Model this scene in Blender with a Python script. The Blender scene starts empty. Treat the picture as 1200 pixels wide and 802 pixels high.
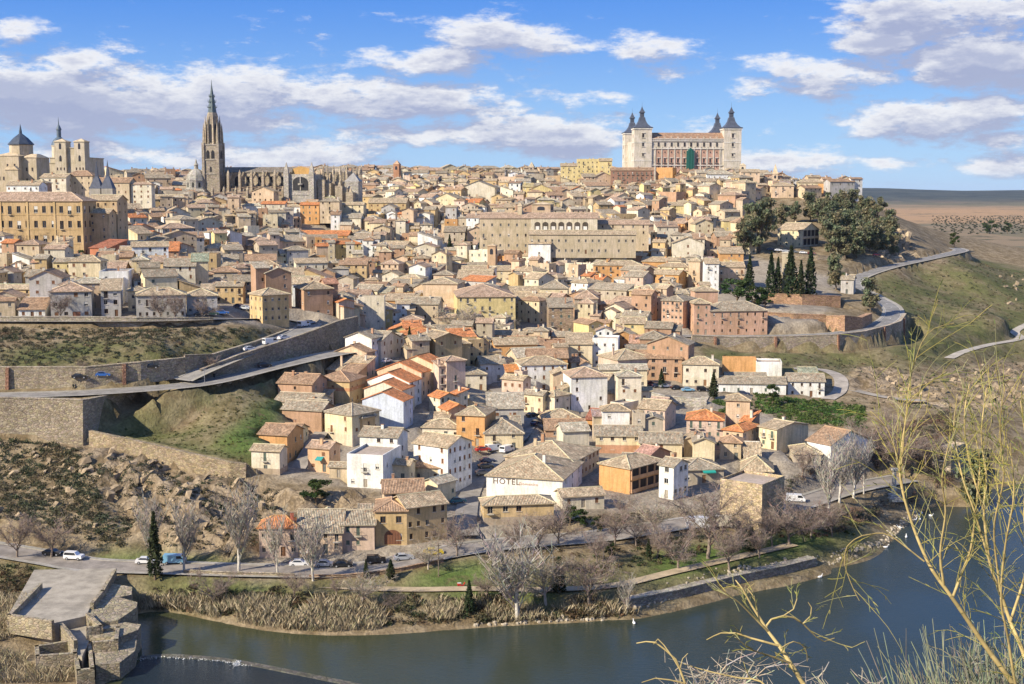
import bpy, math, random
import numpy as np
from mathutils import Vector, Matrix
random.seed(7); RNG = np.random.default_rng(7)
SC = bpy.context.scene
COL = SC.collection
R = math.radians

# ------------------------------------------------------------------ camera
CAMZ, FPX, PIT = 84.0, 1500.0, math.atan(175 / 1500.0)
cam_d = bpy.data.cameras.new('camera'); cam_d.sensor_width = 36; cam_d.lens = 45
cam_d.clip_start = .5; cam_d.clip_end = 60000
cam = bpy.data.objects.new('camera', cam_d); COL.objects.link(cam)
cam.location = (0, 0, CAMZ); cam.rotation_euler = (R(90) - PIT, 0, 0)
SC.camera = cam

# ------------------------------------------------------------------ light
SUN = Vector((-0.70, -0.46, 0.545)).normalized()          # towards the sun
SUN_EL = math.asin(SUN.z); SUN_AZ = math.atan2(SUN.x, SUN.y)
sd = bpy.data.lights.new('sun', 'SUN'); sd.energy = 5.0; sd.angle = R(.5); sd.color = (1, .90, .74)
so = bpy.data.objects.new('sun', sd); COL.objects.link(so)
so.rotation_euler = (-SUN).to_track_quat('-Z', 'Y').to_euler(); so.location = (-300, -200, 400)
vs = SC.view_settings
vs.view_transform = 'Standard'; vs.look = 'None'; vs.gamma = 1; vs.exposure = 0.56
SC.display_settings.display_device = 'sRGB'
cy = SC.cycles
cy.max_bounces = 5; cy.diffuse_bounces = 2; cy.glossy_bounces = 2; cy.transmission_bounces = 2; cy.transparent_max_bounces = 4
cy.use_denoising = True
cy.volume_bounces = 0

class NT:
    """small helper to wire shader nodes"""
    def __init__(s, tree): s.t = tree; s.n = tree.nodes; s.l = tree.links
    def node(s, typ, ins=None, **kw):
        n = s.n.new(typ)
        for k, v in kw.items(): setattr(n, k, v)
        for k, v in (ins or {}).items():
            i = n.inputs[k]
            if hasattr(v, 'is_output') or isinstance(v, bpy.types.NodeSocket): s.l.new(v, i)
            else: i.default_value = v
        return n
    def math(s, op, a, b=0.0, c=0.0, clamp=False):
        n = s.node('ShaderNodeMath', {0: a, 1: b, 2: c}, operation=op); n.use_clamp = clamp
        return n.outputs[0]
    def mix(s, f, a, b, typ='MIX'):
        n = s.node('ShaderNodeMix', data_type='RGBA', blend_type=typ)
        for i, v in ((0, f), (6, a), (7, b)):
            if isinstance(v, bpy.types.NodeSocket): s.l.new(v, n.inputs[i])
            else: n.inputs[i].default_value = v if i == 0 else (tuple(v) + (1,))[:4]
        return n.outputs[2]
    def noise(s, vec, scale, detail=3, rough=.55):
        return s.node('ShaderNodeTexNoise', {'Vector': vec, 'Scale': scale, 'Detail': detail, 'Roughness': rough}).outputs[0]
    def ramp(s, v, a, b, lo=0.0, hi=1.0):
        return s.node('ShaderNodeMapRange', {0: v, 1: a, 2: b, 3: lo, 4: hi}, interpolation_type='SMOOTHSTEP').outputs[0]

def make_world():
    w = bpy.data.worlds.new('World'); SC.world = w; w.use_nodes = True
    w.node_tree.nodes.clear(); N = NT(w.node_tree)
    tc = N.node('ShaderNodeTexCoord').outputs['Generated']
    nrm = N.node('ShaderNodeVectorMath', {0: tc}, operation='NORMALIZE').outputs[0]
    sx = N.node('ShaderNodeSeparateXYZ', {0: nrm})
    az = N.math('ARCTAN2', sx.outputs[0], sx.outputs[1]); el = N.math('ARCSINE', sx.outputs[2])
    sky = N.node('ShaderNodeTexSky', sky_type='NISHITA', sun_disc=False)
    sky.sun_elevation = SUN_EL; sky.sun_rotation = SUN_AZ % (2 * math.pi)
    sky.altitude = 600; sky.air_density = 1.0; sky.dust_density = .25; sky.ozone_density = 3.0
    skyc = N.node('ShaderNodeHueSaturation', {'Saturation': 1.1, 'Value': 1.0, 'Color': sky.outputs[0]}).outputs[0]
    grad = N.mix(N.ramp(el, 0, .17), (2.9, 5.1, 8.2), (.48, 2.2, 7.3)); grad = N.mix(N.ramp(el, .15, 1.2), grad, (.4, 1.5, 5.2))
    skyc = N.mix(.8, skyc, grad)
    # clouds the photograph shows: (azimuth, elevation, half width, half height) in degrees, weight
    def pd(px, py):
        a, b = (px - 600) / FPX, -(py - 401) / FPX
        d = Vector((a, math.cos(PIT) + b * math.sin(PIT), -math.sin(PIT) + b * math.cos(PIT))).normalized()
        return math.atan2(d.x, d.y), math.asin(d.z)
    blobs = [(130, 118, 330, 45, 1.0), (420, 118, 240, 26, .85), (560, 158, 210, 26, .8), (20, 40, 42, 18, .75), (515, 71, 82, 19, 1.05),
             (610, 44, 95, 22, 1.0), (770, 64, 62, 26, .75), (640, 165, 110, 26, .95), (1030, 50, 60, 17, 1.0), (1090, 20, 120, 30, 1.1),
             (975, 88, 95, 28, .9), (1150, 70, 110, 38, .9), (1110, 140, 110, 26, .95), (1180, 160, 60, 10, .9), (930, 190, 130, 18, .75), (250, 178, 260, 30, .7),
             (1040, 192, 60, 10, .75), (1190, 196, 50, 14, .8), (80, 75, 90, 14, .55)]
    g = bpy.data.node_groups.new('cloud_density', 'ShaderNodeTree')
    g.interface.new_socket('az', in_out='INPUT', socket_type='NodeSocketFloat'); g.interface.new_socket('el', in_out='INPUT', socket_type='NodeSocketFloat')
    g.interface.new_socket('d', in_out='OUTPUT', socket_type='NodeSocketFloat')
    G = NT(g); gi = G.node('NodeGroupInput'); go = G.node('NodeGroupOutput')
    a, e = gi.outputs[0], gi.outputs[1]
    acc = None
    for px, py, rx, ry, wt in blobs:
        a0, e0 = pd(px, py)
        u = G.math('MULTIPLY', G.math('SUBTRACT', a, a0), 1500 / rx); v = G.math('MULTIPLY', G.math('SUBTRACT', e, e0), 1500 / ry)
        q = G.math('ADD', G.math('MULTIPLY', u, u), G.math('MULTIPLY', v, v))
        b = G.math('MULTIPLY', G.math('EXPONENT', G.math('MULTIPLY', q, -.9)), wt)
        acc = b if acc is None else G.math('MAXIMUM', acc, b)
    cv = G.node('ShaderNodeCombineXYZ', {0: a, 1: G.math('MULTIPLY', e, 2.7), 2: 3.1}).outputs[0]
    n1 = G.noise(cv, 16.0, 9, .67)
    cv2 = G.node('ShaderNodeCombineXYZ', {0: a, 1: G.math('MULTIPLY', e, 1.9), 2: 8.0}).outputs[0]
    n2 = G.noise(cv2, 4.2, 3, .5)
    # unseen cumulus away from the view, cover tuned for river reflections and fill light
    away = G.ramp(G.math('ABSOLUTE', a), .42, .7)
    high = G.ramp(e, .17, .3)
    away = G.math('MAXIMUM', away, high)
    wide = G.math('MULTIPLY', G.ramp(n2, .47, .66), .75)
    fld = G.math('ADD', G.math('MULTIPLY', acc, G.math('SUBTRACT', 1.0, away)), G.math('MULTIPLY', wide, away))
    d = G.math('ADD', fld, G.math('MULTIPLY', G.math('SUBTRACT', n1, .5), 2.3))
    G.l.new(d, go.inputs[0])
    def dens(da, de):
        gn = N.n.new('ShaderNodeGroup'); gn.node_tree = g
        N.l.new(N.math('ADD', az, da), gn.inputs[0]); N.l.new(N.math('ADD', el, de), gn.inputs[1])
        return gn.outputs[0]
    d0 = dens(0, 0); d1 = dens(-.006, .0125)
    cov = N.ramp(d0, .25, .70); cov = N.math('MULTIPLY', cov, N.ramp(el, -.01, .02))
    lit = N.ramp(N.math('SUBTRACT', d0, d1), -.16, .34)
    thick = N.ramp(d0, .55, 1.15)
    cc = N.mix(lit, (.43, .47, .65), (1.0, .99, .99))
    cc = N.mix(N.math('MULTIPLY', thick, .85), cc, (.41, .45, .64))
    skyem = N.node('ShaderNodeBackground', {'Color': skyc, 'Strength': .082})
    clem = N.node('ShaderNodeBackground', {'Color': cc, 'Strength': .66})
    m = N.node('ShaderNodeMixShader', {0: N.math('MULTIPLY', cov, .92), 1: skyem.outputs[0], 2: clem.outputs[0]})
    N.node('ShaderNodeOutputWorld', {0: m.outputs[0]})
    w.cycles.sampling_method = 'MANUAL'; w.cycles.sample_map_resolution = 512
make_world()

# ------------------------------------------------------------------ pixel <-> world helpers (photo pixels, 1200 x 802)
SP, CP = math.sin(PIT), math.cos(PIT)
def ray(px, py):
    a, b = (px - 600) / FPX, -(py - 401) / FPX
    return Vector((a, CP + b * SP, -SP + b * CP))
def at(px, py, Y):
    d = ray(px, py); t = Y / d.y
    return Vector((d.x * t, Y, CAMZ + d.z * t))
def atz(px, py, z):
    d = ray(px, py); t = (z - CAMZ) / d.z
    return Vector((d.x * t, d.y * t, z))
def pt(px, py, v): return atz(px, py, v) if v < 150 else at(px, py, v)
def proj(X, Y, Z):
    dz = Z - CAMZ; dep = Y * CP - dz * SP
    return 600 + FPX * X / dep, 401 - FPX * (Y * SP + dz * CP) / dep, dep

# ------------------------------------------------------------------ tagging and linking
def tag(o, label=None, cat=None, group=None, kind=None):
    if label: o['label'] = label
    if cat: o['category'] = cat
    if group: o['group'] = group
    if kind: o['kind'] = kind
    return o
def empty(name, loc, rz=0, label=None, cat=None, group=None):
    o = bpy.data.objects.new(name, None); COL.objects.link(o); o.location = loc; o.rotation_euler = (0, 0, rz)
    o.empty_display_size = .5
    return tag(o, label, cat, group)
def link(name, me, parent=None, loc=(0, 0, 0), rz=0):
    o = bpy.data.objects.new(name, me); COL.objects.link(o); o.location = loc; o.rotation_euler = (0, 0, rz)
    if parent: o.parent = parent
    return o
def copy_tree(o, parent=None, kids=None):
    if kids is None:
        kids = {}
        for x in COL.objects:
            if x.parent: kids.setdefault(x.parent.name, []).append(x)
    c = o.copy(); COL.objects.link(c); c.parent = parent
    for ch in kids.get(o.name, []): copy_tree(ch, c, kids)
    return c

def mesh_np(name, V, F, mats, C=None, UV=None, M=None, smooth=False):
    """V (n,3); F list of tuples or an (m,k) array; C one colour per face; UV one pair per corner"""
    me = bpy.data.meshes.new(name)
    V = np.asarray(V, dtype=np.float32)
    if isinstance(F, np.ndarray):
        lt = np.full(len(F), F.shape[1], dtype=np.int32); li = F.reshape(-1).astype(np.int32)
    else:
        lt = np.array([len(f) for f in F], dtype=np.int32); li = np.fromiter((i for f in F for i in f), dtype=np.int32, count=int(lt.sum()))
    me.vertices.add(len(V)); me.vertices.foreach_set('co', V.reshape(-1))
    me.loops.add(len(li)); me.loops.foreach_set('vertex_index', li)
    me.polygons.add(len(lt)); ls = np.zeros(len(lt), dtype=np.int32); ls[1:] = np.cumsum(lt)[:-1]
    me.polygons.foreach_set('loop_start', ls); me.polygons.foreach_set('loop_total', lt)
    for m in mats: me.materials.append(m)
    if M is not None: me.polygons.foreach_set('material_index', np.asarray(M, dtype=np.int32))
    if C is not None:
        a = me.attributes.new('col', 'FLOAT_COLOR', 'CORNER')
        c4 = np.ones((len(lt), 4), dtype=np.float32); c4[:, :3] = np.asarray(C, dtype=np.float32)[:, :3]
        a.data.foreach_set('color', np.repeat(c4, lt, axis=0).reshape(-1))
    if UV is not None:
        u = me.uv_layers.new(name='UVMap'); u.data.foreach_set('uv', np.asarray(UV, dtype=np.float32).reshape(-1))
    me.polygons.foreach_set('use_smooth', np.full(len(lt), bool(smooth), dtype=bool))
    me.update(calc_edges=True)
    return me

class MB:
    """collects faces that share welded corners and links them as ONE mesh"""
    def __init__(s, mats=None, xf=None): s.V = []; s.ix = {}; s.F = []; s.M = []; s.C = []; s.UV = []; s.mats = mats or []; s.xf = xf; s.has_uv = False
    def v(s, p):
        if s.xf is not None: p = s.xf @ Vector(p)
        k = (round(p[0] * 500), round(p[1] * 500), round(p[2] * 500))
        i = s.ix.get(k)
        if i is None: i = s.ix[k] = len(s.V); s.V.append((p[0], p[1], p[2]))
        return i
    def mi(s, m):
        if m not in s.mats: s.mats.append(m)
        return s.mats.index(m)
    def face(s, pts, m, c=(1, 1, 1), uv=None):
        f = [s.v(p) for p in pts]
        if len(set(f)) != len(f):
            g, u2 = [], []
            for i, x in enumerate(f):
                if x not in g: g.append(x); u2.append(uv[i] if uv else None)
            if len(g) < 3: return
            f = g; uv = u2 if uv else None
        s.F.append(tuple(f)); s.M.append(s.mi(m)); s.C.append(c)
        if uv: s.has_uv = True
        s.UV.extend(uv if uv else [(0, 0)] * len(f))
    def box(s, x0, x1, y0, y1, z0, z1, m, c=(1, 1, 1), bottom=True, top=True):
        a = [(x0, y0), (x1, y0), (x1, y1), (x0, y1)]
        for i in range(4):
            p, q = a[i], a[(i + 1) % 4]
            s.face([(p[0], p[1], z0), (q[0], q[1], z0), (q[0], q[1], z1), (p[0], p[1], z1)], m, c)
        if top: s.face([(x, y, z1) for x, y in a], m, c)
        if bottom: s.face([(x, y, z0) for x, y in a[::-1]], m, c)
    def prism(s, pts, z0, z1, m, c=(1, 1, 1), top=None, taper=None):
        """pts CCW footprint; taper: list of top points"""
        t = taper or pts; n = len(pts)
        for i in range(n):
            j = (i + 1) % n
            s.face([(*pts[i], z0), (*pts[j], z0), (*t[j], z1), (*t[i], z1)], m, c)
        s.face([(*p, z1) for p in t], top or m, c)
        s.face([(*p, z0) for p in pts[::-1]], m, c)
    def lathe(s, x, y, prof, n, m, c=(1, 1, 1), a0=0.0, cap=True):
        rings = [[(x + r * math.cos(a0 + 2 * math.pi * k / n), y + r * math.sin(a0 + 2 * math.pi * k / n), z) for k in range(n)] for r, z in prof]
        for A, B in zip(rings, rings[1:]):
            for k in range(n):
                j = (k + 1) % n; s.face([A[k], A[j], B[j], B[k]], m, c)
        if cap and prof[-1][0] > .01: s.face(rings[-1], m, c)
        if cap and prof[0][0] > .01: s.face(rings[0][::-1], m, c)
    def tube(s, P, rad, n, m, c=(1, 1, 1), cap=False):
        P = [Vector(p) for p in P]; prev = None; last = None
        for i, p in enumerate(P):
            d = (P[min(i + 1, len(P) - 1)] - P[max(i - 1, 0)])
            if d.length < 1e-6: continue
            d.normalize()
            u = d.cross(Vector((0, 0, 1)) if abs(d.z) < .9 else Vector((1, 0, 0))).normalized() if last is None else (last - d * last.dot(d)).normalized()
            last = u; w = d.cross(u); r = rad[i] if hasattr(rad, '__len__') else rad
            ring = [p + (u * math.cos(2 * math.pi * k / n) + w * math.sin(2 * math.pi * k / n)) * r for k in range(n)]
            if prev:
                for k in range(n):
                    j = (k + 1) % n; s.face([prev[k], prev[j], ring[j], ring[k]], m, c)
            elif cap: s.face(ring[::-1], m, c)
            prev = ring
        if cap and prev: s.face(prev, m, c)
    def mesh(s, name, smooth=False):
        return mesh_np(name, s.V, s.F, s.mats, s.C, s.UV if s.has_uv else None, s.M, smooth)
    def build(s, name, parent=None, loc=(0, 0, 0), rz=0, smooth=False):
        return link(name, s.mesh(name, smooth), parent, loc, rz)

# ------------------------------------------------------------------ materials
MAT = {}
def material(name, fn):
    m = bpy.data.materials.new(name); m.use_nodes = True
    N = NT(m.node_tree); b = m.node_tree.nodes['Principled BSDF']; MAT[name] = m
    N.b = b; N.pos = N.node('ShaderNodeNewGeometry').outputs['Position']
    fn(N, b); return m
def setc(N, b, col, rough=.9, bump=None, bs=.4, bd=.1, spec=.25):
    if isinstance(col, bpy.types.NodeSocket): N.l.new(col, b.inputs['Base Color'])
    else: b.inputs['Base Color'].default_value = (*col, 1)
    if isinstance(rough, bpy.types.NodeSocket): N.l.new(rough, b.inputs['Roughness'])
    else: b.inputs['Roughness'].default_value = rough
    b.inputs['Specular IOR Level'].default_value = spec
    if bump is not None:
        n = N.node('ShaderNodeBump', {'Height': bump, 'Strength': bs, 'Distance': bd}); N.l.new(n.outputs[0], b.inputs['Normal'])
def attr(N): return N.node('ShaderNodeAttribute', attribute_name='col').outputs['Color']
def m_plaster(N, b):
    c = attr(N); big = N.noise(N.pos, .22, 4, .6); fine = N.noise(N.pos, 2.2, 4, .65)
    st = N.node('ShaderNodeMapping', {'Vector': N.pos, 'Scale': (1.4, 1.4, .18)}).outputs[0]
    streak = N.noise(st, 1.0, 4, .6)
    k = N.math('MULTIPLY', N.math('MULTIPLY', N.ramp(big, .3, .7, .86, 1.08), N.ramp(fine, .3, .7, .88, 1.07)), N.ramp(streak, .42, .66, 1.03, .82))
    setc(N, b, N.mix(1.0, c, N.node('ShaderNodeCombineColor', {0: k, 1: k, 2: N.math('MULTIPLY', k, N.ramp(big, .3, .7, .93, 1.03))}).outputs[0], 'MULTIPLY'), .92, fine, .25, .06)
def m_roof(N, b):
    c = attr(N); uv = N.node('ShaderNodeUVMap').outputs[0]
    sc = N.node('ShaderNodeMapping', {'Vector': uv, 'Scale': (3.1, 1.9, 1)}).outputs[0]
    vor = N.node('ShaderNodeTexVoronoi', {'Vector': sc, 'Scale': 1.0, 'Randomness': .7}); rnd = vor.outputs['Color']
    r1 = N.node('ShaderNodeSeparateColor', {0: rnd})
    sep = N.node('ShaderNodeSeparateXYZ', {0: uv})
    wav = N.math('SINE', N.math('MULTIPLY', sep.outputs[0], 2 * math.pi / .36))
    patch = N.noise(N.pos, .55, 5, .65); fine = N.noise(N.pos, 3.5, 3, .6)
    k = N.math('MULTIPLY', N.ramp(r1.outputs[0], 0, 1, .66, 1.3), N.ramp(patch, .3, .72, .68, 1.25))
    k = N.math('MULTIPLY', k, N.ramp(wav, -1, 1, .68, 1.12))
    cc = N.mix(1.0, c, N.node('ShaderNodeCombineColor', {0: k, 1: k, 2: k}).outputs[0], 'MULTIPLY')
    lich = N.ramp(N.noise(N.pos, .9, 5, .7), .5, .68)
    cc = N.mix(N.math('MULTIPLY', lich, .3), cc, (.36, .31, .22))
    cc = N.mix(N.math('MULTIPLY', N.ramp(r1.outputs[1], .72, .95), .5), cc, (.40, .22, .12))
    setc(N, b, cc, .93, N.math('ADD', N.math('MULTIPLY', wav, .6), fine), .8, .12, .15)
def m_stone(N, b):
    c = attr(N)
    mp = N.node('ShaderNodeMapping', {'Vector': N.pos, 'Scale': (1.0, 1.0, 1.9)}).outputs[0]
    vor = N.node('ShaderNodeTexVoronoi', {'Vector': mp, 'Scale': 1.25}); sep = N.node('ShaderNodeSeparateColor', {0: vor.outputs['Color']})
    edge = N.node('ShaderNodeTexVoronoi', {'Vector': mp, 'Scale': 1.25}, feature='DISTANCE_TO_EDGE').outputs['Distance']
    big = N.noise(N.pos, .12, 4, .65); fine = N.noise(N.pos, 3., 4, .7)
    k = N.math('MULTIPLY', N.math('MULTIPLY', N.ramp(sep.outputs[0], 0, 1, .74, 1.16), N.ramp(big, .3, .7, .78, 1.12)), N.math('MULTIPLY', N.ramp(edge, 0, .1, .62, 1), N.ramp(fine, .3, .7, .85, 1.1)))
    setc(N, b, N.mix(1.0, c, N.node('ShaderNodeCombineColor', {0: k, 1: N.math('MULTIPLY', k, N.ramp(sep.outputs[1], 0, 1, .95, 1.03)), 2: N.math('MULTIPLY', k, N.ramp(sep.outputs[2], 0, 1, .88, 1.05))}).outputs[0], 'MULTIPLY'), .95, N.math('ADD', N.ramp(edge, 0, .15), fine), .6, .15, .15)
def m_flat(rough, spec=.3, amt=.12, sc=2.0):
    def f(N, b):
        c = attr(N); n = N.noise(N.pos, sc, 3); k = N.ramp(n, .3, .7, 1 - amt, 1 + amt)
        setc(N, b, N.mix(1.0, c, N.node('ShaderNodeCombineColor', {0: k, 1: k, 2: k}).outputs[0], 'MULTIPLY'), rough, None, spec=spec)
    return f
def m_glass(N, b):
    n = N.noise(N.pos, .35, 2); setc(N, b, N.mix(N.ramp(n, .35, .65), (.012, .014, .018), (.05, .055, .06)), .12, spec=.5)
def m_leaf(N, b):
    c = attr(N); n = N.noise(N.pos, .6, 4, .65); k = N.ramp(n, .3, .7, .62, 1.4)
    n2 = N.noise(N.pos, .17, 2); 
    cc = N.mix(1.0, c, N.node('ShaderNodeCombineColor', {0: N.math('MULTIPLY', k, N.ramp(n2, .35, .65, .85, 1.2)), 1: k, 2: N.math('MULTIPLY', k, .95)}).outputs[0], 'MULTIPLY')
    setc(N, b, cc, .75, spec=.2)
    tr = N.node('ShaderNodeBsdfTranslucent', {'Color': cc}); mx = N.node('ShaderNodeMixShader', {0: .32, 1: b.outputs[0], 2: tr.outputs[0]})
    N.l.new(mx.outputs[0], N.n['Material Output'].inputs[0])
def m_paint(N, b):
    oc = N.node('ShaderNodeObjectInfo').outputs['Color']; N.l.new(oc, b.inputs['Base Color'])
    b.inputs['Roughness'].default_value = .35; b.inputs['Coat Weight'].default_value = .6; b.inputs['Coat Roughness'].default_value = .1
def m_asphalt(N, b):
    c = attr(N); n = N.noise(N.pos, .3, 5, .65); f = N.noise(N.pos, 6, 2); k = N.math('MULTIPLY', N.ramp(n, .3, .7, .75, 1.25), N.ramp(f, .3, .7, .9, 1.1))
    setc(N, b, N.mix(1.0, c, N.node('ShaderNodeCombineColor', {0: k, 1: k, 2: k}).outputs[0], 'MULTIPLY'), .9, f, .2, .02, .2)
def m_water(N, b):
    big = N.noise(N.pos, .035, 3, .5)
    xs = N.node('ShaderNodeSeparateXYZ', {0: N.pos})
    bank_reflection = N.ramp(N.math('ADD', N.math('MULTIPLY', xs.outputs[0], -1), N.math('MULTIPLY', N.math('SUBTRACT', big, .5), 60)), -60, 60)  # greener towards the left: the banks' reflection put into the water colour
    cc = N.mix(bank_reflection, (.030, .042, .034), (.048, .054, .026))
    mp = N.node('ShaderNodeMapping', {'Vector': N.pos, 'Rotation': (0, 0, .35), 'Scale': (.55, 1.5, 1)}).outputs[0]
    r1 = N.noise(mp, .9, 4, .6); r2 = N.noise(mp, 3.2, 2, .5)
    calm = N.ramp(N.noise(N.pos, .02, 2), .4, .6, .35, 1.0)
    h = N.math('MULTIPLY', N.math('ADD', r1, N.math('MULTIPLY', r2, .35)), calm)
    setc(N, b, cc, .13, h, .42, .28, .36); b.inputs['IOR'].default_value = 1.33
def m_rapid(N, b):
    mp = N.node('ShaderNodeMapping', {'Vector': N.pos, 'Rotation': (0, 0, .35), 'Scale': (.8, 2.0, 1)}).outputs[0]
    setc(N, b, (.016, .026, .032), .1, N.noise(mp, 1.4, 5, .65), .9, .4, .5); b.inputs['IOR'].default_value = 1.33
def m_ground(N, b):
    # zone weights are vertex colours: r grass, g bare rock, b town paving; a fourth layer marks ploughed land, plain and the haze blue put into the far ridge
    z = N.node('ShaderNodeSeparateColor', {0: N.node('ShaderNodeAttribute', attribute_name='zone').outputs['Color']})
    fz = N.node('ShaderNodeSeparateColor', {0: N.node('ShaderNodeAttribute', attribute_name='field_haze').outputs['Color']})
    n1 = N.noise(N.pos, .045, 5, .62); n2 = N.noise(N.pos, .22, 6, .68); n3 = N.noise(N.pos, 1.3, 4, .65)
    dry = N.mix(N.ramp(n2, .36, .66), (.17, .125, .068), (.32, .25, .155))
    grass = N.mix(N.ramp(n2, .38, .62), (.095, .105, .036), (.155, .15, .06))
    gmask = N.math('MULTIPLY', z.outputs[0], N.ramp(N.math('ADD', n1, N.math('MULTIPLY', n2, .5)), .62, .84), clamp=True)
    gmask = N.math('MAXIMUM', gmask, N.math('MULTIPLY', N.ramp(z.outputs[0], .75, 1.0, 0, .85), N.ramp(n1, .35, .6, .35, 1)))
    cc = N.mix(gmask, dry, grass)
    za = N.node('ShaderNodeAttribute', attribute_name='zone').outputs['Alpha']
    cc = N.mix(N.math('MULTIPLY', za, N.ramp(n2, .3, .48)), cc, N.mix(N.ramp(n2, .38, .62), (.075, .125, .028), (.12, .16, .045)))
    cr = N.node('ShaderNodeTexVoronoi', {'Vector': N.node('ShaderNodeMapping', {'Vector': N.pos, 'Scale': (1, 1, .6), 'Rotation': (.3, .5, .2)}).outputs[0], 'Scale': .35}, feature='DISTANCE_TO_EDGE').outputs['Distance']
    rock = N.mix(N.ramp(n2, .35, .65), (.20, .145, .085), (.40, .31, .20))
    rock = N.mix(N.ramp(cr, 0, .1, .6, 0), rock, (.10, .075, .05))
    cc = N.mix(N.math('MULTIPLY', z.outputs[1], N.ramp(n2, .25, .5)), cc, rock)
    town = N.mix(N.ramp(n2, .35, .65), (.25, .21, .16), (.36, .31, .24))
    cc = N.mix(z.outputs[2], cc, town)
    cc = N.mix(N.math('MULTIPLY', fz.outputs[1], .9), cc, N.mix(N.ramp(N.node('ShaderNodeSeparateColor', {0: N.node('ShaderNodeTexVoronoi', {'Vector': N.node('ShaderNodeMapping', {'Vector': N.pos, 'Scale': (1, .5, 1), 'Rotation': (0, 0, .5)}).outputs[0], 'Scale': .006}).outputs['Color']}).outputs[0], .1, .9), (.16, .145, .09), (.27, .20, .125)))
    cc = N.mix(N.math('MULTIPLY', fz.outputs[0], N.ramp(N.noise(N.pos, .006, 4), .3, .45)), cc, (.40, .255, .14))
    cc = N.mix(N.math('MULTIPLY', fz.outputs[1], N.ramp(N.noise(N.pos, .013, 6, .7), .55, .66)), cc, (.07, .075, .045))
    cc = N.mix(N.math('MULTIPLY', fz.outputs[2], .95), cc, N.mix(N.ramp(N.noise(N.pos, .006, 5, .7), .42, .6), (.030, .045, .05), (.07, .085, .08)))  # far ridge: distance haze painted in as a bluish ground colour
    k = N.ramp(n3, .3, .7, .76, 1.2)
    cc = N.mix(1.0, cc, N.node('ShaderNodeCombineColor', {0: k, 1: k, 2: k}).outputs[0], 'MULTIPLY')
    setc(N, b, cc, .97, N.math('ADD', n3, N.math('MULTIPLY', n2, 2.0)), .7, .5, .1)
for nm, fn in (('plaster', m_plaster), ('roof_tile', m_roof), ('stone', m_stone), ('paint', m_flat(.6)), ('metal', m_flat(.45, .5)), ('slate', m_flat(.55, .4, .2, .8)),
               ('glass', m_glass), ('leaf', m_leaf), ('bark', m_flat(.95, .1, .25, 1.5)), ('car_paint', m_paint), ('rubber', m_flat(.85)), ('asphalt', m_asphalt), ('water', m_water), ('rough_water', m_rapid),
               ('ground', m_ground), ('cloth', m_flat(.95, .1, .1, 5)), ('rock', m_flat(.97, .1, .3, .7)), ('straw', m_flat(.95, .1, .18, .8))):
    material(nm, fn)
PLA, ROOF, STO, PNT, MET, SLA, GLA, LEAF, BARK, CPA, RUB, ASP, WAT, GRD, CLO, ROCK = (MAT[k] for k in ('plaster', 'roof_tile', 'stone', 'paint', 'metal', 'slate', 'glass', 'leaf', 'bark', 'car_paint', 'rubber', 'asphalt', 'water', 'ground', 'cloth', 'rock'))
# ------------------------------------------------------------------ terrain
SHORE = [(126, 802), (150, 782), (166, 764), (168, 716), (200, 716), (240, 725), (310, 740), (380, 745), (470, 743), (560, 736), (640, 731), (700, 728), (760, 717), (860, 689),
         (960, 668), (1035, 640), (1052, 622), (1075, 604), (1100, 592), (1150, 578), (1230, 560), (1400, 545)]
CT = []
def C_(*a):
    for px, py, v in a: p = pt(px, py, v); CT.append((p.x, p.y, p.z))
for px, py in SHORE: C_((px, py, .0))
for px, py in SHORE[3:]: p = atz(px, py, 0); CT.append((p.x + (10 if px > 900 else 0), p.y - 9, -2.5))
W_ = [(-400, 0, 70), (-150, 0, 80), (0, 0, 81), (10, 18, 74.6), (150, 0, 80), (400, 0, 70), (0, 90, 37), (-150, 90, 37), (150, 90, 37), (60, 150, 9), (-60, 160, 6), (200, 150, 10), (-40, 185, -3), (0, 195, -4), (40, 195, -4), (100, 195, -4), (160, 200, -4),
      (250, 230, -4), (250, 180, 2), (60, 240, -4), (100, 260, -4), (130, 300, -3), (200, 290, -4), (-90, 190, 1), (-110, 200, 3), (-200, 200, 8), (-300, 230, 20),
      (0, 1130, 78), (-200, 1130, 74), (-400, 1100, 70), (200, 1130, 72), (300, 1130, 50), (-450, 900, 70), (-420, 700, 55), (-300, 500, 50), (-280, 400, 42), (-250, 330, 25), (-220, 280, 10), (420, 1000, 38), (450, 850, 32), (460, 700, 18), (420, 560, 4), (380, 460, -2), (300, 400, -3)]
CT += W_
C_((30, 760, 1.5), (60, 730, 3), (20, 700, 4), (100, 700, 4.2), (100, 670, 5.0), (150, 680, 4.5), (200, 690, 3.2), (240, 712, 1.5), (330, 684, 4), (330, 720, 1.6), (480, 690, 4), (480, 722, 1.6), (560, 688, 4.2), (650, 690, 4), (650, 714, 1.6), (760, 668, 4.5), (860, 648, 4.6), (940, 630, 4.6), (1000, 612, 4.6), (1020, 626, 2.2), (760, 700, 2.0), (870, 672, 2.2))
C_((0, 645, 6), (60, 655, 5.5), (110, 662, 5.2), (200, 667, 5.2), (300, 670, 5.2), (400, 670, 5.2), (470, 660, 6), (540, 640, 7.5), (562, 618, 9), (600, 640, 7), (700, 630, 7), (800, 614, 7), (860, 605, 7.4), (930, 592, 7), (980, 575, 6.5), (1040, 575, 5.5), (350, 650, 6), (440, 642, 7.2), (520, 626, 8.6))
C_((0, 622, 9), (100, 640, 7), (200, 652, 6.3), (290, 640, 7.4), (50, 580, 300), (150, 592, 293), (150, 555, 306), (240, 600, 289), (220, 640, 7), (50, 522, 326), (110, 524, 326), (200, 548, 318), (280, 566, 310), (0, 522, 326), (310, 600, 292), (340, 580, 304), (420, 585, 302))
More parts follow.
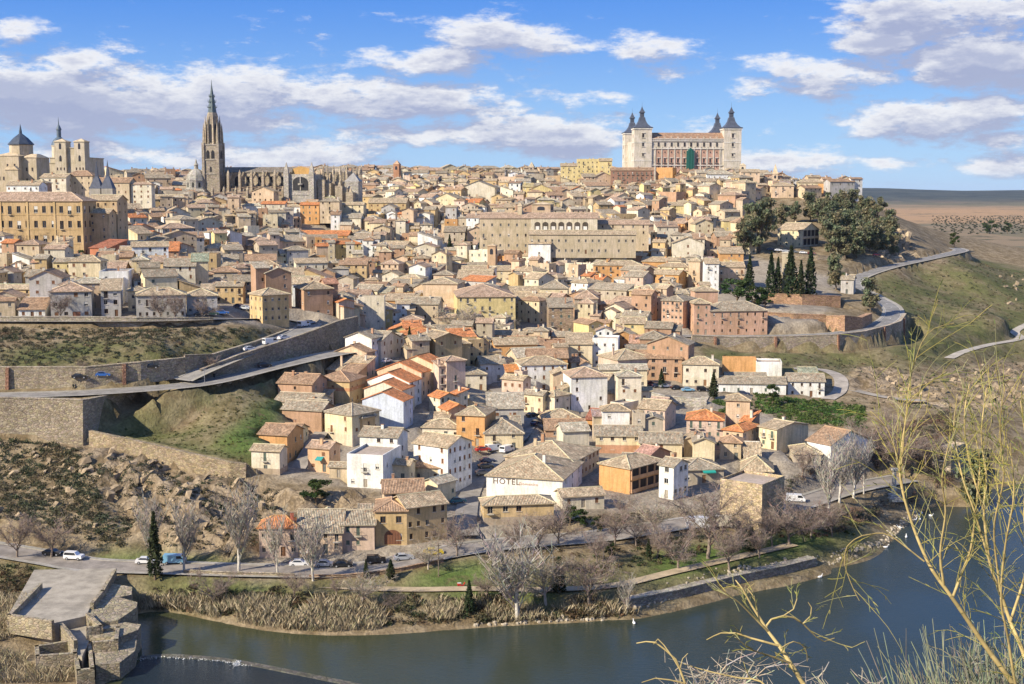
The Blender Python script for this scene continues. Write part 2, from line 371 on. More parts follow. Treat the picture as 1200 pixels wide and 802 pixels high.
C_((120, 498, 340), (200, 515, 333), (285, 540, 318), (290, 500, 340), (200, 480, 356), (300, 465, 358), (320, 440, 382), (250, 463, 370), (330, 520, 330))
C_((0, 464, 342), (100, 462, 345), (250, 449, 361), (320, 432, 384), (390, 416, 404), (470, 408, 428), (0, 430, 356), (100, 430, 358), (200, 428, 362), (100, 405, 378), (20, 405, 376), (250, 403, 386), (330, 384, 420), (0, 381, 398), (100, 380, 400), (200, 379, 402), (260, 374, 408), (330, 376, 428), (395, 378, 440))
C_((0, 352, 440), (100, 345, 450), (200, 345, 455), (20, 320, 490), (140, 318, 500), (0, 306, 520), (100, 306, 520), (200, 310, 560), (250, 300, 620), (170, 280, 640), (60, 262, 660), (60, 240, 770), (150, 240, 780), (60, 218, 860), (0, 216, 860), (150, 213, 900), (250, 240, 790), (320, 242, 800), (400, 240, 820), (250, 210, 1000), (400, 206, 1020))
# the town below the ridge, in columns
for px in (360, 460, 560, 660, 760): C_((px, 350, 590), (px, 300, 700), (px, 250, 840), (px, 222, 940))
for px in (500, 600, 700): C_((px, 207, 1000))
C_((780, 206, 960), (850, 208, 950), (800, 214, 930), (350, 545, 331), (360, 500, 352), (400, 460, 385), (440, 420, 430), (455, 395, 470), (420, 545, 322), (480, 560, 318), (470, 500, 360), (520, 560, 322), (545, 600, 10), (550, 560, 326), (575, 540, 338), (600, 500, 376), (620, 480, 392), (540, 450, 430), (600, 450, 432), (500, 400, 500), (600, 400, 505), (700, 400, 505), (700, 450, 432), (700, 500, 380), (700, 560, 328), (640, 560, 326), (660, 610, 8.8), (760, 580, 314), (790, 520, 358), (780, 460, 424), (850, 530, 350), (850, 460, 425), (830, 580, 315), (900, 550, 332), (940, 540, 338))
C_((820, 400, 503), (900, 394, 512), (980, 394, 518), (1030, 386, 535), (1050, 372, 566), (1045, 352, 600), (1010, 335, 640), (1000, 326, 655), (1050, 314, 690), (1110, 300, 745), (870, 412, 500), (980, 416, 510), (1060, 404, 540), (900, 430, 470), (1000, 436, 470), (950, 448, 446), (890, 452, 436), (980, 466, 428), (1060, 470, 425), (900, 470, 418), (950, 500, 386), (1010, 490, 398), (1000, 530, 362), (1050, 550, 348), (1100, 530, 365), (1120, 570, 343), (1150, 500, 390))
C_((900, 350, 575), (960, 345, 590), (900, 325, 640), (960, 318, 650), (850, 340, 595), (920, 292, 700), (880, 285, 715), (980, 300, 690), (1030, 300, 705), (850, 260, 800), (900, 245, 830), (960, 240, 850), (1020, 250, 830), (1050, 275, 770), (930, 220, 900), (975, 222, 890), (1060, 300, 730))
C_((1080, 330, 690), (1140, 320, 705), (1100, 370, 608), (1160, 370, 612), (1100, 415, 540), (1200, 345, 705), (1200, 380, 640), (1200, 420, 575), (1150, 440, 525), (1200, 450, 530), (1120, 300, 800), (1140, 300, 860))
CT_ = np.array(CT); cxy = CT_[:, :2] / 100.0; cz = CT_[:, 2]
def _phi(d2): return np.sqrt(d2 + .12 ** 2)
_n = len(cxy); A = np.zeros((_n + 3, _n + 3)); A[:_n, :_n] = _phi(((cxy[:, None] - cxy[None]) ** 2).sum(2)) ; A[:_n, _n] = 1; A[:_n, _n + 1:] = cxy; A[_n:, :_n] = A[:_n, _n:].T
A[:_n, :_n] -= np.eye(_n) * .004
_w = np.linalg.lstsq(A, np.concatenate([cz, np.zeros(3)]), rcond=None)[0]
def rbf(X, Y):
    P = np.stack([X, Y], -1).reshape(-1, 2) / 100.0; out = np.empty(len(P))
    for i in range(0, len(P), 20000):
        p = P[i:i + 20000]; d2 = ((p[:, None] - cxy[None]) ** 2).sum(2)
        out[i:i + 20000] = _phi(d2) @ _w[:_n] + _w[_n] + p @ _w[_n + 1:]
    return out.reshape(X.shape)
def grow(a, b, st, k):
    o = [a]
    while o[-1] < b: st *= k; o.append(o[-1] + st)
    return o[1:]
gx = np.concatenate([-np.array(grow(250, 16000, 2.3, 1.11))[::-1], np.arange(-250, 306, 2.3), np.array(grow(305, 16000, 2.3, 1.11))])
gy = np.concatenate([np.arange(-60, 190, 10.), np.arange(190, 620, 2.1), np.arange(620, 1150, 5.), np.array(grow(1150, 24000, 5, 1.09))])
def _hash(i, j, s): return np.modf(np.abs(np.sin(i * 127.1 + j * 311.7 + s * 74.7) * 43758.5453))[0]
def vnoise(x, y, s=0):
    i, j = np.floor(x), np.floor(y); fx, fy = x - i, y - j; fx = fx * fx * (3 - 2 * fx); fy = fy * fy * (3 - 2 * fy)
    return (_hash(i, j, s) * (1 - fx) + _hash(i + 1, j, s) * fx) * (1 - fy) + (_hash(i, j + 1, s) * (1 - fx) + _hash(i + 1, j + 1, s) * fx) * fy
def fbm(x, y, o=4, s=0):
    t = 0; a = .5
    for k in range(o): t = t + a * (vnoise(x, y, s + k) - .5); x, y, a = x * 2.03, y * 2.03, a * .5
    return t
def sstep(a, b, x): t = np.clip((x - a) / (b - a), 0, 1); return t * t * (3 - 2 * t)
GX, GY = np.meshgrid(gx, gy)
ZR = rbf(np.clip(GX, -480, 500), np.clip(GY, -40, 1160))
ZF = 27 + 10 * fbm(GX / 900, GY / 900, 4, 5) + 26 * sstep(2200, 3500, GY) * fbm(GX / 700, GY / 1100, 4, 15) + 36 * sstep(5200, 8500, GY) * (1 + .9 * fbm(GX / 2600, GY / 2600, 4, 9)) + 22 * sstep(8500, 12500, GY) - sstep(13000, 24000, GY) * 30 + 16 * sstep(2600, 4200, GY) * (.5 + fbm(GX / 1200, GY / 800, 4, 3))
ZF = np.where(GY > 1000, ZF, np.where(np.abs(GX) > 480, 40 + 8 * fbm(GX / 300, GY / 300, 4, 2), ZF))
wf = np.maximum(sstep(1060, 1400, GY), sstep(430, 700, np.abs(GX)))
# beyond the gorge, at the picture's edge, the far bank climbs again as dry upland
ZF = ZF + 50 * np.exp(-((GX - 1950) / 1250) ** 2 - ((GY - 8300) / 1500) ** 2) + 25 * np.exp(-((GX - 3900) / 900) ** 2 - ((GY - 9500) / 1500) ** 2) * (1 + fbm(GX / 700, GY / 700, 3, 7))
GZ = ZR * (1 - wf) + ZF * wf

def dense(P, step=2.0):
    """Catmull-Rom through 3D points, resampled"""
    P = [Vector(p) for p in P]; Q = [P[0] * 2 - P[1]] + P + [P[-1] * 2 - P[-2]]; out = []
    for i in range(1, len(Q) - 2):
        a, b, c, d = Q[i - 1:i + 3]; n = max(1, int((c - b).length / step))
        for k in range(n):
            t = k / n
            out.append(.5 * ((2 * b) + (c - a) * t + (2 * a - 5 * b + 4 * c - d) * t * t + (-a + 3 * b - 3 * c + d) * t ** 3))
    out.append(P[-1]); return out
def near_line(P, rad):
    """grid vertices near polyline P: (row idx, col idx, distance, signed side, z along the line)"""
    A = np.array([(p.x, p.y, p.z) for p in P]); x0, x1 = A[:, 0].min() - rad, A[:, 0].max() + rad; y0, y1 = A[:, 1].min() - rad, A[:, 1].max() + rad
    ci = np.where((gx > x0) & (gx < x1))[0]; ri = np.where((gy > y0) & (gy < y1))[0]
    rr, cc = np.meshgrid(ri, ci, indexing='ij'); rr = rr.ravel(); cc = cc.ravel()
    X, Y = gx[cc], gy[rr]; best = np.full(len(X), 1e9); sgn = np.zeros(len(X)); zz = np.zeros(len(X)); tt = np.zeros(len(X))
    for i in range(len(A) - 1):
        a, b = A[i], A[i + 1]; d = b[:2] - a[:2]; L2 = (d ** 2).sum() + 1e-9
        t = np.clip(((X - a[0]) * d[0] + (Y - a[1]) * d[1]) / L2, 0, 1)
        dx, dy = X - a[0] - d[0] * t, Y - a[1] - d[1] * t; q = np.hypot(dx, dy); m = q < best
        best[m] = q[m]; sgn[m] = np.sign(d[0] * dy - d[1] * dx)[m]; zz[m] = (a[2] + (b[2] - a[2]) * t)[m]; tt[m] = (i + t)[m]
    k = best < rad
    return rr[k], cc[k], best[k], sgn[k], zz[k], tt[k]
def carve_road(P, hw, fall=6.0):
    r, c, d, s, z, t = near_line(P, hw + 1.6 + fall)
    w = 1 - sstep(hw + 1.6, hw + 1.6 + fall, d); GZ[r, c] = GZ[r, c] * (1 - w) + (z - .25) * w
def carve_wall(T, B, front=3.0, ff=6.0, back=3.0, bf=6.0):
    r, c, d, s, z, t = near_line(T, 14); zb = np.interp(t, np.arange(len(B)), [p.z for p in B])
    w = np.where(s < 0, 1 - sstep(front, front + ff, d), 1 - sstep(back, back + bf, d))
    tgt = np.where(s < 0, zb - .1, np.where(d < 1.2, zb, z - .3)); GZ[r, c] = GZ[r, c] * (1 - w) + tgt * w
# retaining walls: (px, y of the top, y of the foot, distance), listed so that the near side is on their right hand
WALLS = {
 'bastion': [(-30, 468, 512, 331), (40, 469, 516, 331), (97, 471, 523, 330), (104, 470, 516, 334), (135, 464, 484, 346), (172, 459, 465, 357)],
 'upper': [(-30, 431, 456, 351), (100, 431, 455, 352), (165, 425, 444, 357), (217, 420, 437, 364)],
 'ramp_back': [(217, 417, 436, 364.5), (250, 416, 430, 371), (300, 401, 411, 394), (338, 387, 394, 420)],
 'ramp_front': [(236, 437, 442, 364.2), (280, 420, 432, 374), (330, 404, 424, 393), (365, 392, 418, 408), (396, 380, 413, 424), (420, 374, 405, 445)],
 'kerb': [(250, 455, 461, 358), (300, 441, 448, 374), (308, 439, 444, 377)],
 'cliff_wall': [(104, 505, 519, 329.5), (160, 517, 534, 324), (220, 531, 553, 317), (270, 542, 563, 312), (288, 544, 562, 312)],
 'street': [(-30, 373, 383, 396), (100, 373, 383, 396), (160, 374, 386, 396.5), (250, 374, 381, 404)],
 'road_curve': [(811, 396, 400, 505), (862, 398, 411, 508), (930, 397, 413, 512), (981, 395, 413, 515), (1014, 391, 408, 523), (1042, 384, 404, 537), (1056, 379, 402, 549), (1062, 370, 396, 568)],
 'rampart_upper': [(900, 346, 367, 566), (940, 347, 367, 562), (985, 349, 369, 566)],
 'rampart_lower': [(895, 368, 391, 542), (930, 370, 391, 536), (968, 371, 391, 536)],
 'rampart_bastion': [(968, 372, 392, 535), (990, 372, 394, 528), (1010, 374, 392, 534), (1022, 369, 388, 548)],
 'quay': [(735, 704, 711, 1e4), (800, 691, 698, 1e4), (870, 674, 682, 1e4), (920, 664, 671, 1e4), (957, 655, 662, 1e4)],
 'lower_street': [(720, 447, 455, 428), (740, 457, 466, 416), (780, 466, 474, 408), (828, 470, 478, 405)],
}
WP = {}
for k, L in WALLS.items():
    if k == 'quay': T = [atz(a, b, 2.9) for a, b, c, Y in L]; B = [Vector((p.x, p.y, 1.2)) for p in T]
    else: T = [at(a, b, Y) for a, b, c, Y in L]; B = [at(a, c, Y) for a, b, c, Y in L]
    WP[k] = (T, B)
for k in ('rampart_upper', 'rampart_lower', 'rampart_bastion', 'cliff_wall', 'bastion', 'street', 'upper', 'ramp_back', 'ramp_front', 'kerb', 'road_curve', 'quay', 'lower_street'): carve_wall(*WP[k], **({'ff': 2.5, 'bf': 2.5, 'front': 2.0, 'back': 2.0} if k in ('quay', 'lower_street', 'kerb', 'ramp_back', 'ramp_front', 'upper', 'rampart_upper', 'rampart_lower', 'rampart_bastion') else {}))
ROADS = {   # px, py, height or distance; half width
 'valley_road': ([(-60, 636, 6.5), (0, 645, 6), (60, 655, 5.5), (110, 663, 5.2), (200, 666, 5.2), (300, 669, 5.2), (400, 669, 5.2), (470, 659, 6.1), (530, 646, 7), (600, 637, 7.1), (700, 629, 7.0), (800, 614, 7.1), (860, 606, 7.2), (925, 594, 7), (990, 574, 6.4), (1060, 561, 5.8)], 3.6),
 'lower_road': ([(-60, 466, 342), (0, 464, 343), (100, 461, 345.5), (200, 454, 353), (250, 447, 360.5), (320, 430, 382), (390, 415, 404), (440, 408, 424), (470, 403, 445)], 3.9),
 'ramp_road': ([(214, 446, 359), (250, 429, 368.5), (290, 413, 384), (330, 398, 404), (352, 388, 420), (362, 380, 436), (340, 376, 436), (300, 374, 425), (255, 374, 409), (160, 376, 399.5), (-60, 376, 399)], 3.0),
 'curve_road': ([(800, 394, 512), (862, 395, 514), (930, 394, 518), (985, 391, 523), (1022, 384, 537), (1044, 373, 560), (1044, 360, 590), (1022, 347, 622), (1002, 336, 645), (1006, 326, 662), (1040, 314, 692), (1080, 305, 725), (1112, 298, 760), (1126, 294, 800), (1120, 291, 850)], 3.6),
 'hotel_street': ([(548, 628, 8.2), (546, 606, 9.6), (552, 576, 322), (566, 552, 333), (590, 530, 348), (612, 508, 366), (618, 490, 384), (602, 470, 408), (580, 455, 428)], 2.6),
 'lane': ([(348, 552, 327), (362, 528, 338), (380, 502, 356), (402, 474, 378), (425, 446, 404), (442, 424, 430), (456, 402, 466)], 2.0),
 'lower_path': ([(930, 432, 462), (965, 434, 460), (984, 443, 450), (984, 458, 436), (970, 468, 425)], 2.4),
 'gorge_path': ([(990, 455, 440), (1040, 466, 428), (1085, 470, 424)], 2.0),
 'cliff_path': ([(1112, 420, 542), (1130, 412, 556), (1160, 404, 580), (1195, 397, 606), (1190, 388, 625), (1215, 375, 652)], 2.2),
 'river_path': ([(165, 672, 4.3), (240, 678, 4.1), (330, 683, 4), (400, 688, 4), (480, 691, 4), (560, 690, 4.1), (640, 691, 4.1), (720, 686, 4.2), (790, 670, 4.4), (860, 654, 4.5), (930, 638, 4.5)], 1.5),
}
RP = {k: (dense([pt(*q) for q in L]), hw) for k, (L, hw) in ROADS.items()}
for k in ('river_path', 'cliff_path', 'gorge_path', 'lower_path', 'lane', 'hotel_street', 'curve_road', 'ramp_road', 'lower_road', 'valley_road'):
    carve_road(*RP[k], fall={'ramp_road': 1.2, 'lower_road': 2.0, 'curve_road': 1.5, 'river_path': 2.5, 'lane': 2, 'hotel_street': 3}.get(k, 3.5))
def carve_front(T, B, front=5.0, ff=7.0):
    r, c, d, s, z, t = near_line(T, front + ff); zb = np.interp(t, np.arange(len(B)), [p.z for p in B]); k = (s < 0) & (d > .3); r, c, d, zb = r[k], c[k], d[k], zb[k]
    w = 1 - sstep(front, front + ff, d); GZ[r, c] = np.minimum(GZ[r, c], GZ[r, c] * (1 - w) + (zb - .15) * w)
for k in ('bastion', 'road_curve', 'street', 'kerb', 'rampart_bastion', 'cliff_wall'): carve_front(*WP[k], **({'front': 3, 'ff': 4} if k in ('street', 'kerb', 'rampart_bastion') else {}))
# surface relief: rock outcrops on the cliffs, lumps elsewhere
def in_poly(x, y, P):
    c = np.zeros(np.shape(x), bool); n = len(P)
    for i in range(n):
        (x1, y1), (x2, y2) = P[i], P[(i + 1) % n]
        if y1 == y2: continue
        c ^= ((y1 > y) != (y2 > y)) & (x < (x2 - x1) * (y - y1) / (y2 - y1) + x1)
    return c
PXg, PYg, DEP = proj(GX, GY, GZ)
front = (DEP > 150)
ZP = {
 'rock': [[(60, 510), (110, 520), (290, 560), (330, 580), (440, 575), (450, 600), (330, 620), (300, 650), (190, 645), (140, 600), (90, 545)], [(1000, 430), (1090, 440), (1110, 470), (1040, 476), (985, 455)], [(1030, 268), (1065, 268), (1075, 305), (1030, 302)], [(1110, 435), (1210, 425), (1210, 480), (1120, 480)]],
 'grass': [[(110, 530), (100, 505), (190, 468), (330, 440), (470, 405), (470, 420), (420, 440), (330, 450), (300, 540), (250, 545)], [(0, 440), (330, 420), (340, 390), (0, 405)], [(160, 672), (330, 676), (520, 662), (640, 660), (1010, 605), (1030, 640), (700, 720), (160, 708)], [(1000, 335), (1120, 300), (1240, 320), (1240, 420), (1080, 430), (1060, 400), (1030, 350)], [(820, 410), (1060, 405), (1090, 440), (960, 440), (830, 425)], [(120, 640), (300, 650), (300, 670), (100, 665)], [(735, 460), (830, 474), (820, 486), (735, 474)], [(0, 650), (110, 668), (0, 720)]],
 'lawn': [[(215, 683), (330, 686), (330, 696), (225, 694)], [(490, 670), (570, 655), (572, 688), (480, 690)], [(540, 692), (650, 692), (650, 702), (500, 702)], [(760, 650), (960, 618), (965, 640), (760, 682)], [(735, 462), (828, 476), (820, 486), (735, 474)], [(110, 648), (300, 654), (300, 662), (110, 660)], [(250, 520), (300, 480), (330, 445), (340, 460), (300, 545)]],
 'town': [[(-50, 376), (240, 376), (330, 384), (400, 380), (440, 420), (380, 470), (300, 550), (330, 560), (450, 580), (300, 655), (300, 680), (560, 640), (700, 600), (840, 600), (930, 600), (1020, 560), (1000, 520), (880, 480), (800, 440), (810, 396), (900, 392), (960, 380), (990, 330), (880, 300), (880, 200), (-50, 200)]],
}
def zone(name): 
    m = np.zeros(GX.shape, bool)
    for P in ZP[name]: m |= in_poly(PXg, PYg, P)
    return (m & front & (GY < 1150)).astype(float)
def blur(m, n=2):
    for _ in range(n):
        p = np.pad(m, 1, mode='edge'); m = (p[1:-1, 1:-1] * 2 + p[:-2, 1:-1] + p[2:, 1:-1] + p[1:-1, :-2] + p[1:-1, 2:]) / 6
    return m
zr, zg, zt = blur(zone('rock'), 3), blur(zone('grass'), 5), blur(zone('town'), 2)
roadmask = np.zeros(GX.shape)
for k, (P, hw) in RP.items():
    r, c, d, *_ = near_line(P, hw + 5); roadmask[r, c] = np.maximum(roadmask[r, c], 1 - sstep(hw + 1.5, hw + 5, d))
for k in WP:
    r, c, d, *_ = near_line(WP[k][0], 4); roadmask[r, c] = np.maximum(roadmask[r, c], 1 - sstep(1.5, 4, d))
rid = 1 - 2 * np.abs(fbm(GX / 5.5 + .35 * GY / 5.5, GY / 13, 4, 21)); rid2 = np.abs(fbm(GX / 2.6, GY / 2.9, 3, 31))
near = (GY > 185) & (GY < 1100) & (GZ > .3)
GZ += near * (1 - roadmask) * (zr * ((rid - .75) * 8.5 + rid2 * 5.5 - .6) + (1 - zr) * (1 - zt) * fbm(GX / 9, GY / 9, 4, 11) * 1.1)
def hgt(x, y):
    x = np.clip(np.asarray(x, float), gx[0], gx[-1] - 1e-6); y = np.clip(np.asarray(y, float), gy[0], gy[-1] - 1e-6)
    i = np.clip(np.searchsorted(gx, x, 'right') - 1, 0, len(gx) - 2); j = np.clip(np.searchsorted(gy, y, 'right') - 1, 0, len(gy) - 2)
    u = (x - gx[i]) / (gx[i + 1] - gx[i]); v = (y - gy[j]) / (gy[j + 1] - gy[j])
    return (GZ[j, i] * (1 - u) + GZ[j, i + 1] * u) * (1 - v) + (GZ[j + 1, i] * (1 - u) + GZ[j + 1, i + 1] * u) * v
def hit(px, py, y0=190.0, y1=1300.0):
    """where the view ray through a photo pixel first meets the ground"""
    d = ray(px, py); Y = np.arange(y0, y1, .5); t = Y / d.y
    k = np.where(CAMZ + d.z * t <= hgt(d.x * t, Y))[0]
    Yh = Y[k[0]] if len(k) else y1
    p = at(px, py, Yh); p.z = float(hgt(p.x, p.y)); return p
def make_ground():
    ny, nx = GX.shape
    V = np.stack([GX, GY, GZ], -1).reshape(-1, 3)
    q = (np.arange(ny - 1)[:, None] * nx + np.arange(nx - 1)[None]).reshape(-1)
    F = np.stack([q, q + 1, q + nx + 1, q + nx], -1)
    me = mesh_np('ground', V, F, [GRD], smooth=True)
    px, py, dep = proj(GX, GY, GZ); far = GY > 1100
    Z = np.zeros((ny, nx, 4), np.float32); Z[..., 0] = zg; Z[..., 1] = zr; Z[..., 2] = zt * (1 - zr); Z[..., 3] = blur(zone('lawn'), 2)
    FL = np.zeros((ny, nx, 4), np.float32); FL[..., 3] = 1
    FL[..., 1] = far
    FL[..., 0] = blur((far & (GY > 2500) & (GY < 4600) & (np.abs(GX / GY - .345 + .02 * np.sin(GY / 300)) < .1)).astype(float), 2)
    FL[..., 2] = sstep(5300, 6300, GY)  # ridge that takes the painted haze blue
    a = me.attributes.new('zone', 'FLOAT_COLOR', 'POINT'); a.data.foreach_set('color', Z.reshape(-1))
    a = me.attributes.new('field_haze', 'FLOAT_COLOR', 'POINT'); a.data.foreach_set('color', FL.reshape(-1))
    tag(link('ground', me), 'hilly ground falling from the old town to the river', kind='structure')
# ------------------------------------------------------------------ water
wb = MB(); wb.face([(-600, 100, 0), (900, 100, 0), (900, 520, 0), (-600, 520, 0)], WAT); tag(wb.build('river'), 'slow dark green and blue river', kind='structure')
# ------------------------------------------------------------------ roads, drawn as sheets over the ground with raised kerbs
def ribbon(mb, P, off0, off1, dz0, m, c, dz1=None):
    n = len(P); nr = []
    for i in range(n):
        d = P[min(i + 1, n - 1)] - P[max(i - 1, 0)]; nr.append(Vector((d.y, -d.x, 0)).normalized())
    for i in range(n - 1):
        a0, a1 = P[i] + nr[i] * off0, P[i] + nr[i] * off1; b0, b1 = P[i + 1] + nr[i + 1] * off0, P[i + 1] + nr[i + 1] * off1
        z0, z1 = Vector((0, 0, dz0)), Vector((0, 0, dz0 if dz1 is None else dz1))
        mb.face([a0 + z0, a1 + z1, b1 + z1, b0 + z0], m, c)
RC = {'valley_road': (.27, .235, .195), 'lower_road': (.25, .23, .2), 'ramp_road': (.24, .225, .20), 'curve_road': (.22, .21, .195), 'hotel_street': (.26, .235, .2), 'lane': (.27, .24, .2), 'lower_path': (.34, .3, .25), 'gorge_path': (.33, .29, .23), 'cliff_path': (.4, .36, .3), 'river_path': (.42, .33, .21)}
for k, (P, hw) in RP.items():
    P = [p + Vector((0, 0, .06)) for p in P]
    mb = MB(); ribbon(mb, P, -hw, hw, 0, ASP, RC[k])
    if k in ('valley_road', 'lower_road', 'curve_road', 'ramp_road'):
        for s in (-1, 1):
            o0, o1 = sorted((s * hw, s * (hw + 1.3)))
            ribbon(mb, P, o0, o1, .13, PLA, (.36, .33, .28))
            i0, i1 = (s * hw, s * hw + s * .004); 
            ribbon(mb, P, min(i0, i1), max(i0, i1), .13 if s < 0 else 0, PLA, (.4, .37, .32), 0 if s < 0 else .13)
    tag(mb.build(k), kind='structure')
    if k in ('curve_road', 'lower_road'):
        mk = MB(); 
        for i in range(4, len(P) - 4, 5): ribbon(mk, P[i:i + 2], -.09, .09, .006, PNT, (.62, .6, .56))
        for s in (-1, 1): ribbon(mk, P, s * (hw - .3) - .07, s * (hw - .3) + .07, .006, PNT, (.6, .58, .54))
        tag(mk.build('road_markings'), kind='structure')
# ------------------------------------------------------------------ retaining walls
def wall_strip(name, label, T, B, th, col, m=STO, cap=.25, parapet=0.0, cat='wall', step=None, buttress=None):
    Td = []; 
    for i in range(len(T) - 1):
        n = max(1, int((T[i + 1] - T[i]).length / 4))
        for k in range(n): Td.append((T[i].lerp(T[i + 1], k / n), B[i].lerp(B[i + 1], k / n)))
    Td.append((T[-1], B[-1])); n = len(Td)
    c0 = Td[n // 2][1]; root = empty(name, c0, 0, label, cat); root['kind'] = 'thing'
    nr = []
    for i in range(n):
        d = Td[min(i + 1, n - 1)][0] - Td[max(i - 1, 0)][0]; nr.append(Vector((-d.y, d.x, 0)).normalized())
    mb, cp = MB(), MB()
    rnd = random.Random(len(name) * 7 + n)
    for i in range(n - 1):
        (t0, b0), (t1, b1) = Td[i], Td[i + 1]; n0, n1 = nr[i] * th, nr[i + 1] * th; up = Vector((0, 0, parapet)); dn = Vector((0, 0, -1.5))
        t0 = t0 + up - c0; t1 = t1 + up - c0; b0 = b0 + dn - c0; b1 = b1 + dn - c0
        mb.face([b0, b1, t1, t0], m, col); mb.face([t0, t1, t1 + n1, t0 + n0], m, col); mb.face([b1 + n1, b0 + n0, t0 + n0, t1 + n1], m, col)
        if cap:
            z1 = Vector((0, 0, cap)); o0, o1 = nr[i] * -.12, nr[i + 1] * -.12; cc = tuple(min(.6, x * 1.12) for x in col)
            z0 = Vector((0, 0, .003))
            cp.face([t0 + o0 + z0, t1 + o1 + z0, t1 + o1 + z1, t0 + o0 + z1], m, cc); cp.face([t0 + o0 + z1, t1 + o1 + z1, t1 + n1 * 1.2 + z1, t0 + n0 * 1.2 + z1], m, cc); cp.face([t1 + n1 * 1.2 + z0, t0 + n0 * 1.2 + z0, t0 + n0 * 1.2 + z1, t1 + n1 * 1.2 + z1], m, cc)
    for i in (0, n - 1):
        t, b = Td[i]; t = t + Vector((0, 0, parapet)) - c0; b = b - c0 + Vector((0, 0, -1.5)); q = nr[i] * th
        mb.face([b, t, t + q, b + q], m, col)
    mb.build('masonry', root)
    if cap: cp.build('coping', root)
    if buttress:
        for i in range(2, n - 1, buttress):
            t, b = Td[i]; d = (Td[min(i + 1, n - 1)][0] - t).normalized(); bb = MB(); q = -nr[i] * .7; e = d * .9
            b2 = b + Vector((0, 0, -1)) - c0; t2 = t - c0 + Vector((0, 0, parapet))
            P4 = [b2 + q * 1.3, b2 + q * 1.3 + e, t2 + q + e, t2 + q]
            bb.face(P4, m, (.36, .2, .13)); bb.face([P4[1], b2 + e, t2 + e, P4[2]], m, (.36, .2, .13)); bb.face([b2, P4[0], P4[3], t2], m, (.36, .2, .13)); bb.face([P4[3], P4[2], t2 + e, t2], m, (.36, .2, .13))
            bb.build('buttress', root)
    return root
LS = (.43, .36, .26)
wall_strip('bastion_wall', 'tall pale stone bastion wall carrying the lower road above the scrubby cliff', *WP['bastion'], 1.2, LS, parapet=.3)
wall_strip('retaining_wall', 'long pale stone retaining wall behind the blue car on the lower road', *WP['upper'], 1.0, (.42, .35, .25), buttress=7)
wall_strip('retaining_wall', 'dark stone wall on the hill side of the car ramp', *WP['ramp_back'], .8, (.37, .315, .235))
wall_strip('retaining_wall', 'tall dark wall holding up the car ramp above the lower road', *WP['ramp_front'], .8, (.37, .31, .23), parapet=.8)
wall_strip('parapet_wall', 'low stone parapet at the grassy edge of the lower road', *WP['kerb'], .7, (.36, .31, .23), parapet=.4)
wall_strip('boundary_wall', 'long rough stone wall running across the top of the rocky cliff', *WP['cliff_wall'], 1.2, (.40, .32, .21), cap=0)
wall_strip('retaining_wall', 'long stone parapet wall in front of the row of houses above the scrub slope', *WP['street'], .8, (.44, .38, .29), parapet=.3)
wall_strip('retaining_wall', 'curving stone wall under the bend of the road below the ruined ramparts', *WP['road_curve'], 1.0, (.47, .39, .29), parapet=.8, buttress=6)
wall_strip('quay_wall', 'low grey stone quay wall along the river promenade', *WP['quay'], 3.2, (.37, .335, .275), cap=.2)
wall_strip('retaining_wall', 'pale low wall curving round the small green lawn below the parked cars', *WP['lower_street'], .5, (.55, .5, .42), parapet=.4)
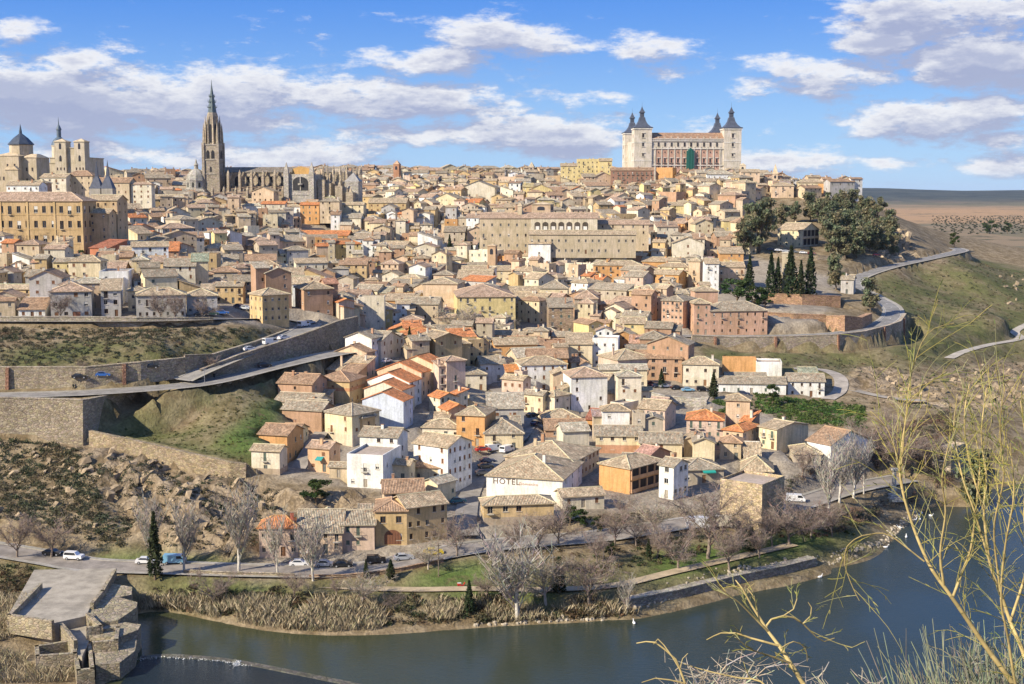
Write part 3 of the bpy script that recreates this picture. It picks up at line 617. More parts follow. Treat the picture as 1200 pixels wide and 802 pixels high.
# ------------------------------------------------------------------ houses
WC = {'white': (.80, .78, .73), 'cream': (.72, .60, .39), 'pale': (.70, .62, .47), 'yellow': (.70, .56, .27), 'ochre': (.60, .43, .22), 'orange': (.62, .34, .14), 'peach': (.66, .49, .33), 'pink': (.64, .48, .37),
      'brick': (.48, .30, .19), 'brown': (.42, .31, .21), 'stone': (.50, .42, .31), 'grey': (.47, .44, .40), 'bluish': (.58, .62, .68), 'red': (.45, .18, .10), 'tan': (.58, .46, .31)}
RCOL = {'grey': (.43, .365, .26), 'tan': (.54, .425, .275), 'brown': (.44, .29, .18), 'orange': (.70, .27, .105), 'red': (.40, .15, .09), 'pinkish': (.52, .37, .255), 'light': (.55, .48, .35), 'dark': (.20, .175, .15)}
_wcache = {}
def window_mesh(w, h, style):
    k = (round(w, 1), round(h, 1), style)
    if k in _wcache: return _wcache[k]
    fm = MB(); w, h = k[0], k[1]; t = .075
    fc = {0: (.62, .58, .5), 1: (.20, .11, .06), 2: (.66, .62, .54), 3: (.25, .12, .06), 4: (.13, .17, .13), 5: (.30, .28, .25)}[style]
    y0, y1 = -.05, .03
    fm.box(-w / 2, -w / 2 + t, y0, y1, 0, h, PNT, fc); fm.box(w / 2 - t, w / 2, y0, y1, 0, h, PNT, fc)
    fm.box(-w / 2 + t, w / 2 - t, y0, y1, 0, t, PNT, fc); fm.box(-w / 2 + t, w / 2 - t, y0, y1, h - t, h, PNT, fc); fm.box(-.035, .035, y0, y1, t, h - t, PNT, fc)
    fm.box(-w / 2 - .12, w / 2 + .12, -.27, -.165, -.12, -.01, PLA, (.56, .5, .41))
    if style in (2, 5):      # roller blind part way down
        d = h * (.5 if style == 2 else .3); fm.box(-w / 2 + t, w / 2 - t, y0 - .03, y0 - .005, h - d, h - t, PNT, (.66, .62, .53) if style == 2 else (.42, .30, .2))
    if style in (3, 4):      # slatted shutters closed
        for s in (-1, 1):
            a, b = sorted((s * .05, s * (w / 2 - .02)))
            for q in range(5): fm.box(a, b, y0 - .05, y0 - .02, h * (.04 + q * .19), h * (.04 + q * .19 + .16), PNT, fc)
    pm = MB(); pm.face([(-w / 2 + t, .0, t), (w / 2 - t, .0, t), (w / 2 - t, .0, h - t), (-w / 2 + t, .0, h - t)], GLA)
    _wcache[k] = (fm, pm, fm.mesh('window'), pm.mesh('pane'), None)
    both = MB(); append_mb(both, fm, Matrix()); append_mb(both, pm, Matrix())
    _wcache[k] = (fm, pm, _wcache[k][2], _wcache[k][3], both.mesh('window'))
    return _wcache[k]
def append_mb(dst, src, M):
    """adds src's faces to dst through matrix M"""
    k = 0
    for f, m, c in zip(src.F, src.M, src.C):
        uv = src.UV[k:k + len(f)] if src.has_uv else None; k += len(f)
        dst.face([M @ Vector(src.V[i]) for i in f], src.mats[m], c, uv)
_dcache = {}
def door_mesh(w, h, col):
    k = (round(w, 1), round(h, 1), col)
    if k not in _dcache:
        m = MB(); w, h = k[0], k[1]
        m.box(-w / 2, w / 2, -.02, .04, 0, h, PNT, col)
        for s in ((-1, 1) if w > 1.2 else (0,)):
            for q in (.06, .54): m.box(s * w / 4 - w * .18, s * w / 4 + w * .18, -.05, -.021, h * q, h * (q + .4), PNT, tuple(x * 1.25 for x in col))
        _dcache[k] = m
    return _dcache[k]
_bcache = {}
def balcony_mb(w):
    k = round(w, 1)
    if k not in _bcache:
        m = MB(); m.box(-k / 2, k / 2, -.75, -.01, -.12, 0, PLA, (.6, .55, .46))
        dk = (.05, .05, .055)
        m.box(-k / 2, k / 2, -.75, -.71, .95, 1.0, MET, dk); m.box(-k / 2, -k / 2 + .04, -.71, -.01, .95, 1.0, MET, dk); m.box(k / 2 - .04, k / 2, -.71, -.01, .95, 1.0, MET, dk)
        n = max(3, int(k / .3))
        for i in range(n + 1): x = -k / 2 + .02 + (k - .04) * i / n; m.box(x - .02, x + .02, -.745, -.715, 0, .95, MET, dk)
        _bcache[k] = m
    return _bcache[k]
def wall_panel(mb, a, b, z0, z1, ops, m, col, depth=.22):
    """wall face from a to b (outside on the right hand of b-a seen from above) with recessed openings (u0,u1,v0,v1)"""
    a, b = Vector((a[0], a[1], 0)), Vector((b[0], b[1], 0)); d = (b - a); L = d.length; d /= L; n = Vector((d.y, -d.x, 0))
    P = lambda u, z, q=0.0: a + d * u - n * q + Vector((0, 0, z))
    if not ops: mb.face([P(0, z0), P(L, z0), P(L, z1), P(0, z1)], m, col); return
    zs = sorted({z0, z1} | {o[2] for o in ops} | {o[3] for o in ops})
    for zi, zj in zip(zs, zs[1:]):
        row = sorted(o for o in ops if o[2] <= zi + 1e-6 and o[3] >= zj - 1e-6); u = 0
        for o in row:
            if o[0] > u: mb.face([P(u, zi), P(o[0], zi), P(o[0], zj), P(u, zj)], m, col)
            u = o[1]
        mb.face([P(u, zi), P(L, zi), P(L, zj), P(u, zj)], m, col)
    for u0, u1, v0, v1 in (o[:4] for o in ops):
        mb.face([P(u0, v0, depth), P(u0, v0), P(u0, v1), P(u0, v1, depth)][::-1], m, col); mb.face([P(u1, v0), P(u1, v0, depth), P(u1, v1, depth), P(u1, v1)][::-1], m, col)
        mb.face([P(u0, v0), P(u0, v0, depth), P(u1, v0, depth), P(u1, v0)][::-1], m, col); mb.face([P(u0, v1, depth), P(u0, v1), P(u1, v1), P(u1, v1, depth)][::-1], m, col)
def slope(mb, p, q, r, s, th, col):
    """roof slab: p,q along the eave, r,s along the ridge (above q and p), slab thickness th below"""
    p, q, r, s = map(Vector, (p, q, r, s)); e = (q - p); L = max(e.length, .01); e = e / L
    def uv(x): d = x - p; u = d.dot(e); return (u, (d - e * u).length)
    dn = Vector((0, 0, -th)); tri = (r - s).length < .01
    top = [p, q, r] if tri else [p, q, r, s]
    mb.face(top, ROOF, col, [uv(x) for x in top])
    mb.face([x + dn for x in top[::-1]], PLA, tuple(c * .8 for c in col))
    n = len(top)
    for i in range(n):
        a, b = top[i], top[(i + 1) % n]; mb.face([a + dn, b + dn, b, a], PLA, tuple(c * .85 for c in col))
def roof_geo(kind, w, d, ze, pitch, col, oh=.45):
    """returns (roof MB, ridge tiles MB, gable triangles, ridge height) for a w x d block whose eave is at ze"""
    mb, rg = MB(), MB(); W, D = w / 2 + oh, d / 2 + oh; t = math.tan(pitch); th = .2; gab = []; lt = tuple(min(.6, c * 1.25) for c in col)
    def ridge(a, b): 
        rg.tube([Vector(a) + Vector((0, 0, .03)), Vector(b) + Vector((0, 0, .03))], .15, 5, PLA, lt)
    if kind == 'g':
        zr = ze + d / 2 * t; lo = ze - oh * t
        slope(mb, (-W, -D, lo), (W, -D, lo), (W, 0, zr), (-W, 0, zr), th, col); slope(mb, (W, D, lo), (-W, D, lo), (-W, 0, zr), (W, 0, zr), th, col); ridge((-W, 0, zr), (W, 0, zr))
        gab = [((w / 2, -d / 2), (w / 2, d / 2), (w / 2, 0)), ((-w / 2, d / 2), (-w / 2, -d / 2), (-w / 2, 0))]
    elif kind == 'G':
        zr = ze + w / 2 * t; lo = ze - oh * t
        slope(mb, (-W, D, lo), (-W, -D, lo), (0, -D, zr), (0, D, zr), th, col); slope(mb, (W, -D, lo), (W, D, lo), (0, D, zr), (0, -D, zr), th, col); ridge((0, -D, zr), (0, D, zr))
        gab = [((-w / 2, -d / 2), (w / 2, -d / 2), (0, -d / 2)), ((w / 2, d / 2), (-w / 2, d / 2), (0, d / 2))]
    elif kind == 'h':
        lo = ze - oh * t
        if W >= D:
            zr = lo + D * t; x = max(W - D, .02); a, b = Vector((-x, 0, zr)), Vector((x, 0, zr))
            slope(mb, (-W, -D, lo), (W, -D, lo), b, a, th, col); slope(mb, (W, D, lo), (-W, D, lo), a, b, th, col); slope(mb, (W, -D, lo), (W, D, lo), b, b, th, col); slope(mb, (-W, D, lo), (-W, -D, lo), a, a, th, col)
        else:
            zr = lo + W * t; y = max(D - W, .02); a, b = Vector((0, -y, zr)), Vector((0, y, zr))
            slope(mb, (-W, D, lo), (-W, -D, lo), a, b, th, col); slope(mb, (W, -D, lo), (W, D, lo), b, a, th, col); slope(mb, (-W, -D, lo), (W, -D, lo), a, a, th, col); slope(mb, (W, D, lo), (-W, D, lo), b, b, th, col)
        ridge(a, b)
        for sx in (-1, 1):
            for sy in (-1, 1): ridge((sx * W, sy * D, lo), (b if sx > 0 else a) if W >= D else (b if sy > 0 else a))
    elif kind == 's':
        zr = ze + d * t * .8; lo = ze - oh * t * .8
        slope(mb, (-W, -D, lo), (W, -D, lo), (W, D, zr), (-W, D, zr), th, col)
        gab = [((w / 2, -d / 2), (w / 2, d / 2), (w / 2, d / 2)), ((-w / 2, d / 2), (-w / 2, -d / 2), (-w / 2, d / 2)), ((w / 2, d / 2), (-w / 2, d / 2), None)]
    elif kind == 'f':
        zr = ze + .7
        mb.box(-w / 2 + .25, w / 2 - .25, -d / 2 + .25, d / 2 - .25, ze - .1, ze + .05, PLA, (.45, .36, .28))
    return mb, rg, gab, zr
HOUSES = []        # (empty or None, spec) for every house placed, for spacing and for the labels
KIDS_OK = True
def house_parts(sp, rnd):
    """builds the mesh pieces of a house from its spec in its own axes (front is -y). returns list of (name, MB or mesh, matrix, children)"""
    w, d, he, rk = sp['w'], sp['d'], sp['h'], sp['roof']; wc, rc = sp['wc'], sp['rc']; m = sp.get('wm', PLA)
    base = -sp.get('sink', 2.0); out = []
    rf, rg, gab, zr = roof_geo(rk, w, d, he, sp.get('pitch', R(21)), rc, sp.get('oh', .45))
    st = sp.get('st') or max(1, int(round(he / 3.1))); fh = he / st; wb = MB()
    two = sp.get('band')            # lower storey in another colour
    fr = [(-w / 2, -d / 2), (w / 2, -d / 2), (w / 2, d / 2), (-w / 2, d / 2)]
    wins, doors, bals = [], [], []
    style = sp.get('style', rnd.choice((0, 1, 1, 2, 3, 4, 5)))
    for si in range(4):
        a, b = fr[si], fr[(si + 1) % 4]; L = math.hypot(b[0] - a[0], b[1] - a[1]); ops = []
        nw = sp.get('nw', None) if si == 0 else sp.get('ns', None)
        if si == 2: nw = 0
        if nw is None: nw = max(1, int(L / rnd.uniform(2.7, 3.8))) if L > 2.4 else 0
        if si in (1, 3) and rk in ('g', 's') and 'ns' not in sp: nw = max(0, nw - 1)
        big = rnd.choice((.75, .85, .95)) if 'big' not in sp else 1.2
        for k in range(st):
            z0 = k * fh + (.95 if fh > 2.4 else .5); hh = min(rnd.choice((1.0, 1.15, 1.3)) * (1.15 if 'big' in sp else 1), he - z0 - .35)
            hh = sp.get('wh', hh)
            if hh < .5: continue
            for i in range(nw):
                if rnd.random() < sp.get('miss', .2): continue
                u = L * (i + .5) / nw + rnd.uniform(-.15, .15); ww = sp.get('ww') or big if L / max(nw, 1) > 1.5 else .7
                if k == 0 and i == sp.get('door', int(nw / 2)) and si in (0,) and he > 2.6:
                    dw = 1.0 if not sp.get('garage') else 2.4; ops.append((u - dw / 2, u + dw / 2, .02, 2.15)); doors.append((si, u, .02, dw, 2.13)); continue
                bal = si == 0 and k > 0 and rnd.random() < sp.get('bal', .12)
                v0 = k * fh + .15 if bal else z0; v1 = z0 + hh
                ops.append((u - ww / 2, u + ww / 2, v0, v1)); wins.append((si, u, v0, ww, v1 - v0)); 
                if bal: bals.append((si, u, v0))
        ops = sorted(ops); cl = []
        for o in ops:
            if o[0] < .15 or o[1] > L - .15: continue
            if any(not (o[1] + .1 < q[0] or o[0] > q[1] + .1 or o[3] <= q[2] or o[2] >= q[3]) for q in cl): continue
            cl.append(o)
        ok = {(round(o[0] + o[1], 3), round(o[2], 3)) for o in cl}
        wins = [x for x in wins if x[0] != si or (round(2 * x[1], 3), round(x[2], 3)) in ok]; doors = [x for x in doors if x[0] != si or (round(2 * x[1], 3), round(x[2], 3)) in ok]; bals = [x for x in bals if x[0] != si or (round(2 * x[1], 3), round(x[2], 3)) in ok]
        zt = zr if rk == 'f' else he
        wall_panel(wb, a, b, base, zt, cl, m, wc)
    if two:
        for si in range(4):
            a, b = Vector((*fr[si], 0)), Vector((*fr[(si + 1) % 4], 0)); dd = (b - a).normalized(); n = Vector((dd.y, -dd.x, 0)) * .03
            z0, z1 = two[1]
            q = [a + n - dd * .03, b + n + dd * .03]; up = Vector((0, 0, 1))
            wb.face([q[0] + up * z0, q[1] + up * z0, q[1] + up * z1, q[0] + up * z1], m, two[0])
    for g in gab:
        A, B, Cc = g
        if Cc is None: wb.face([(*A, he), (*B, he), (*B, zr), (*A, zr)], m, wc)
        else: wb.face([(*A, he), (*B, he), (*Cc, zr - .02)], m, wc)
    if rk == 'f': 
        for x0, x1, y0, y1 in ((-w / 2, w / 2, -d / 2, -d / 2 + .25), (-w / 2, w / 2, d / 2 - .25, d / 2), (-w / 2, -w / 2 + .25, -d / 2 + .25, d / 2 - .25), (w / 2 - .25, w / 2, -d / 2 + .25, d / 2 - .25)):
            wb.face([(x0, y0, zr), (x1, y0, zr), (x1, y1, zr), (x0, y1, zr)], m, wc)
        wb.face([(-w / 2 + .25, d / 2 - .25, ze_ := he), (w / 2 - .25, d / 2 - .25, he), (w / 2 - .25, d / 2 - .25, zr), (-w / 2 + .25, d / 2 - .25, zr)], m, wc)
    def M_(si, u, z, q):
        a, b = Vector((*fr[si], 0)), Vector((*fr[(si + 1) % 4], 0)); dd = (b - a).normalized(); n = Vector((dd.y, -dd.x, 0))
        p = a + dd * u - n * q + Vector((0, 0, z)); ang = math.atan2(dd.y, dd.x)
        return p, ang
    out.append(('wall', wb, (0, 0, 0), 0, []))
    kids = []
    if rk != 'f' and sp.get('ridge', True) and rg.F: kids.append(('ridge', rg, (0, 0, 0), 0))
    nch = sp.get('chim', rnd.choice((0, 0, 1, 1, 2)))
    ch = None
    for i in range(nch):
        x, y = rnd.uniform(-.38, .38) * w, rnd.uniform(-.25, .3) * d; cm = MB(); hgt_c = rnd.uniform(.9, 1.5); cw = rnd.uniform(.28, .42)
        zt = zr + hgt_c * .6 if rk != 'f' else zr + .8; cc = sp.get('cc', rnd.choice(((.66, .6, .5), wc, (.45, .26, .16))))
        cm.box(x - cw, x + cw, y - cw * .8, y + cw * .8, he - .3, zt, PLA, cc); cm.box(x - cw - .08, x + cw + .08, y - cw * .8 - .08, y + cw * .8 + .08, zt + .002, zt + .12, PLA, (.4, .27, .18))
        kids.append(('chimney', cm, (0, 0, 0), 0))
    if sp.get('skylight'):
        sk = MB(); sk.box(-.6, .6, -d * .3, -d * .3 + .9, he + .4, he + d * .2 * .4 + .55, GLA); kids.append(('skylight', sk, (0, 0, 0), 0))
    out.append(('roof', rf, (0, 0, 0), 0, kids))
    for si, u, z, ww, hh in wins: p, an = M_(si, u, z, .16); out.append(('window', (ww, hh, style if rnd.random() < .75 else rnd.choice((0, 1, 2))), p, an, []))
    for si, u, z, ww, hh in doors: p, an = M_(si, u, z, .16); out.append(('garage_door' if sp.get('garage') else 'door', door_mesh(ww, hh, sp.get('dc', rnd.choice(((.16, .08, .04), (.22, .12, .06), (.10, .11, .10), (.30, .26, .2))))), p, an, []))
    for si, u, z in bals: p, an = M_(si, u, z - .02, 0); out.append(('balcony', balcony_mb(1.6), p, an, []))
    return out
_mcache = {}
def place_house(sp, root=None, off=(0, 0, 0), fine=False):
    rnd = random.Random(sp['seed']); parts = house_parts(sp, rnd)
    if root is None: root = empty(sp['name'], sp['loc'], sp['yaw'], sp.get('label'), sp.get('cat', 'house'), sp.get('group')); o3 = (0, 0, 0); dz = 0
    else: o3 = root.matrix_basis.inverted() @ Vector(sp['loc']); dz = sp['yaw'] - root.rotation_euler.z
    Mx = Matrix.Translation(o3) @ Matrix.Rotation(dz, 4, 'Z')
    for name, g, p, an, kids in parts:
        P = Mx @ Vector(p); a2 = an + dz
        if name == 'window':
            fm, pm, fme, pme, both = window_mesh(*g)
            o = link('window', fme if fine else both, root, P, a2)
            if fine: link('pane', pme, o)
            continue
        if name in ('door', 'garage_door', 'balcony'):
            me = _mcache.get(id(g)) or _mcache.setdefault(id(g), g.mesh(name)); link(name, me, root, P, a2); continue
        o = g.build(name, root, P, a2)
        for kn, kg, kp, ka in kids: kg.build(kn, o, kp, ka)
    return root
def merge_house(sp, mb):
    rnd = random.Random(sp['seed']); Mx = Matrix.Translation(sp['loc']) @ Matrix.Rotation(sp['yaw'], 4, 'Z')
    for name, g, p, an, kids in house_parts(sp, rnd):
        M2 = Mx @ Matrix.Translation(p) @ Matrix.Rotation(an, 4, 'Z')
        if name == 'window':
            w, h, s = g; M3 = M2
            mb.face([M3 @ Vector((-w / 2, 0, 0)), M3 @ Vector((w / 2, 0, 0)), M3 @ Vector((w / 2, 0, h)), M3 @ Vector((-w / 2, 0, h))], GLA if s != 2 else PNT, (.6, .55, .45)); continue
        if name in ('balcony',): continue
        append_mb(mb, g, M2)
        for kn, kg, kp, ka in kids:
            if kn == 'chimney': append_mb(mb, kg, Mx)
def solve_t(Pw, D, px):
    """distance along the level direction D from Pw at which the point falls on photo column px"""
    k = (px - 600) / FPX; dz = CAMZ - Pw.z
    dep0 = Pw.y * CP + dz * SP
    return (k * dep0 - Pw.x) / (D.x - k * D.y * CP)
def H(xa, xb, xc, yb, ye, yaw, roof='g', wc='cream', rc='tan', label=None, name='house', cat='house', dd=10.0, Y=None, side=None, **kw):
    """a house from what the photo shows: columns of its corners, foot and eave rows at the near corner, turn in degrees.
    side 'r' (right flank seen): front xa..xb, flank xb..xc; side 'l': flank xa..xb, front xb..xc"""
    th = R(yaw)
    if side is None: side = 'r' if yaw <= 0 else 'l'
    P = at(xb, yb, Y) if Y else hit(xb, yb)
    dep = P.y * CP + (CAMZ - P.z) * SP; s = dep / FPX
    u, v = Vector((math.cos(th), math.sin(th), 0)), Vector((-math.sin(th), math.cos(th), 0))
    if side == 'r':
        w = -solve_t(P, u, xa); d = solve_t(P, v, xc) if xc > xb + .5 else dd; Cn = P - u * w / 2 + v * d / 2
    else:
        w = solve_t(P, u, xc); d = solve_t(P, v, xa) if xa < xb - .5 else dd; Cn = P + u * w / 2 + v * d / 2
    if not (.4 * min(w, 14) < d < kw.get('dcap', 1.3 * w + 5)): d = min(dd, 1.3 * w + 5); Cn = P + (u * (-w if side == 'r' else w) / 2) + v * d / 2
    he = (yb - ye) * s / CP * 1.0
    if Y:
        pz = P.z
    sp = dict(w=w, d=d, h=max(he, 2.2), roof=roof, wc=WC[wc] if isinstance(wc, str) else wc, rc=RCOL[rc] if isinstance(rc, str) else rc, loc=Vector((Cn.x, Cn.y, P.z)), yaw=th, seed=int(xa * 7 + yb * 13 + xc), name=name, cat=cat, wname=wc if isinstance(wc, str) else 'stone', rname=rc, hand=True)
    sp.update(kw); sp['wc'] = kw.get('wcv', sp['wc']); sp['label'] = label; sp['px'] = proj(Cn.x, Cn.y, P.z + he * .6)[:2]
    HOUSES.append(sp); return sp
# ------------------------------------------------------------------ houses read off the photograph one by one
BR = dict(wm=STO)
# the row along the valley road
H(304, 349, 353, 653, 617, 2, 'h', 'pink', 'orange', 'pale pink two-storey house with orange tiled roof at the cliff end of the road', side='r', nw=4, bal=.5, chim=1, cc=(.5, .16, .1), pitch=R(30))
H(349, 401, 402, 649, 622, 2, 'g', 'peach', 'grey', 'peach house under a tall steep grey tiled roof beside the valley road', side='r', pitch=R(36), nw=4, chim=0)
H(401, 439, 440, 645, 615, 2, 'g', 'pink', 'grey', 'low pinkish house with black garage door beside the brown corner house', side='r', nw=3, bal=.4, garage=True, dc=(.03, .03, .03), door=2, chim=0)
CORNER = H(440, 477, 480, 640, 599, 3, 'h', 'ochre', 'brown', 'brown brick corner house with arched brown garage door on the valley road', name='corner_house', side='r', nw=2, ns=0, big=1, chim=0, door=9, style=1)
CORNER2 = H(476, 477, 524, 640, 596, 28, 'g', 'ochre', 'tan', side='l', nw=5, ns=0, chim=0, dd=9, door=9, style=1, bal=0)
H(450, 497, 500, 600, 576, 8, 'g', 'peach', 'brown', 'peach cottage with brown roof tucked behind the brown corner house', side='r', nw=2, chim=1)
# the lane of houses on the grassy spur
H(295, 328, 337, 556, 528, -12, 'g', 'pale', 'tan', 'cream end house with balcony at the lowest point of the spur lane', nw=1, ns=1, bal=1, band=((.42, .33, .24), (-1, 1.3)), chim=0)
H(304, 337, 356, 543, 510, -16, 'g', 'orange', 'brown', 'bright orange house standing on the spur above the cliff', nw=0, ns=3, chim=0)
H(331, 377, 392, 508, 481, -16, 'g', 'brick', 'grey', 'brick house with grey tiled roof above the bright orange house', nw=0, ns=3)
H(322, 372, 388, 493, 472, -16, 'g', 'pale', 'grey', 'long low pale house with grey roof on the spur lane', nw=0, ns=2)
H(326, 366, 384, 474, 450, -16, 'g', 'brick', 'brown', 'reddish brick house facing the grassy slope', nw=1, ns=2)
H(370, 410, 428, 476, 447, -18, 'h', 'ochre', 'brown', 'ochre house with orange brick band and hipped brown roof on the spur', nw=1, ns=3, band=((.55, .28, .14), (4.2, 5.2)))
H(384, 422, 440, 460, 435, -20, 's', 'peach', 'tan', None, nw=1, ns=3)
H(394, 430, 440, 446, 413, -22, 'G', 'peach', 'brown', 'peach brick house with gable and open terrace on the spur lane', nw=2, ns=3, chim=1)
H(405, 436, 453, 432, 397, -24, 'G', 'white', 'grey', 'white gabled house topping the row on the spur lane', nw=0, ns=4, chim=1)
H(428, 447, 470, 432, 401, -26, 'g', 'pale', 'grey', None, nw=1, ns=3)
# the terrace with new orange roofs
T5 = dict(chim=0, ns=2, oh=.3)
H(425, 473, 484, 503, 470, -16, 'G', 'bluish', 'orange', 'pale blue gable end closing the orange-roofed terrace', nw=0, **T5)
H(427, 471, 486, 486, 457, -18, 'G', 'pale', 'orange', 'second house of the orange-roofed terrace behind the blue gable', nw=0, **T5)
H(431, 480, 494, 478, 448, -20, 'G', 'white', 'orange', 'middle white house of the orange-roofed terrace', nw=0, **T5)
H(442, 494, 505, 468, 437, -22, 'G', 'peach', 'orange', 'fourth, peach house of the orange-roofed terrace', nw=0, **T5)
H(465, 513, 526, 458, 429, -24, 'G', 'cream', 'orange', 'last and highest house of the orange-roofed terrace', nw=0, **T5)
H(472, 514, 518, 419, 391, 6, 'h', 'peach', 'orange', 'peach house with projecting orange roof and brick balconies near the car ramp', side='r', nw=3, bal=.8, chim=0, oh=.9, pitch=R(16))
H(503, 516, 536, 486, 466, -55, 'g', 'pale', 'orange', 'low cream house under a narrow orange roof beside the terrace', nw=1, ns=3, chim=0)
# between the lane and the hotel street
H(381, 413, 445, 524, 487, -38, 'h', 'cream', 'grey', 'large cream house with grey hipped roof at the bend of the lane', nw=2, ns=3, band=((.62, .52, .38), (-1, 3.0)))
H(413, 425, 440, 520, 490, -34, 'h', 'ochre', 'grey', 'narrow ochre tower house with washing lines under its window', nw=1, ns=1, dd=5)
H(361, 386, 399, 554, 525, -20, 'g', (.66, .42, .25), 'pinkish', 'peach two-storey house with green awning at the foot of the lane', nw=2, ns=1, chim=1, bal=.6)
H(386, 407, 412, 561, 547, -10, 'g', 'tan', 'grey', 'low tan annex with grey roof between the peach house and the white house', nw=1, ns=0, chim=0)
H(407, 449, 470, 573, 537, -14, 'f', 'white', 'tan', 'big white cubic house with roof terrace above the rocks', nw=3, ns=2, chim=0)
H(422, 466, 478, 548, 512, -14, 'g', 'white', 'grey', 'white upper house with grey roof rising behind the white cubic house', nw=3, ns=1)
H(450, 480, 486, 566, 545, -12, 'g', 'cream', 'tan', None, nw=2, ns=1)
H(480, 521, 526, 566, 548, -10, 'g', 'cream', 'brown', 'cream house with shaded terrace under a brown roof', nw=2, ns=0)
H(485, 525, 553, 574, 524, -34, 'g', 'white', 'tan', 'tall white four-storey house with dark shaded flank on the hotel street', nw=3, ns=5, band=None, miss=.05)
H(495, 539, 545, 515, 501, -8, 'h', 'pale', 'tan', 'cream house with a small arched loggia under its roof', nw=4, chim=0)
H(495, 513, 534, 587, 567, -40, 'G', 'cream', 'light', 'cream gabled house with blue awnings on the hotel street', nw=1, ns=3, bal=.6)
H(535, 568, 581, 524, 487, -14, 'h', 'orange', 'tan', 'tall apricot house above the parking yard', nw=2, ns=1)
H(568, 613, 617, 528, 507, 3, 'h', 'cream', 'grey', 'cream house with long grey roof facing the yard of parked vans', side='r', nw=2, pitch=R(28), dd=13)
H(572, 614, 619, 505, 478, 3, 's', 'grey', 'light', 'house with a wide pale grey sloping roof behind the apricot house', side='r', nw=2, chim=0)
H(536, 562, 572, 486, 474, -20, 'G', 'cream', 'tan', None, nw=1)
H(588, 613, 622, 471, 445, -30, 'g', 'pink', 'tan', 'pinkish three-storey house at the top of the hotel street', nw=3, ns=1)
H(613, 636, 644, 487, 463, -30, 'g', 'cream', 'grey', 'cream house with black balconies half way along the hotel street', nw=3, ns=1, bal=.7)
H(634, 650, 668, 487, 464, -44, 'h', 'pale', 'tan', 'pale three-storey house with tan hipped roof on the hotel street corner', nw=2, ns=3)
H(639, 686, 690, 512, 503, 2, 'g', 'brick', 'brown', 'low brick house with two white shuttered windows and maroon roof', side='r', nw=2, chim=1, style=2, big=1, pitch=R(24))
H(636, 680, 688, 499, 490, 2, 'h', 'tan', 'tan', None, side='r', nw=2)
# hotel
HOT = H(570, 659, 682, 588, 562, -16, 'h', 'white', 'tan', 'white hotel with lettered front wall and hipped tile roofs by the road', name='hotel', cat='hotel', nw=0, ns=3, miss=0, chim=1, dd=12, pitch=R(20))
HOTB = H(592, 671, 702, 566, 541, -24, 'h', 'tan', 'tan', None, dcap=40, nw=0, ns=7, chim=2, miss=0, pitch=R(17), big=1)
H(554, 567, 649, 616, 592, 8, 'h', 'ochre', 'tan', 'ochre hotel annex with white framed doors and long balcony', name='hotel_annex', cat='hotel annex', pitch=R(19), nw=5, ns=3, chim=0, band=((.44, .35, .25), (-1, 1.6)), bal=.5, style=0, dd=6.5, dcap=7, big=1)
H(659, 659, 708, 597, 582, 14, 'g', 'pale', 'tan', 'low cream hotel wing with three dark windows beside the garden', name='hotel_wing', cat='hotel wing', side='l', nw=3, chim=0, dd=6, miss=0)
# right of the hotel
OCH = H(702, 738, 776, 580, 549, -42, 'h', 'orange', 'tan', 'apricot brick house with open columned loggias on its flank', nw=0, ns=0, chim=0)
H(772, 789, 806, 586, 546, -40, 'g', 'white', 'grey', 'white house with dark windowed flank next to the apricot brick house', nw=1, ns=3, big=1)
H(727, 778, 800, 560, 545, -14, 'g', 'cream', 'grey', 'long low house with wide grey roof behind the apricot brick house', nw=2, pitch=R(18))
H(698, 752, 756, 532, 511, -4, 'g', 'cream', 'grey', 'cream villa with brick gateway under a broad grey roof', side='r', nw=4, band=((.5, .27, .16), (-1, 2.2)), chim=0)
H(750, 799, 803, 540, 519, -4, 'g', 'cream', 'grey', 'cream villa with rusty doors and grey roof next to another villa', side='r', nw=3, chim=0)
H(802, 848, 877, 566, 549, 10, 'h', 'stone', 'grey', 'single-storey bar with green awning and large dark grey roof', nw=5, big=1, side='r', chim=0, pitch=R(19))
H(869, 905, 917, 565, 552, -10, 'h', 'white', 'tan', 'white house with pyramid roof directly behind the ancient stone tower', nw=3, chim=0, pitch=R(34))
H(804, 847, 856, 527, 492, -10, 'h', 'pink', 'orange', 'pink four-storey house with bright orange hipped roof', nw=4, ns=1, bal=.4, chim=1, miss=0)
H(847, 870, 889, 530, 505, -34, 'h', 'peach', 'orange', 'peach brick house with dark arched flank beside the orange-roofed pink house', nw=2, ns=4, chim=0)
H(889, 910, 950, 528, 503, -52, 'g', 'cream', 'tan', 'cream apartment house with blank flank and flat tan roof', nw=2, ns=0, bal=.6, chim=1, dd=14, pitch=R(10))
H(930, 962, 965, 546, 532, -6, 'h', 'stone', 'tan', None, side='r', nw=2)
H(945, 973, 1016, 548, 521, 36, 'G', 'white', 'brown', 'large old house with white gable and weathered brown roof behind the white poplars', side='l', nw=4, ns=0, chim=0)
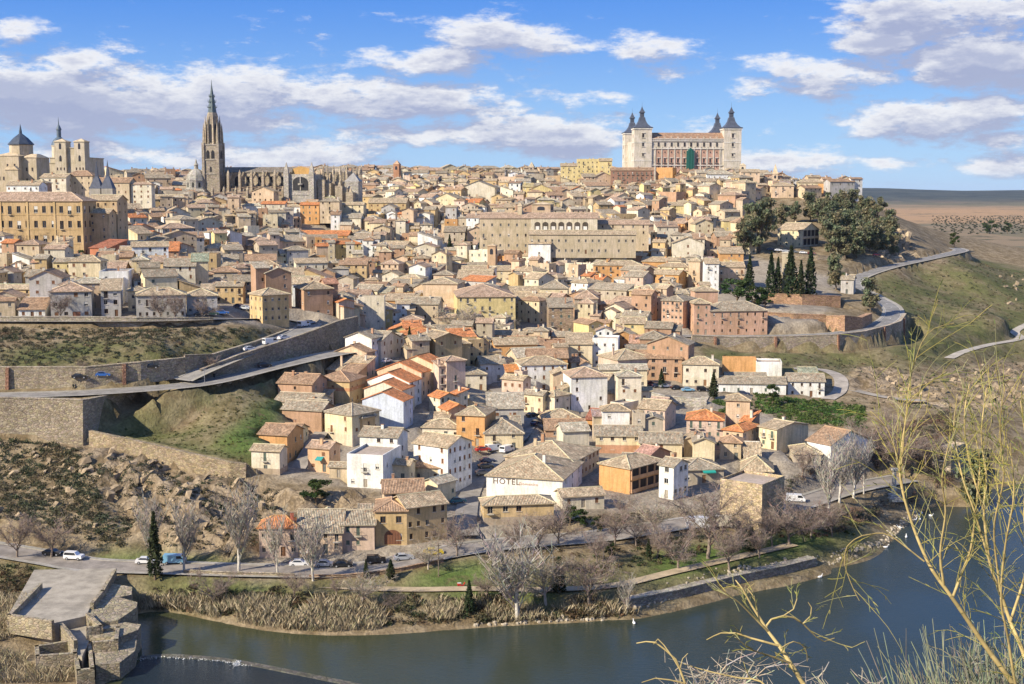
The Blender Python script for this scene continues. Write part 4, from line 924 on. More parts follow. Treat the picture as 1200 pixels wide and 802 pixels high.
# mid slope right
SCH = H(832, 832, 899, 393, 365, 8, 'h', (.58, .36, .24), 'grey', 'long brick school with paired windows above the curving stone wall', name='school', cat='school', side='l', nw=7, ns=0, dd=14, miss=0, style=1, chim=0, pitch=R(24))
H(813, 832, 836, 393, 356, 6, 'h', (.58, .36, .24), 'tan', 'square brick stair tower at the end of the long brick school', name='stair_tower', cat='tower', side='r', nw=2, miss=0, chim=0, dd=8, pitch=R(24))
H(814, 841, 846, 370, 341, 4, 'h', (.58, .37, .25), 'tan', 'brick pavilion with pyramid roof behind the long brick school', side='r', nw=0, chim=0, dd=9)
H(775, 800, 815, 385, 353, -28, 'h', (.58, .37, .25), 'grey', 'three-storey brick wing with many windows left of the school', nw=5, ns=0, miss=0, chim=0)
H(758, 806, 826, 446, 404, -20, 'G', 'brick', 'grey', 'big brick house with dark gable and dormer windows above the car park', nw=3, ns=2, chim=1)
H(745, 799, 802, 446, 420, -8, 'g', 'brick', 'brown', 'brick terrace with projecting brown roof behind the parked cars', side='r', nw=4, big=1, chim=0)
H(701, 724, 764, 447, 422, 24, 'h', 'pink', 'tan', 'pinkish house with black balconies and ochre side wall above the lawn', nw=4, ns=0, bal=.9, miss=0, chim=1)
H(800, 842, 849, 453, 427, -10, 'h', 'pale', 'tan', 'cream three-storey house with small roof block beside the car park', nw=4, chim=1)
H(847, 886, 888, 438, 422, -6, 'f', 'orange', 'tan', 'long orange rendered yard wall with building behind the white houses', side='r', nw=0, chim=0, dd=4, name='garden_building')
H(886, 916, 922, 442, 427, -8, 'f', 'white', 'tan', 'white flat-roofed shed next to the orange yard wall', nw=0, chim=0)
H(841, 921, 923, 463, 450, -4, 'g', 'white', 'grey', 'long low white house with grey roof behind the parked cars', side='r', nw=5, chim=0, pitch=R(18))
H(923, 966, 973, 466, 447, -6, 'g', 'white', 'grey', 'white farmhouse with grey roof above the bright green bank', nw=4, miss=0, chim=0, style=1)
H(748, 779, 800, 505, 480, -26, 'g', 'pink', 'tan', 'pinkish house with cream flank below the small lawn', nw=4, ns=2, miss=0, chim=0)
H(715, 731, 748, 499, 476, -40, 'f', 'pale', 'grey', 'cubic cream house with pale flat roof below the ochre side wall', nw=1, ns=1)
H(687, 706, 718, 505, 492, -20, 'g', 'orange', 'red', 'small orange house with red roof above the broad grey-roofed villas', nw=1)
H(676, 706, 725, 470, 452, -24, 'g', 'tan', 'tan', 'tan house with deep brown eaves at the edge of the lawn', nw=2, oh=.9)
# centre
H(664, 694, 697, 430, 403, -2, 's', 'cream', 'tan', 'tall blank cream house beside the white cubic house', side='r', nw=1, chim=0)
H(694, 724, 729, 430, 399, -8, 'f', 'white', 'tan', 'plain white cubic house near the yellow gable', nw=3, chim=0)
H(672, 690, 707, 404, 380, 26, 'G', 'yellow', 'brown', 'yellow house with solar panel on its roof', side='l', nw=2, ns=0)
H(727, 755, 762, 405, 379, -6, 'g', 'yellow', 'tan', 'pale yellow house with broad gable in the middle of the slope', nw=1, chim=0)
H(618, 665, 668, 444, 419, 2, 'g', 'orange', 'brown', 'orange loggia house with three brown dormers in its roof', side='r', nw=4, bal=.9, miss=0, big=1, pitch=R(26), name='loggia_house')
H(580, 662, 664, 419, 405, 2, 'g', 'cream', 'brown', 'long cream house with brown shutters and brown roof', side='r', nw=7, style=3, chim=2)
H(604, 661, 664, 402, 393, 2, 'h', 'white', 'grey', 'long white house with grey hipped roof in the middle of the slope', side='r', nw=8, chim=0, pitch=R(26))
H(544, 570, 575, 458, 438, 6, 'h', 'pale', 'grey', None, side='r', nw=2)
H(563, 592, 597, 447, 426, 10, 'g', 'white', 'grey', None, side='r', nw=2)
H(532, 560, 571, 425, 397, 18, 's', 'cream', 'orange', 'cream house with steep half gable and orange lower roof', nw=1, side='r')
H(532, 536, 604, 391, 348, 5, 'h', 'yellow', 'pinkish', 'tall yellow convent wing with small scattered windows and attic loggia', name='convent', cat='convent', side='l', nw=8, ns=1, chim=0, dd=16, miss=.3, pitch=R(18))
H(598, 640, 644, 362, 343, 4, 'g', 'tan', 'tan', 'low convent range with broad tan roof', name='convent_range', cat='convent', side='r', nw=4, chim=0, pitch=R(26))
H(643, 672, 676, 391, 360, 3, 's', 'brown', 'grey', 'brown rubble stone block with open attic below the white pavilion', side='r', nw=3, **BR)
H(633, 665, 673, 365, 338, -6, 'h', 'cream', 'grey', 'cream pavilion with two dark windows and pyramid roof', nw=2, miss=0, pitch=R(28), chim=0)
H(673, 700, 705, 381, 350, -6, 'h', 'stone', 'pinkish', 'stone house with steep pinkish hipped roof at the end of the convent', nw=2, miss=0, pitch=R(32), chim=0, **BR)
H(496, 536, 545, 371, 333, -8, 'h', 'peach', 'tan', 'massive pink brick church block with low hipped roof', name='church', cat='church', nw=0, chim=0, dd=16, pitch=R(16))
H(508, 531, 541, 340, 322, -8, 'h', 'peach', 'grey', 'brick church lantern with hipped roof over the pink church block', name='church_lantern', cat='church', nw=3, dd=9, chim=0)
H(536, 576, 580, 345, 326, -6, 'g', 'brick', 'tan', 'brick church nave with dormers in its tiled roof', name='church_nave', cat='church', side='r', nw=3, chim=0, pitch=R(25))
H(541, 603, 607, 331, 317, -2, 'g', 'cream', 'tan', 'long cream range behind the slim brick tower', side='r', nw=6, chim=0)
# orange block
H(695, 752, 760, 342, 311, -6, 'h', 'orange', 'tan', 'long bright orange apartment building with tan roof', name='apartment_building', cat='apartments', nw=7, miss=0, bal=.3)
H(749, 795, 824, 340, 322, -30, 'g', 'orange', 'tan', 'lower wing of the bright orange apartments', name='apartment_wing', cat='apartments', nw=4, ns=3, miss=0)
H(752, 810, 826, 322, 307, -14, 'g', 'orange', 'tan', 'upper orange block with balconied attic above the orange apartments', name='apartment_building', cat='apartments', nw=6, ns=2)
H(788, 824, 828, 316, 285, -4, 'G', 'pale', 'tan', 'big cream house with broad gable above the orange apartments', nw=1, chim=0)
H(770, 792, 806, 284, 268, -24, 'g', 'peach', 'orange', None, nw=4)
H(848, 890, 892, 277, 259, 0, 'h', 'yellow', 'tan', 'yellow villa with many windows left of the wooded hill', side='r', nw=5, name='villa', cat='villa')
LOGH = H(911, 940, 959, 290, 270, -40, 'g', 'cream', 'tan', 'cream villa with dark arcaded loggia in front of the wooded hill', name='villa', cat='villa', nw=4, ns=0, chim=1)
H(842, 872, 874, 340, 313, -2, 'g', 'peach', 'tan', 'peach four-storey house with many windows beside tall cypress trees', side='r', nw=5, bal=.3)
H(826, 842, 845, 345, 309, -2, 'g', 'white', 'tan', None, side='r', nw=2)
H(843, 871, 873, 316, 297, -2, 's', 'orange', 'tan', None, side='r', nw=3)
# upper left and centre landmarks of ordinary build
H(60, 108, 111, 373, 341, 14, 'h', 'grey', 'pinkish', 'grey house with large pinkish roof and brick garage door on the upper street', side='r', nw=4, garage=True, dc=(.30, .13, .07), big=1, chim=1)
H(119, 142, 145, 371, 340, 14, 's', 'grey', 'tan', 'narrow grey house with white party wall on the upper street', side='r', nw=2, big=1, chim=0)
H(160, 218, 220, 373, 345, 14, 'h', 'grey', 'tan', 'long grey house with dark doors on the upper street', side='r', nw=7, bal=.3)
H(219, 255, 258, 368, 346, 14, 'h', 'grey', 'tan', 'grey house with hipped tan roof behind bare street trees', side='r', nw=4)
H(253, 285, 288, 356, 335, 2, 'g', 'ochre', 'grey', 'ochre brick house with balconies on the small upper square', side='r', nw=4, bal=.6, style=1)
H(293, 308, 339, 379, 346, -52, 'h', 'ochre', 'tan', 'tall corner house with sunlit ochre front and shaded brown flank', nw=3, ns=4, miss=0)
H(22, 53, 55, 373, 362, 8, 's', 'white', 'brown', 'low white shed with brown sloping roof on the upper street', side='r', nw=3, chim=0)
H(-6, 18, 21, 374, 352, 8, 'g', 'tan', 'brown', None, side='r', nw=2)
H(106, 128, 150, 313, 291, -30, 's', 'red', 'red', 'rust red blank walled building below the yellow seminary', nw=0, ns=0, chim=0)
H(105, 148, 156, 295, 283, -8, 'g', 'peach', 'orange', None, nw=4)
H(133, 162, 180, 302, 274, -34, 'G', 'cream', 'tan', 'cream gabled hall with dark flank beside the yellow seminary', nw=1, ns=2, chim=0)
H(168, 214, 222, 254, 232, -14, 'g', 'cream', 'tan', 'cream blocky palace with small windows below the skyline', nw=3, chim=0)
H(223, 240, 258, 256, 238, -30, 'g', 'peach', 'tan', 'peach block in front of the chapel dome', nw=1, chim=0)
BIGO = H(432, 476, 480, 262, 238, -4, 'g', 'ochre', 'tan', 'large ochre palace with a row of attic windows right of the cathedral', name='palace', cat='palace', side='r', nw=6, miss=0, chim=0)
H(438, 473, 487, 307, 291, -18, 'g', 'peach', 'tan', 'peach block with dark brick gallery on its flank', nw=3, ns=2, chim=0)
H(346, 384, 388, 356, 343, 4, 'g', 'white', 'light', 'white house with a row of six dark arches', side='r', nw=6, miss=0, big=1, band=((.6, .3, .18), (-1, 1.2)))
H(385, 415, 419, 368, 347, -4, 'h', 'ochre', 'brown', None, side='r', nw=2)
H(385, 404, 408, 320, 309, -8, 'G', 'yellow', 'tan', 'bright yellow low gabled house in the dense roofs', nw=0)
H(342, 408, 414, 288, 276, -6, 'g', 'orange', 'orange', 'long orange house with projecting orange roof among white houses', nw=6)
H(429, 464, 471, 384, 362, -8, 'h', 'grey', 'grey', 'grey house with dark shaded flank near the peach balcony house', nw=2)
H(450, 482, 486, 378, 352, -6, 's', 'orange', 'tan', 'orange rendered house with blank front above the peach balcony house', nw=2)
H(417, 445, 449, 302, 280, 6, 's', 'white', 'tan', 'bright white house with slanting roof line', side='r', nw=2)
H(619, 645, 650, 322, 286, -8, 'g', 'white', 'tan', 'tall white blank house in front of the arcaded convent', nw=1, chim=0)
H(652, 668, 690, 318, 284, -40, 'G', 'white', 'tan', None, nw=1, ns=2)
H(676, 702, 704, 214, 188, -2, 'f', 'yellow', 'tan', 'tall yellow apartment block on the ridge left of the fortress', name='apartment_block', cat='apartments', side='r', nw=5, miss=0, dd=14)
H(657, 676, 678, 220, 195, -2, 'g', 'yellow', 'tan', 'stepped yellow apartment wing on the ridge', name='apartment_block', cat='apartments', side='r', nw=3, miss=0)
H(702, 717, 719, 214, 189, -2, 'g', 'yellow', 'tan', 'narrow ochre apartment house between the yellow block and the red hotel', name='apartment_block', cat='apartments', side='r', nw=2)
H(716, 766, 768, 222, 200, -2, 'g', 'brick', 'brown', 'dark red brick hotel with balcony rows below the fortress', name='brick_hotel', cat='hotel', wcv=(.33, .19, .13), side='r', nw=9, bal=.8, miss=0)
H(769, 788, 798, 216, 198, -24, 'f', 'orange', 'tan', 'plain orange brick block at the foot of the fortress', nw=0, ns=0, chim=0)
H(540, 580, 586, 240, 220, -6, 'G', 'pale', 'grey', 'pale theatre with dark glazed gable on the skyline', name='theatre', cat='theatre', nw=0, ns=0, chim=0)
H(936, 968, 970, 226, 214, -2, 'h', 'cream', 'tan', 'cream villa with tan hipped roof on the wooded ridge', name='villa', cat='villa', side='r', nw=5)
H(955, 975, 982, 228, 217, -20, 'f', 'orange', 'tan', 'orange block on the wooded ridge', nw=0, chim=0)
H(905, 930, 932, 232, 218, -4, 'h', 'peach', 'tan', None, side='r', nw=3)
H(868, 890, 892, 222, 202, -4, 'g', 'peach', 'tan', None, side='r', nw=3)
H(730, 755, 760, 262, 240, -8, 'h', 'pale', 'tan', None, nw=3)
H(783, 815, 818, 256, 241, -4, 'g', 'yellow', 'tan', 'wide yellow house on the slope below the fortress', side='r', nw=2)
H(845, 870, 874, 242, 226, -4, 'g', 'white', 'tan', None, nw=2)
for a in [(1032, 1046, 1050, 250, 241, -4, 'h', 'pale', 'tan')]: H(*a)
print('hand houses', len(HOUSES), 'widths', [round(h['w']) for h in HOUSES if h['w'] > 26 or h['w'] < 4], 'h', [round(h['h'], 1) for h in HOUSES if h['h'] > 16 or h['h'] < 2.5])
# ------------------------------------------------------------------ landmarks
EXTRA_FOOT = []
def foot(o, x0, x1, y0, y1):
    c = o.matrix_basis @ Vector(((x0 + x1) / 2, (y0 + y1) / 2, 0)); EXTRA_FOOT.append((c.x, c.y, x1 - x0, y1 - y0, o.rotation_euler.z))
def put(root, name, fn, smooth=False):
    b = MB(); fn(b); return b.build(name, root, smooth=smooth)
def win(root, x, y, z, w, h, an=0.0, style=1, rec=-.03):
    fm, pm, fme, pme, both = window_mesh(w, h, style); return link('window', both, root, (x, y + rec if an == 0 else y, z), an)
def slate_spire(b, x, y, z, hw, hts, c=(.075, .085, .11)):
    q = 2 ** .5; e, k, l, s = hts       # bell roof, lantern, spike
    pr = [(hw * 1.12, 0), (hw * 1.12, .5), (hw * .88, e * .14), (hw * .6, e * .36), (hw * .4, e * .66), (hw * .3, e), (hw * .3, e + .01), (hw * .22, e + .3), (hw * .22, e + k), (hw * .3, e + k + .1), (hw * .3, e + k + .7), (hw * .2, e + k + 1.6), (hw * .12, e + k + l * .6), (.12, e + k + l), (.05, e + k + l + s)]
    b.lathe(x, y, [(r * q if r > .2 else r, z + t) for r, t in pr], 4, SLA, c, R(45))
# --- the fortress
FC = (.63, .555, .45)
p = at(743, 203, 955); AL = empty('fortress', (p.x, p.y, p.z - 4), R(3.5), 'huge pale four-towered fortress with slate spires crowning the hill', 'fortress'); AW, AD, AT, AZ = 80.0, 60.0, 13.0, 4.0
foot(AL, -3, AW + 3, -4, AD)
FH = 29.0
put(AL, 'wall', lambda b: (b.box(AT - .5, AW - AT + .5, 1.0, AD - 2, -6, FH, PLA, FC), b.box(2.2, 12, AT, AD - AT, -6, FH - 1, PLA, FC), b.box(AW - 12, AW - 2.2, AT, AD - AT, -6, FH - 1, PLA, FC)))
for x, y in ((0, 0), (AW - AT, 0), (0, AD - AT), (AW - AT, AD - AT)):
    dz = 0 if y == 0 else 1.5
    tw = put(AL, 'tower', lambda b: (b.box(x, x + AT, y, y + AT, -8, 36 - dz, PLA, FC), b.box(x - .5, x + AT + .5, y - .5, y + AT + .5, 36 - dz, 37 - dz, PLA, (.74, .69, .6)), b.box(x - .2, x + AT + .2, y - .2, y + AT + .2, 26.2, 26.7, PLA, (.74, .69, .6)), b.box(x - .2, x + AT + .2, y - .2, y + AT + .2, 13, 13.5, PLA, (.74, .69, .6))))
    put(tw, 'spire', lambda b: slate_spire(b, x + AT / 2, y + AT / 2, 37 - dz, AT / 2, (8.0, 3.2, 4.8, 3.4)))
    if y == 0:
        for z, w, h in ((30, 1.5, 3.0), (23.5, 1.5, 3.2), (16.4, 1.3, 2.0), (5, 1.3, 2.4)):
            win(AL, x + AT / 2, y, z, w, h)
            put(AL, 'window_surround', lambda b: (b.box(x + AT / 2 - 1.3, x + AT / 2 + 1.3, y - .5, y - .08, z + h + .15, z + h + .55, PLA, (.6, .55, .47)), b.box(x + AT / 2 - 1.2, x + AT / 2 + 1.2, y - .4, y - .06, z - .4, z - .05, PLA, (.6, .55, .47))))
    for z in (30, 23.5, 16.4): win(AL, x - .03, y + AT / 2, z, 1.4, 2.4, R(-90))
fx = [AT + 5.2 + i * 4.85 for i in range(10)]
for i, x in enumerate(fx):
    put(AL, 'wall_panel', lambda b: b.box(x - 1.75, x + 1.75, .93, 1.0, 2.2, 21.5, PLA, (.54, .33, .245)))
    put(AL, 'pilaster', lambda b: b.box(x - 2.475 - .45, x - 2.475 + .45, .6, .92, -2, FH - 5.6, PLA, FC))
    for z, w, h in ((23.4, 1.4, 3.0), (18.8, .9, 1.1), (11.6, 1.3, 3.2), (8.0, .9, 1.0), (2.6, 1.1, 2.0)):
        win(AL, x, .90, z, w, h)
    put(AL, 'window_surround', lambda b: (b.box(x - 1.2, x + 1.2, .45, .88, 15.0, 15.5, PLA, (.66, .6, .52)), b.box(x - 1.3, x + 1.3, .3, .88, 10.9, 11.4, MET, (.06, .06, .06))))
    put(AL, 'dormer', lambda b: (b.box(x - .6, x + .6, 1.6, 3.2, FH + .2, FH + 1.7, PLA, FC)))
put(AL, 'pilaster', lambda b: b.box(fx[-1] + 2.02, fx[-1] + 2.92, .6, .92, -2, FH - 5.6, PLA, FC))
for z in (9.7, 21.9, 27.6, FH): put(AL, 'cornice', lambda b: b.box(AT + .1, AW - AT - .1, .35, .99, z - .3, z + .35, PLA, (.68, .62, .54)))
def alc_roof(b):
    slope(b, (AT, .4, FH + .36), (AW - AT, .4, FH + .36), (AW - AT, 9, FH + 5), (AT, 9, FH + 5), .2, (.47, .29, .18)); slope(b, (AW - AT, 18, FH + .36), (AT, 18, FH + .36), (AT, 9, FH + 5), (AW - AT, 9, FH + 5), .2, (.47, .29, .18))
put(AL, 'roof', alc_roof)
put(AL, 'scaffold_netting', lambda b: [b.box(39 + i * 1.1, 39 + i * 1.1 + 1.08, -1.2 - .22 * (i % 2), .25, 7 - i % 2, 22.5 - abs(i - 2) * 1.1, CLO, (.03, .12, .095)) for i in range(5)])
# --- the cathedral
p = at(258, 240, 800); CA = empty('cathedral', (p.x, p.y, p.z - 2), R(-7), 'great grey stone gothic cathedral with one tall spired tower and flying buttresses', 'cathedral')
CS, CG = (.52, .43, .31), (.43, .365, .28)
k_ = .545
def cx(px): return (px - 258) * k_ * 1.02
def cz_(py): return (240 - py) * k_ + 2
foot(CA, cx(215), cx(432), -9, 45)
tw = put(CA, 'tower', lambda b: [b.box(-11.0, 0, 0, 11.0, -6, cz_(172), STO, CG)] + [b.box(x - .9, x + .9, y - .9, y + .9, -6, cz_(170), STO, CG) for x in (-11.0, 0) for y in (0, 11.0)] + [b.box(-11.4, .4, -.4, 11.4, z, z + .7, STO, (.46, .41, .33)) for z in (cz_(206), cz_(190), cz_(173))])
def belfry(b):
    for cxx in (-7.6, -3.9):
        b.face([(cxx + x, -.08, cz_(188) + z) for x, z in arch_pts2(2.5, 5.2)], PLA, (.03, .03, .035))
    b.face([(-5.7 + x, -.08, cz_(203) + z) for x, z in arch_pts2(1.6, 3.4)], PLA, (.04, .04, .045))
    for yy in (3.8, 7.6): b.face([(.08, yy + x, cz_(188) + z) for x, z in arch_pts2(2.5, 5.2)], PLA, (.03, .03, .035))
def arch_pts2(w, h, n=6):
    r = w / 2; sp = h * .62; L = [(-r, 0), (r, 0)]
    for k in range(n + 1): t = k / n; L.append((r * math.cos(t * math.pi / 2) , sp + (h - sp) * math.sin(t * math.pi / 2)))
    for k in range(1, n + 1): t = k / n; L.append((-r * math.sin(t * math.pi / 2), sp + (h - sp) * math.cos(t * math.pi / 2)))
    return L
put(tw, 'belfry_arch', belfry)['kind'] = 'stuff'
ox, oy = -5.5, 5.5
def octo(b):
    b.lathe(ox, oy, [(5.0, cz_(172)), (4.6, cz_(150)), (4.0, cz_(140)), (3.2, cz_(136))], 8, STO, CG, R(22.5))
    for k in range(8):
        a = R(45 * k + 22.5); x, y = ox + 5.1 * math.cos(a), oy + 5.1 * math.sin(a)
        b.lathe(x, y, [(.95, cz_(172)), (.8, cz_(152)), (.62, cz_(148)), (.05, cz_(139))], 4, STO, CS, a)
    for k in range(4):
        x, y = ox + (5 if k % 2 else -5), oy + (5 if k > 1 else -5); b.lathe(x, y, [(1.2, cz_(172)), (1.0, cz_(160)), (.05, cz_(147))], 4, STO, CS, R(45))
    for k in range(8):
        a = R(45 * k); c, s = math.cos(a), math.sin(a)
        b.face([(ox + c * 4.75 - s * x * .8 - c * .045 * z * .35, oy + s * 4.75 + c * x * .8 - s * .045 * z * .35, cz_(170) + z) for x, z in arch_pts2(2.3, 11.5)], PLA, (.035, .035, .04))
put(tw, 'octagon', octo)
def spire(b):
    b.lathe(ox, oy, [(3.1, cz_(136)), (2.6, cz_(131)), (2.0, cz_(124)), (1.45, cz_(118)), (.9, cz_(112)), (.45, cz_(107)), (.3, cz_(105)), (.07, cz_(99))], 8, SLA, (.10, .13, .13), R(22.5))
    for py, r in ((130, 3.3), (124, 2.7), (118, 2.0)):
        for k in range(8): a = R(45 * k + 22.5); b.tube([(ox + r * .7 * math.cos(a), oy + r * .7 * math.sin(a), cz_(py) - .4), (ox + r * math.cos(a), oy + r * math.sin(a), cz_(py)), (ox + r * 1.1 * math.cos(a), oy + r * 1.1 * math.sin(a), cz_(py) + 1.5)], [.3, .25, .05], 4, SLA, (.11, .14, .14))
put(tw, 'spire', spire); tw.scale = (.86, .86, 1); tw.location = (-.5, 0, 0)
N0, N1 = cx(252), cx(340)
put(CA, 'nave_wall', lambda b: (b.box(N0, N1, 10, 24, -6, cz_(203), STO, CS), b.box(N0, N1, 2, 10, -6, cz_(222), STO, CG), b.box(N0, N1, -6, 2, -6, cz_(229), STO, CS)))
def nroof(b):
    slope(b, (N0, 9.4, cz_(203)), (N1, 9.4, cz_(203)), (N1, 17, cz_(197)), (N0, 17, cz_(197)), .3, (.27, .24, .19)); slope(b, (N1, 24.6, cz_(203)), (N0, 24.6, cz_(203)), (N0, 17, cz_(197)), (N1, 17, cz_(197)), .3, (.27, .24, .19))
put(CA, 'nave_roof', nroof)
def aroof(b): slope(b, (N0, -6.4, cz_(228.5)), (N1, -6.4, cz_(228.5)), (N1, 2, cz_(225)), (N0, 2, cz_(225)), .2, (.36, .27, .19)); slope(b, (N0, 1.8, cz_(221.8)), (N1, 1.8, cz_(221.8)), (N1, 10, cz_(219)), (N0, 10, cz_(219)), .2, (.36, .27, .19))
put(CA, 'aisle_roof', aroof)
for i in range(7):
    x = cx(252 + i * 13.4) + .8
    def butt(b):
        b.box(x - .7, x + .7, 1.0, 3.4, -4, cz_(206), STO, CS); b.lathe(x, 2.2, [(1.1, cz_(206)), (.9, cz_(204)), (.05, cz_(200.5))], 4, STO, CS, R(45))
        b.box(x - .6, x + .6, -7.4, -5, -5, cz_(223), STO, CS); b.lathe(x, -6.2, [(.9, cz_(223)), (.05, cz_(219))], 4, STO, CS, R(45))
        for k in range(5):
            y0, y1 = 3.4 + k * 1.32, 3.4 + (k + 1) * 1.32; z = cz_(212) + k * .8; b.box(x - .4, x + .4, y0, y1, z, z + 1.3 + .3 * abs(2 - k), STO, CS)
    put(CA, 'flying_buttress', butt)
    if i < 6:
        xm = x + 13.4 * k_ * .51
        put(CA, 'window', lambda b: (b.face([(xm + q, 9.92, cz_(219.0) + z) for q, z in arch_pts2(4.6, 6.2)], PLA, (.035, .035, .04)), b.box(xm - .12, xm + .12, 9.78, 9.9, cz_(218.9), cz_(209), STO, CS)))
        put(CA, 'window', lambda b: b.face([(xm + q, 1.93, cz_(225.0) + z) for q, z in arch_pts2(2.4, 1.5)], PLA, (.04, .04, .045)))
T0, T1 = cx(338), cx(372)
WH = (.56, .51, .43)
put(CA, 'transept', lambda b: (b.box(T0, T1, -8, 24, -6, cz_(206), STO, WH), b.box(T0 + 2, T1 - 2, -8.3, -8.02, cz_(229), cz_(227.6), STO, (.6, .55, .47))))
put(CA, 'gable', lambda b: b.prism([(cx(345), -6), (cx(365), -6), (cx(365), -4.6), (cx(345), -4.6)], cz_(205.8), cz_(200), PLA, (.55, .33, .12)))
put(CA, 'gable', lambda b: b.face([(cx(345), -6, cz_(200)), (cx(365), -6, cz_(200)), (cx(355), -6, cz_(196.8))], PLA, (.55, .33, .12)))
put(CA, 'rose_window', lambda b: (b.face([(cx(355) + q, -8.12, cz_(224) + z) for q, z in arch_pts2(9.6, 8.2)], PLA, (.05, .048, .05)), b.box(cx(355) - .3, cx(355) + .3, -8.4, -8.15, cz_(224), cz_(209), STO, WH), b.lathe(cx(355), -8.3, [(1.5, cz_(218)), (1.5, cz_(216))], 8, STO, WH)))
for px in (339.5, 368):
    put(CA, 'pinnacle_tower', lambda b: (b.box(cx(px) - 1.5, cx(px) + 1.5, -9.6, -6.6, -6, cz_(204), STO, WH), b.lathe(cx(px), -8.1, [(1.9, cz_(204)), (1.5, cz_(200)), (.08, cz_(192.5))], 4, STO, WH, R(45))))
put(CA, 'apse', lambda b: (b.lathe(cx(387), 17, [(13.5, -6), (13.5, cz_(216)), (11.5, cz_(213)), (8.5, cz_(212.9)), (8.5, cz_(203)), (3, cz_(199))], 10, STO, CS, R(18)), b.box(T1, cx(387), 10, 24, -6, cz_(203), STO, CS)))
def aproof(b): slope(b, (T1 - .2, 9.4, cz_(203)), (cx(387), 9.4, cz_(203)), (cx(387), 17, cz_(198)), (T1 - .2, 17, cz_(198)), .3, (.27, .24, .19))
put(CA, 'apse_roof', aproof)
for k in range(15):
    a = R(-175 + k * 17); x, y = cx(387) + 13.5 * math.cos(a), 17 + 13.5 * math.sin(a); rr = random.Random(k)
    put(CA, 'pinnacle', lambda b: (b.box(x - .65, x + .65, y - .65, y + .65, -4, cz_(204 + rr.uniform(-1, 3)), STO, CS), b.lathe(x, y, [(1.0, cz_(206)), (.8, cz_(202)), (.06, cz_(194.5 + rr.uniform(-1, 3)))], 4, STO, CS, a)))
def chp(b): b.box(cx(403), cx(418), -4, 6, -6, cz_(214), STO, WH); b.lathe((cx(403) + cx(418)) / 2, 1, [(6.6, cz_(214)), (.1, cz_(204))], 4, SLA, (.30, .28, .25), R(45))
put(CA, 'chapel', chp)
for px, y, h in ((377, -3, 212), (383, -1, 216), (399, -8, 219), (404, -6, 222), (411, -8, 226)):
    put(CA, 'side_chapel', lambda b: (b.box(cx(px) - 2.2, cx(px) + 2.2, y - 3, y + 6, -6, cz_(h), STO, CS), b.lathe(cx(px), y, [(1.3, cz_(h)), (.05, cz_(h - 7))], 4, STO, CS, R(45))))
def domech(b):
    x, y = cx(230), 2.0
    b.box(x - 6.8, x + 6.8, -5, 9, -6, cz_(222), STO, (.47, .43, .36)); b.lathe(x, y, [(6.6, cz_(222)), (6.4, cz_(213)), (6.8, cz_(212.9)), (6.6, cz_(211.5)), (5.9, cz_(207)), (4.4, cz_(203)), (2.2, cz_(200)), (1.3, cz_(199.4)), (1.2, cz_(195.5)), (1.6, cz_(195.3)), (.8, cz_(193)), (.08, cz_(188))], 10, STO, (.45, .42, .36))
    for k in range(10):
        a = R(36 * k + 18); b.face([(x + 6.28 * math.cos(a) - math.sin(a) * q, y + 6.28 * math.sin(a) + math.cos(a) * q, cz_(220.5) + z) for q, z in arch_pts2(1.3, 3.2)], PLA, (.05, .05, .05))
put(CA, 'dome_chapel', domech)
# --- seminary, churches and towers of the left skyline
SEMI = SEM = H(-70, 99, 104, 304, 236, -3, 'h', 'ochre', 'pinkish', 'very large yellow seminary with regular rows of brown windows', name='seminary', cat='seminary', Y=520, nw=17, ns=3, st=4, miss=0, style=1, big=1, ww=1.55, wh=2.7, dd=15, chim=0, wcv=(.54, .375, .195), pitch=R(24))
H(103, 129, 130, 290, 250, -3, 'g', 'ochre', 'tan', 'ochre chapel range joining the yellow seminary to its tall wing', name='seminary_chapel', cat='seminary', Y=528, nw=2, dd=8, chim=0, wcv=(.56, .41, .23))
H(104, 139, 151, 290, 235, -6, 'g', 'ochre', 'tan', 'tall brown wing behind the yellow seminary', name='seminary_wing', cat='seminary', Y=538, nw=4, ns=2, chim=0, wcv=(.53, .38, .22))
p = at(72, 216, 770); CH = empty('church', (p.x, p.y, p.z), R(-6), 'pale church with twin square towers and a slate dome on the skyline', 'church'); m_ = .515
Hz = lambda py: (216 - py) * m_
foot(CH, -14, 22, -8, 24)
PC = (.52, .44, .32)
for name, x0, x1, y0, y1, py in (('tower', -3, 5, -2, 6, 168), ('tower', 11, 18.5, -2, 6, 168), ('facade', 5, 11, 0, 5, 175), ('nave', -10, 18, 5, 30, 186), ('transept', -12, 4, 4, 22, 192)):
    put(CH, name, lambda b: (b.box(x0, x1, y0, y1, -8, Hz(py), PLA, PC), b.box(x0 - .4, x1 + .4, y0 - .4, y1 + .4, Hz(py), Hz(py) + .5, PLA, (.5, .43, .31))))
    if name == 'tower':
        put(CH, 'tower_roof', lambda b: b.lathe((x0 + x1) / 2, (y0 + y1) / 2, [(6, Hz(py) + .51), (.1, Hz(py) + 2.2)], 4, ROOF, RCOL['tan'], R(45)))
        for z in (Hz(176), Hz(190)): put(CH, 'belfry_opening', lambda b: b.face([((x0 + x1) / 2 + q, y0 - .06, z + zz) for q, zz in arch_pts2(1.7, 3.6)], PLA, (.04, .04, .05)))
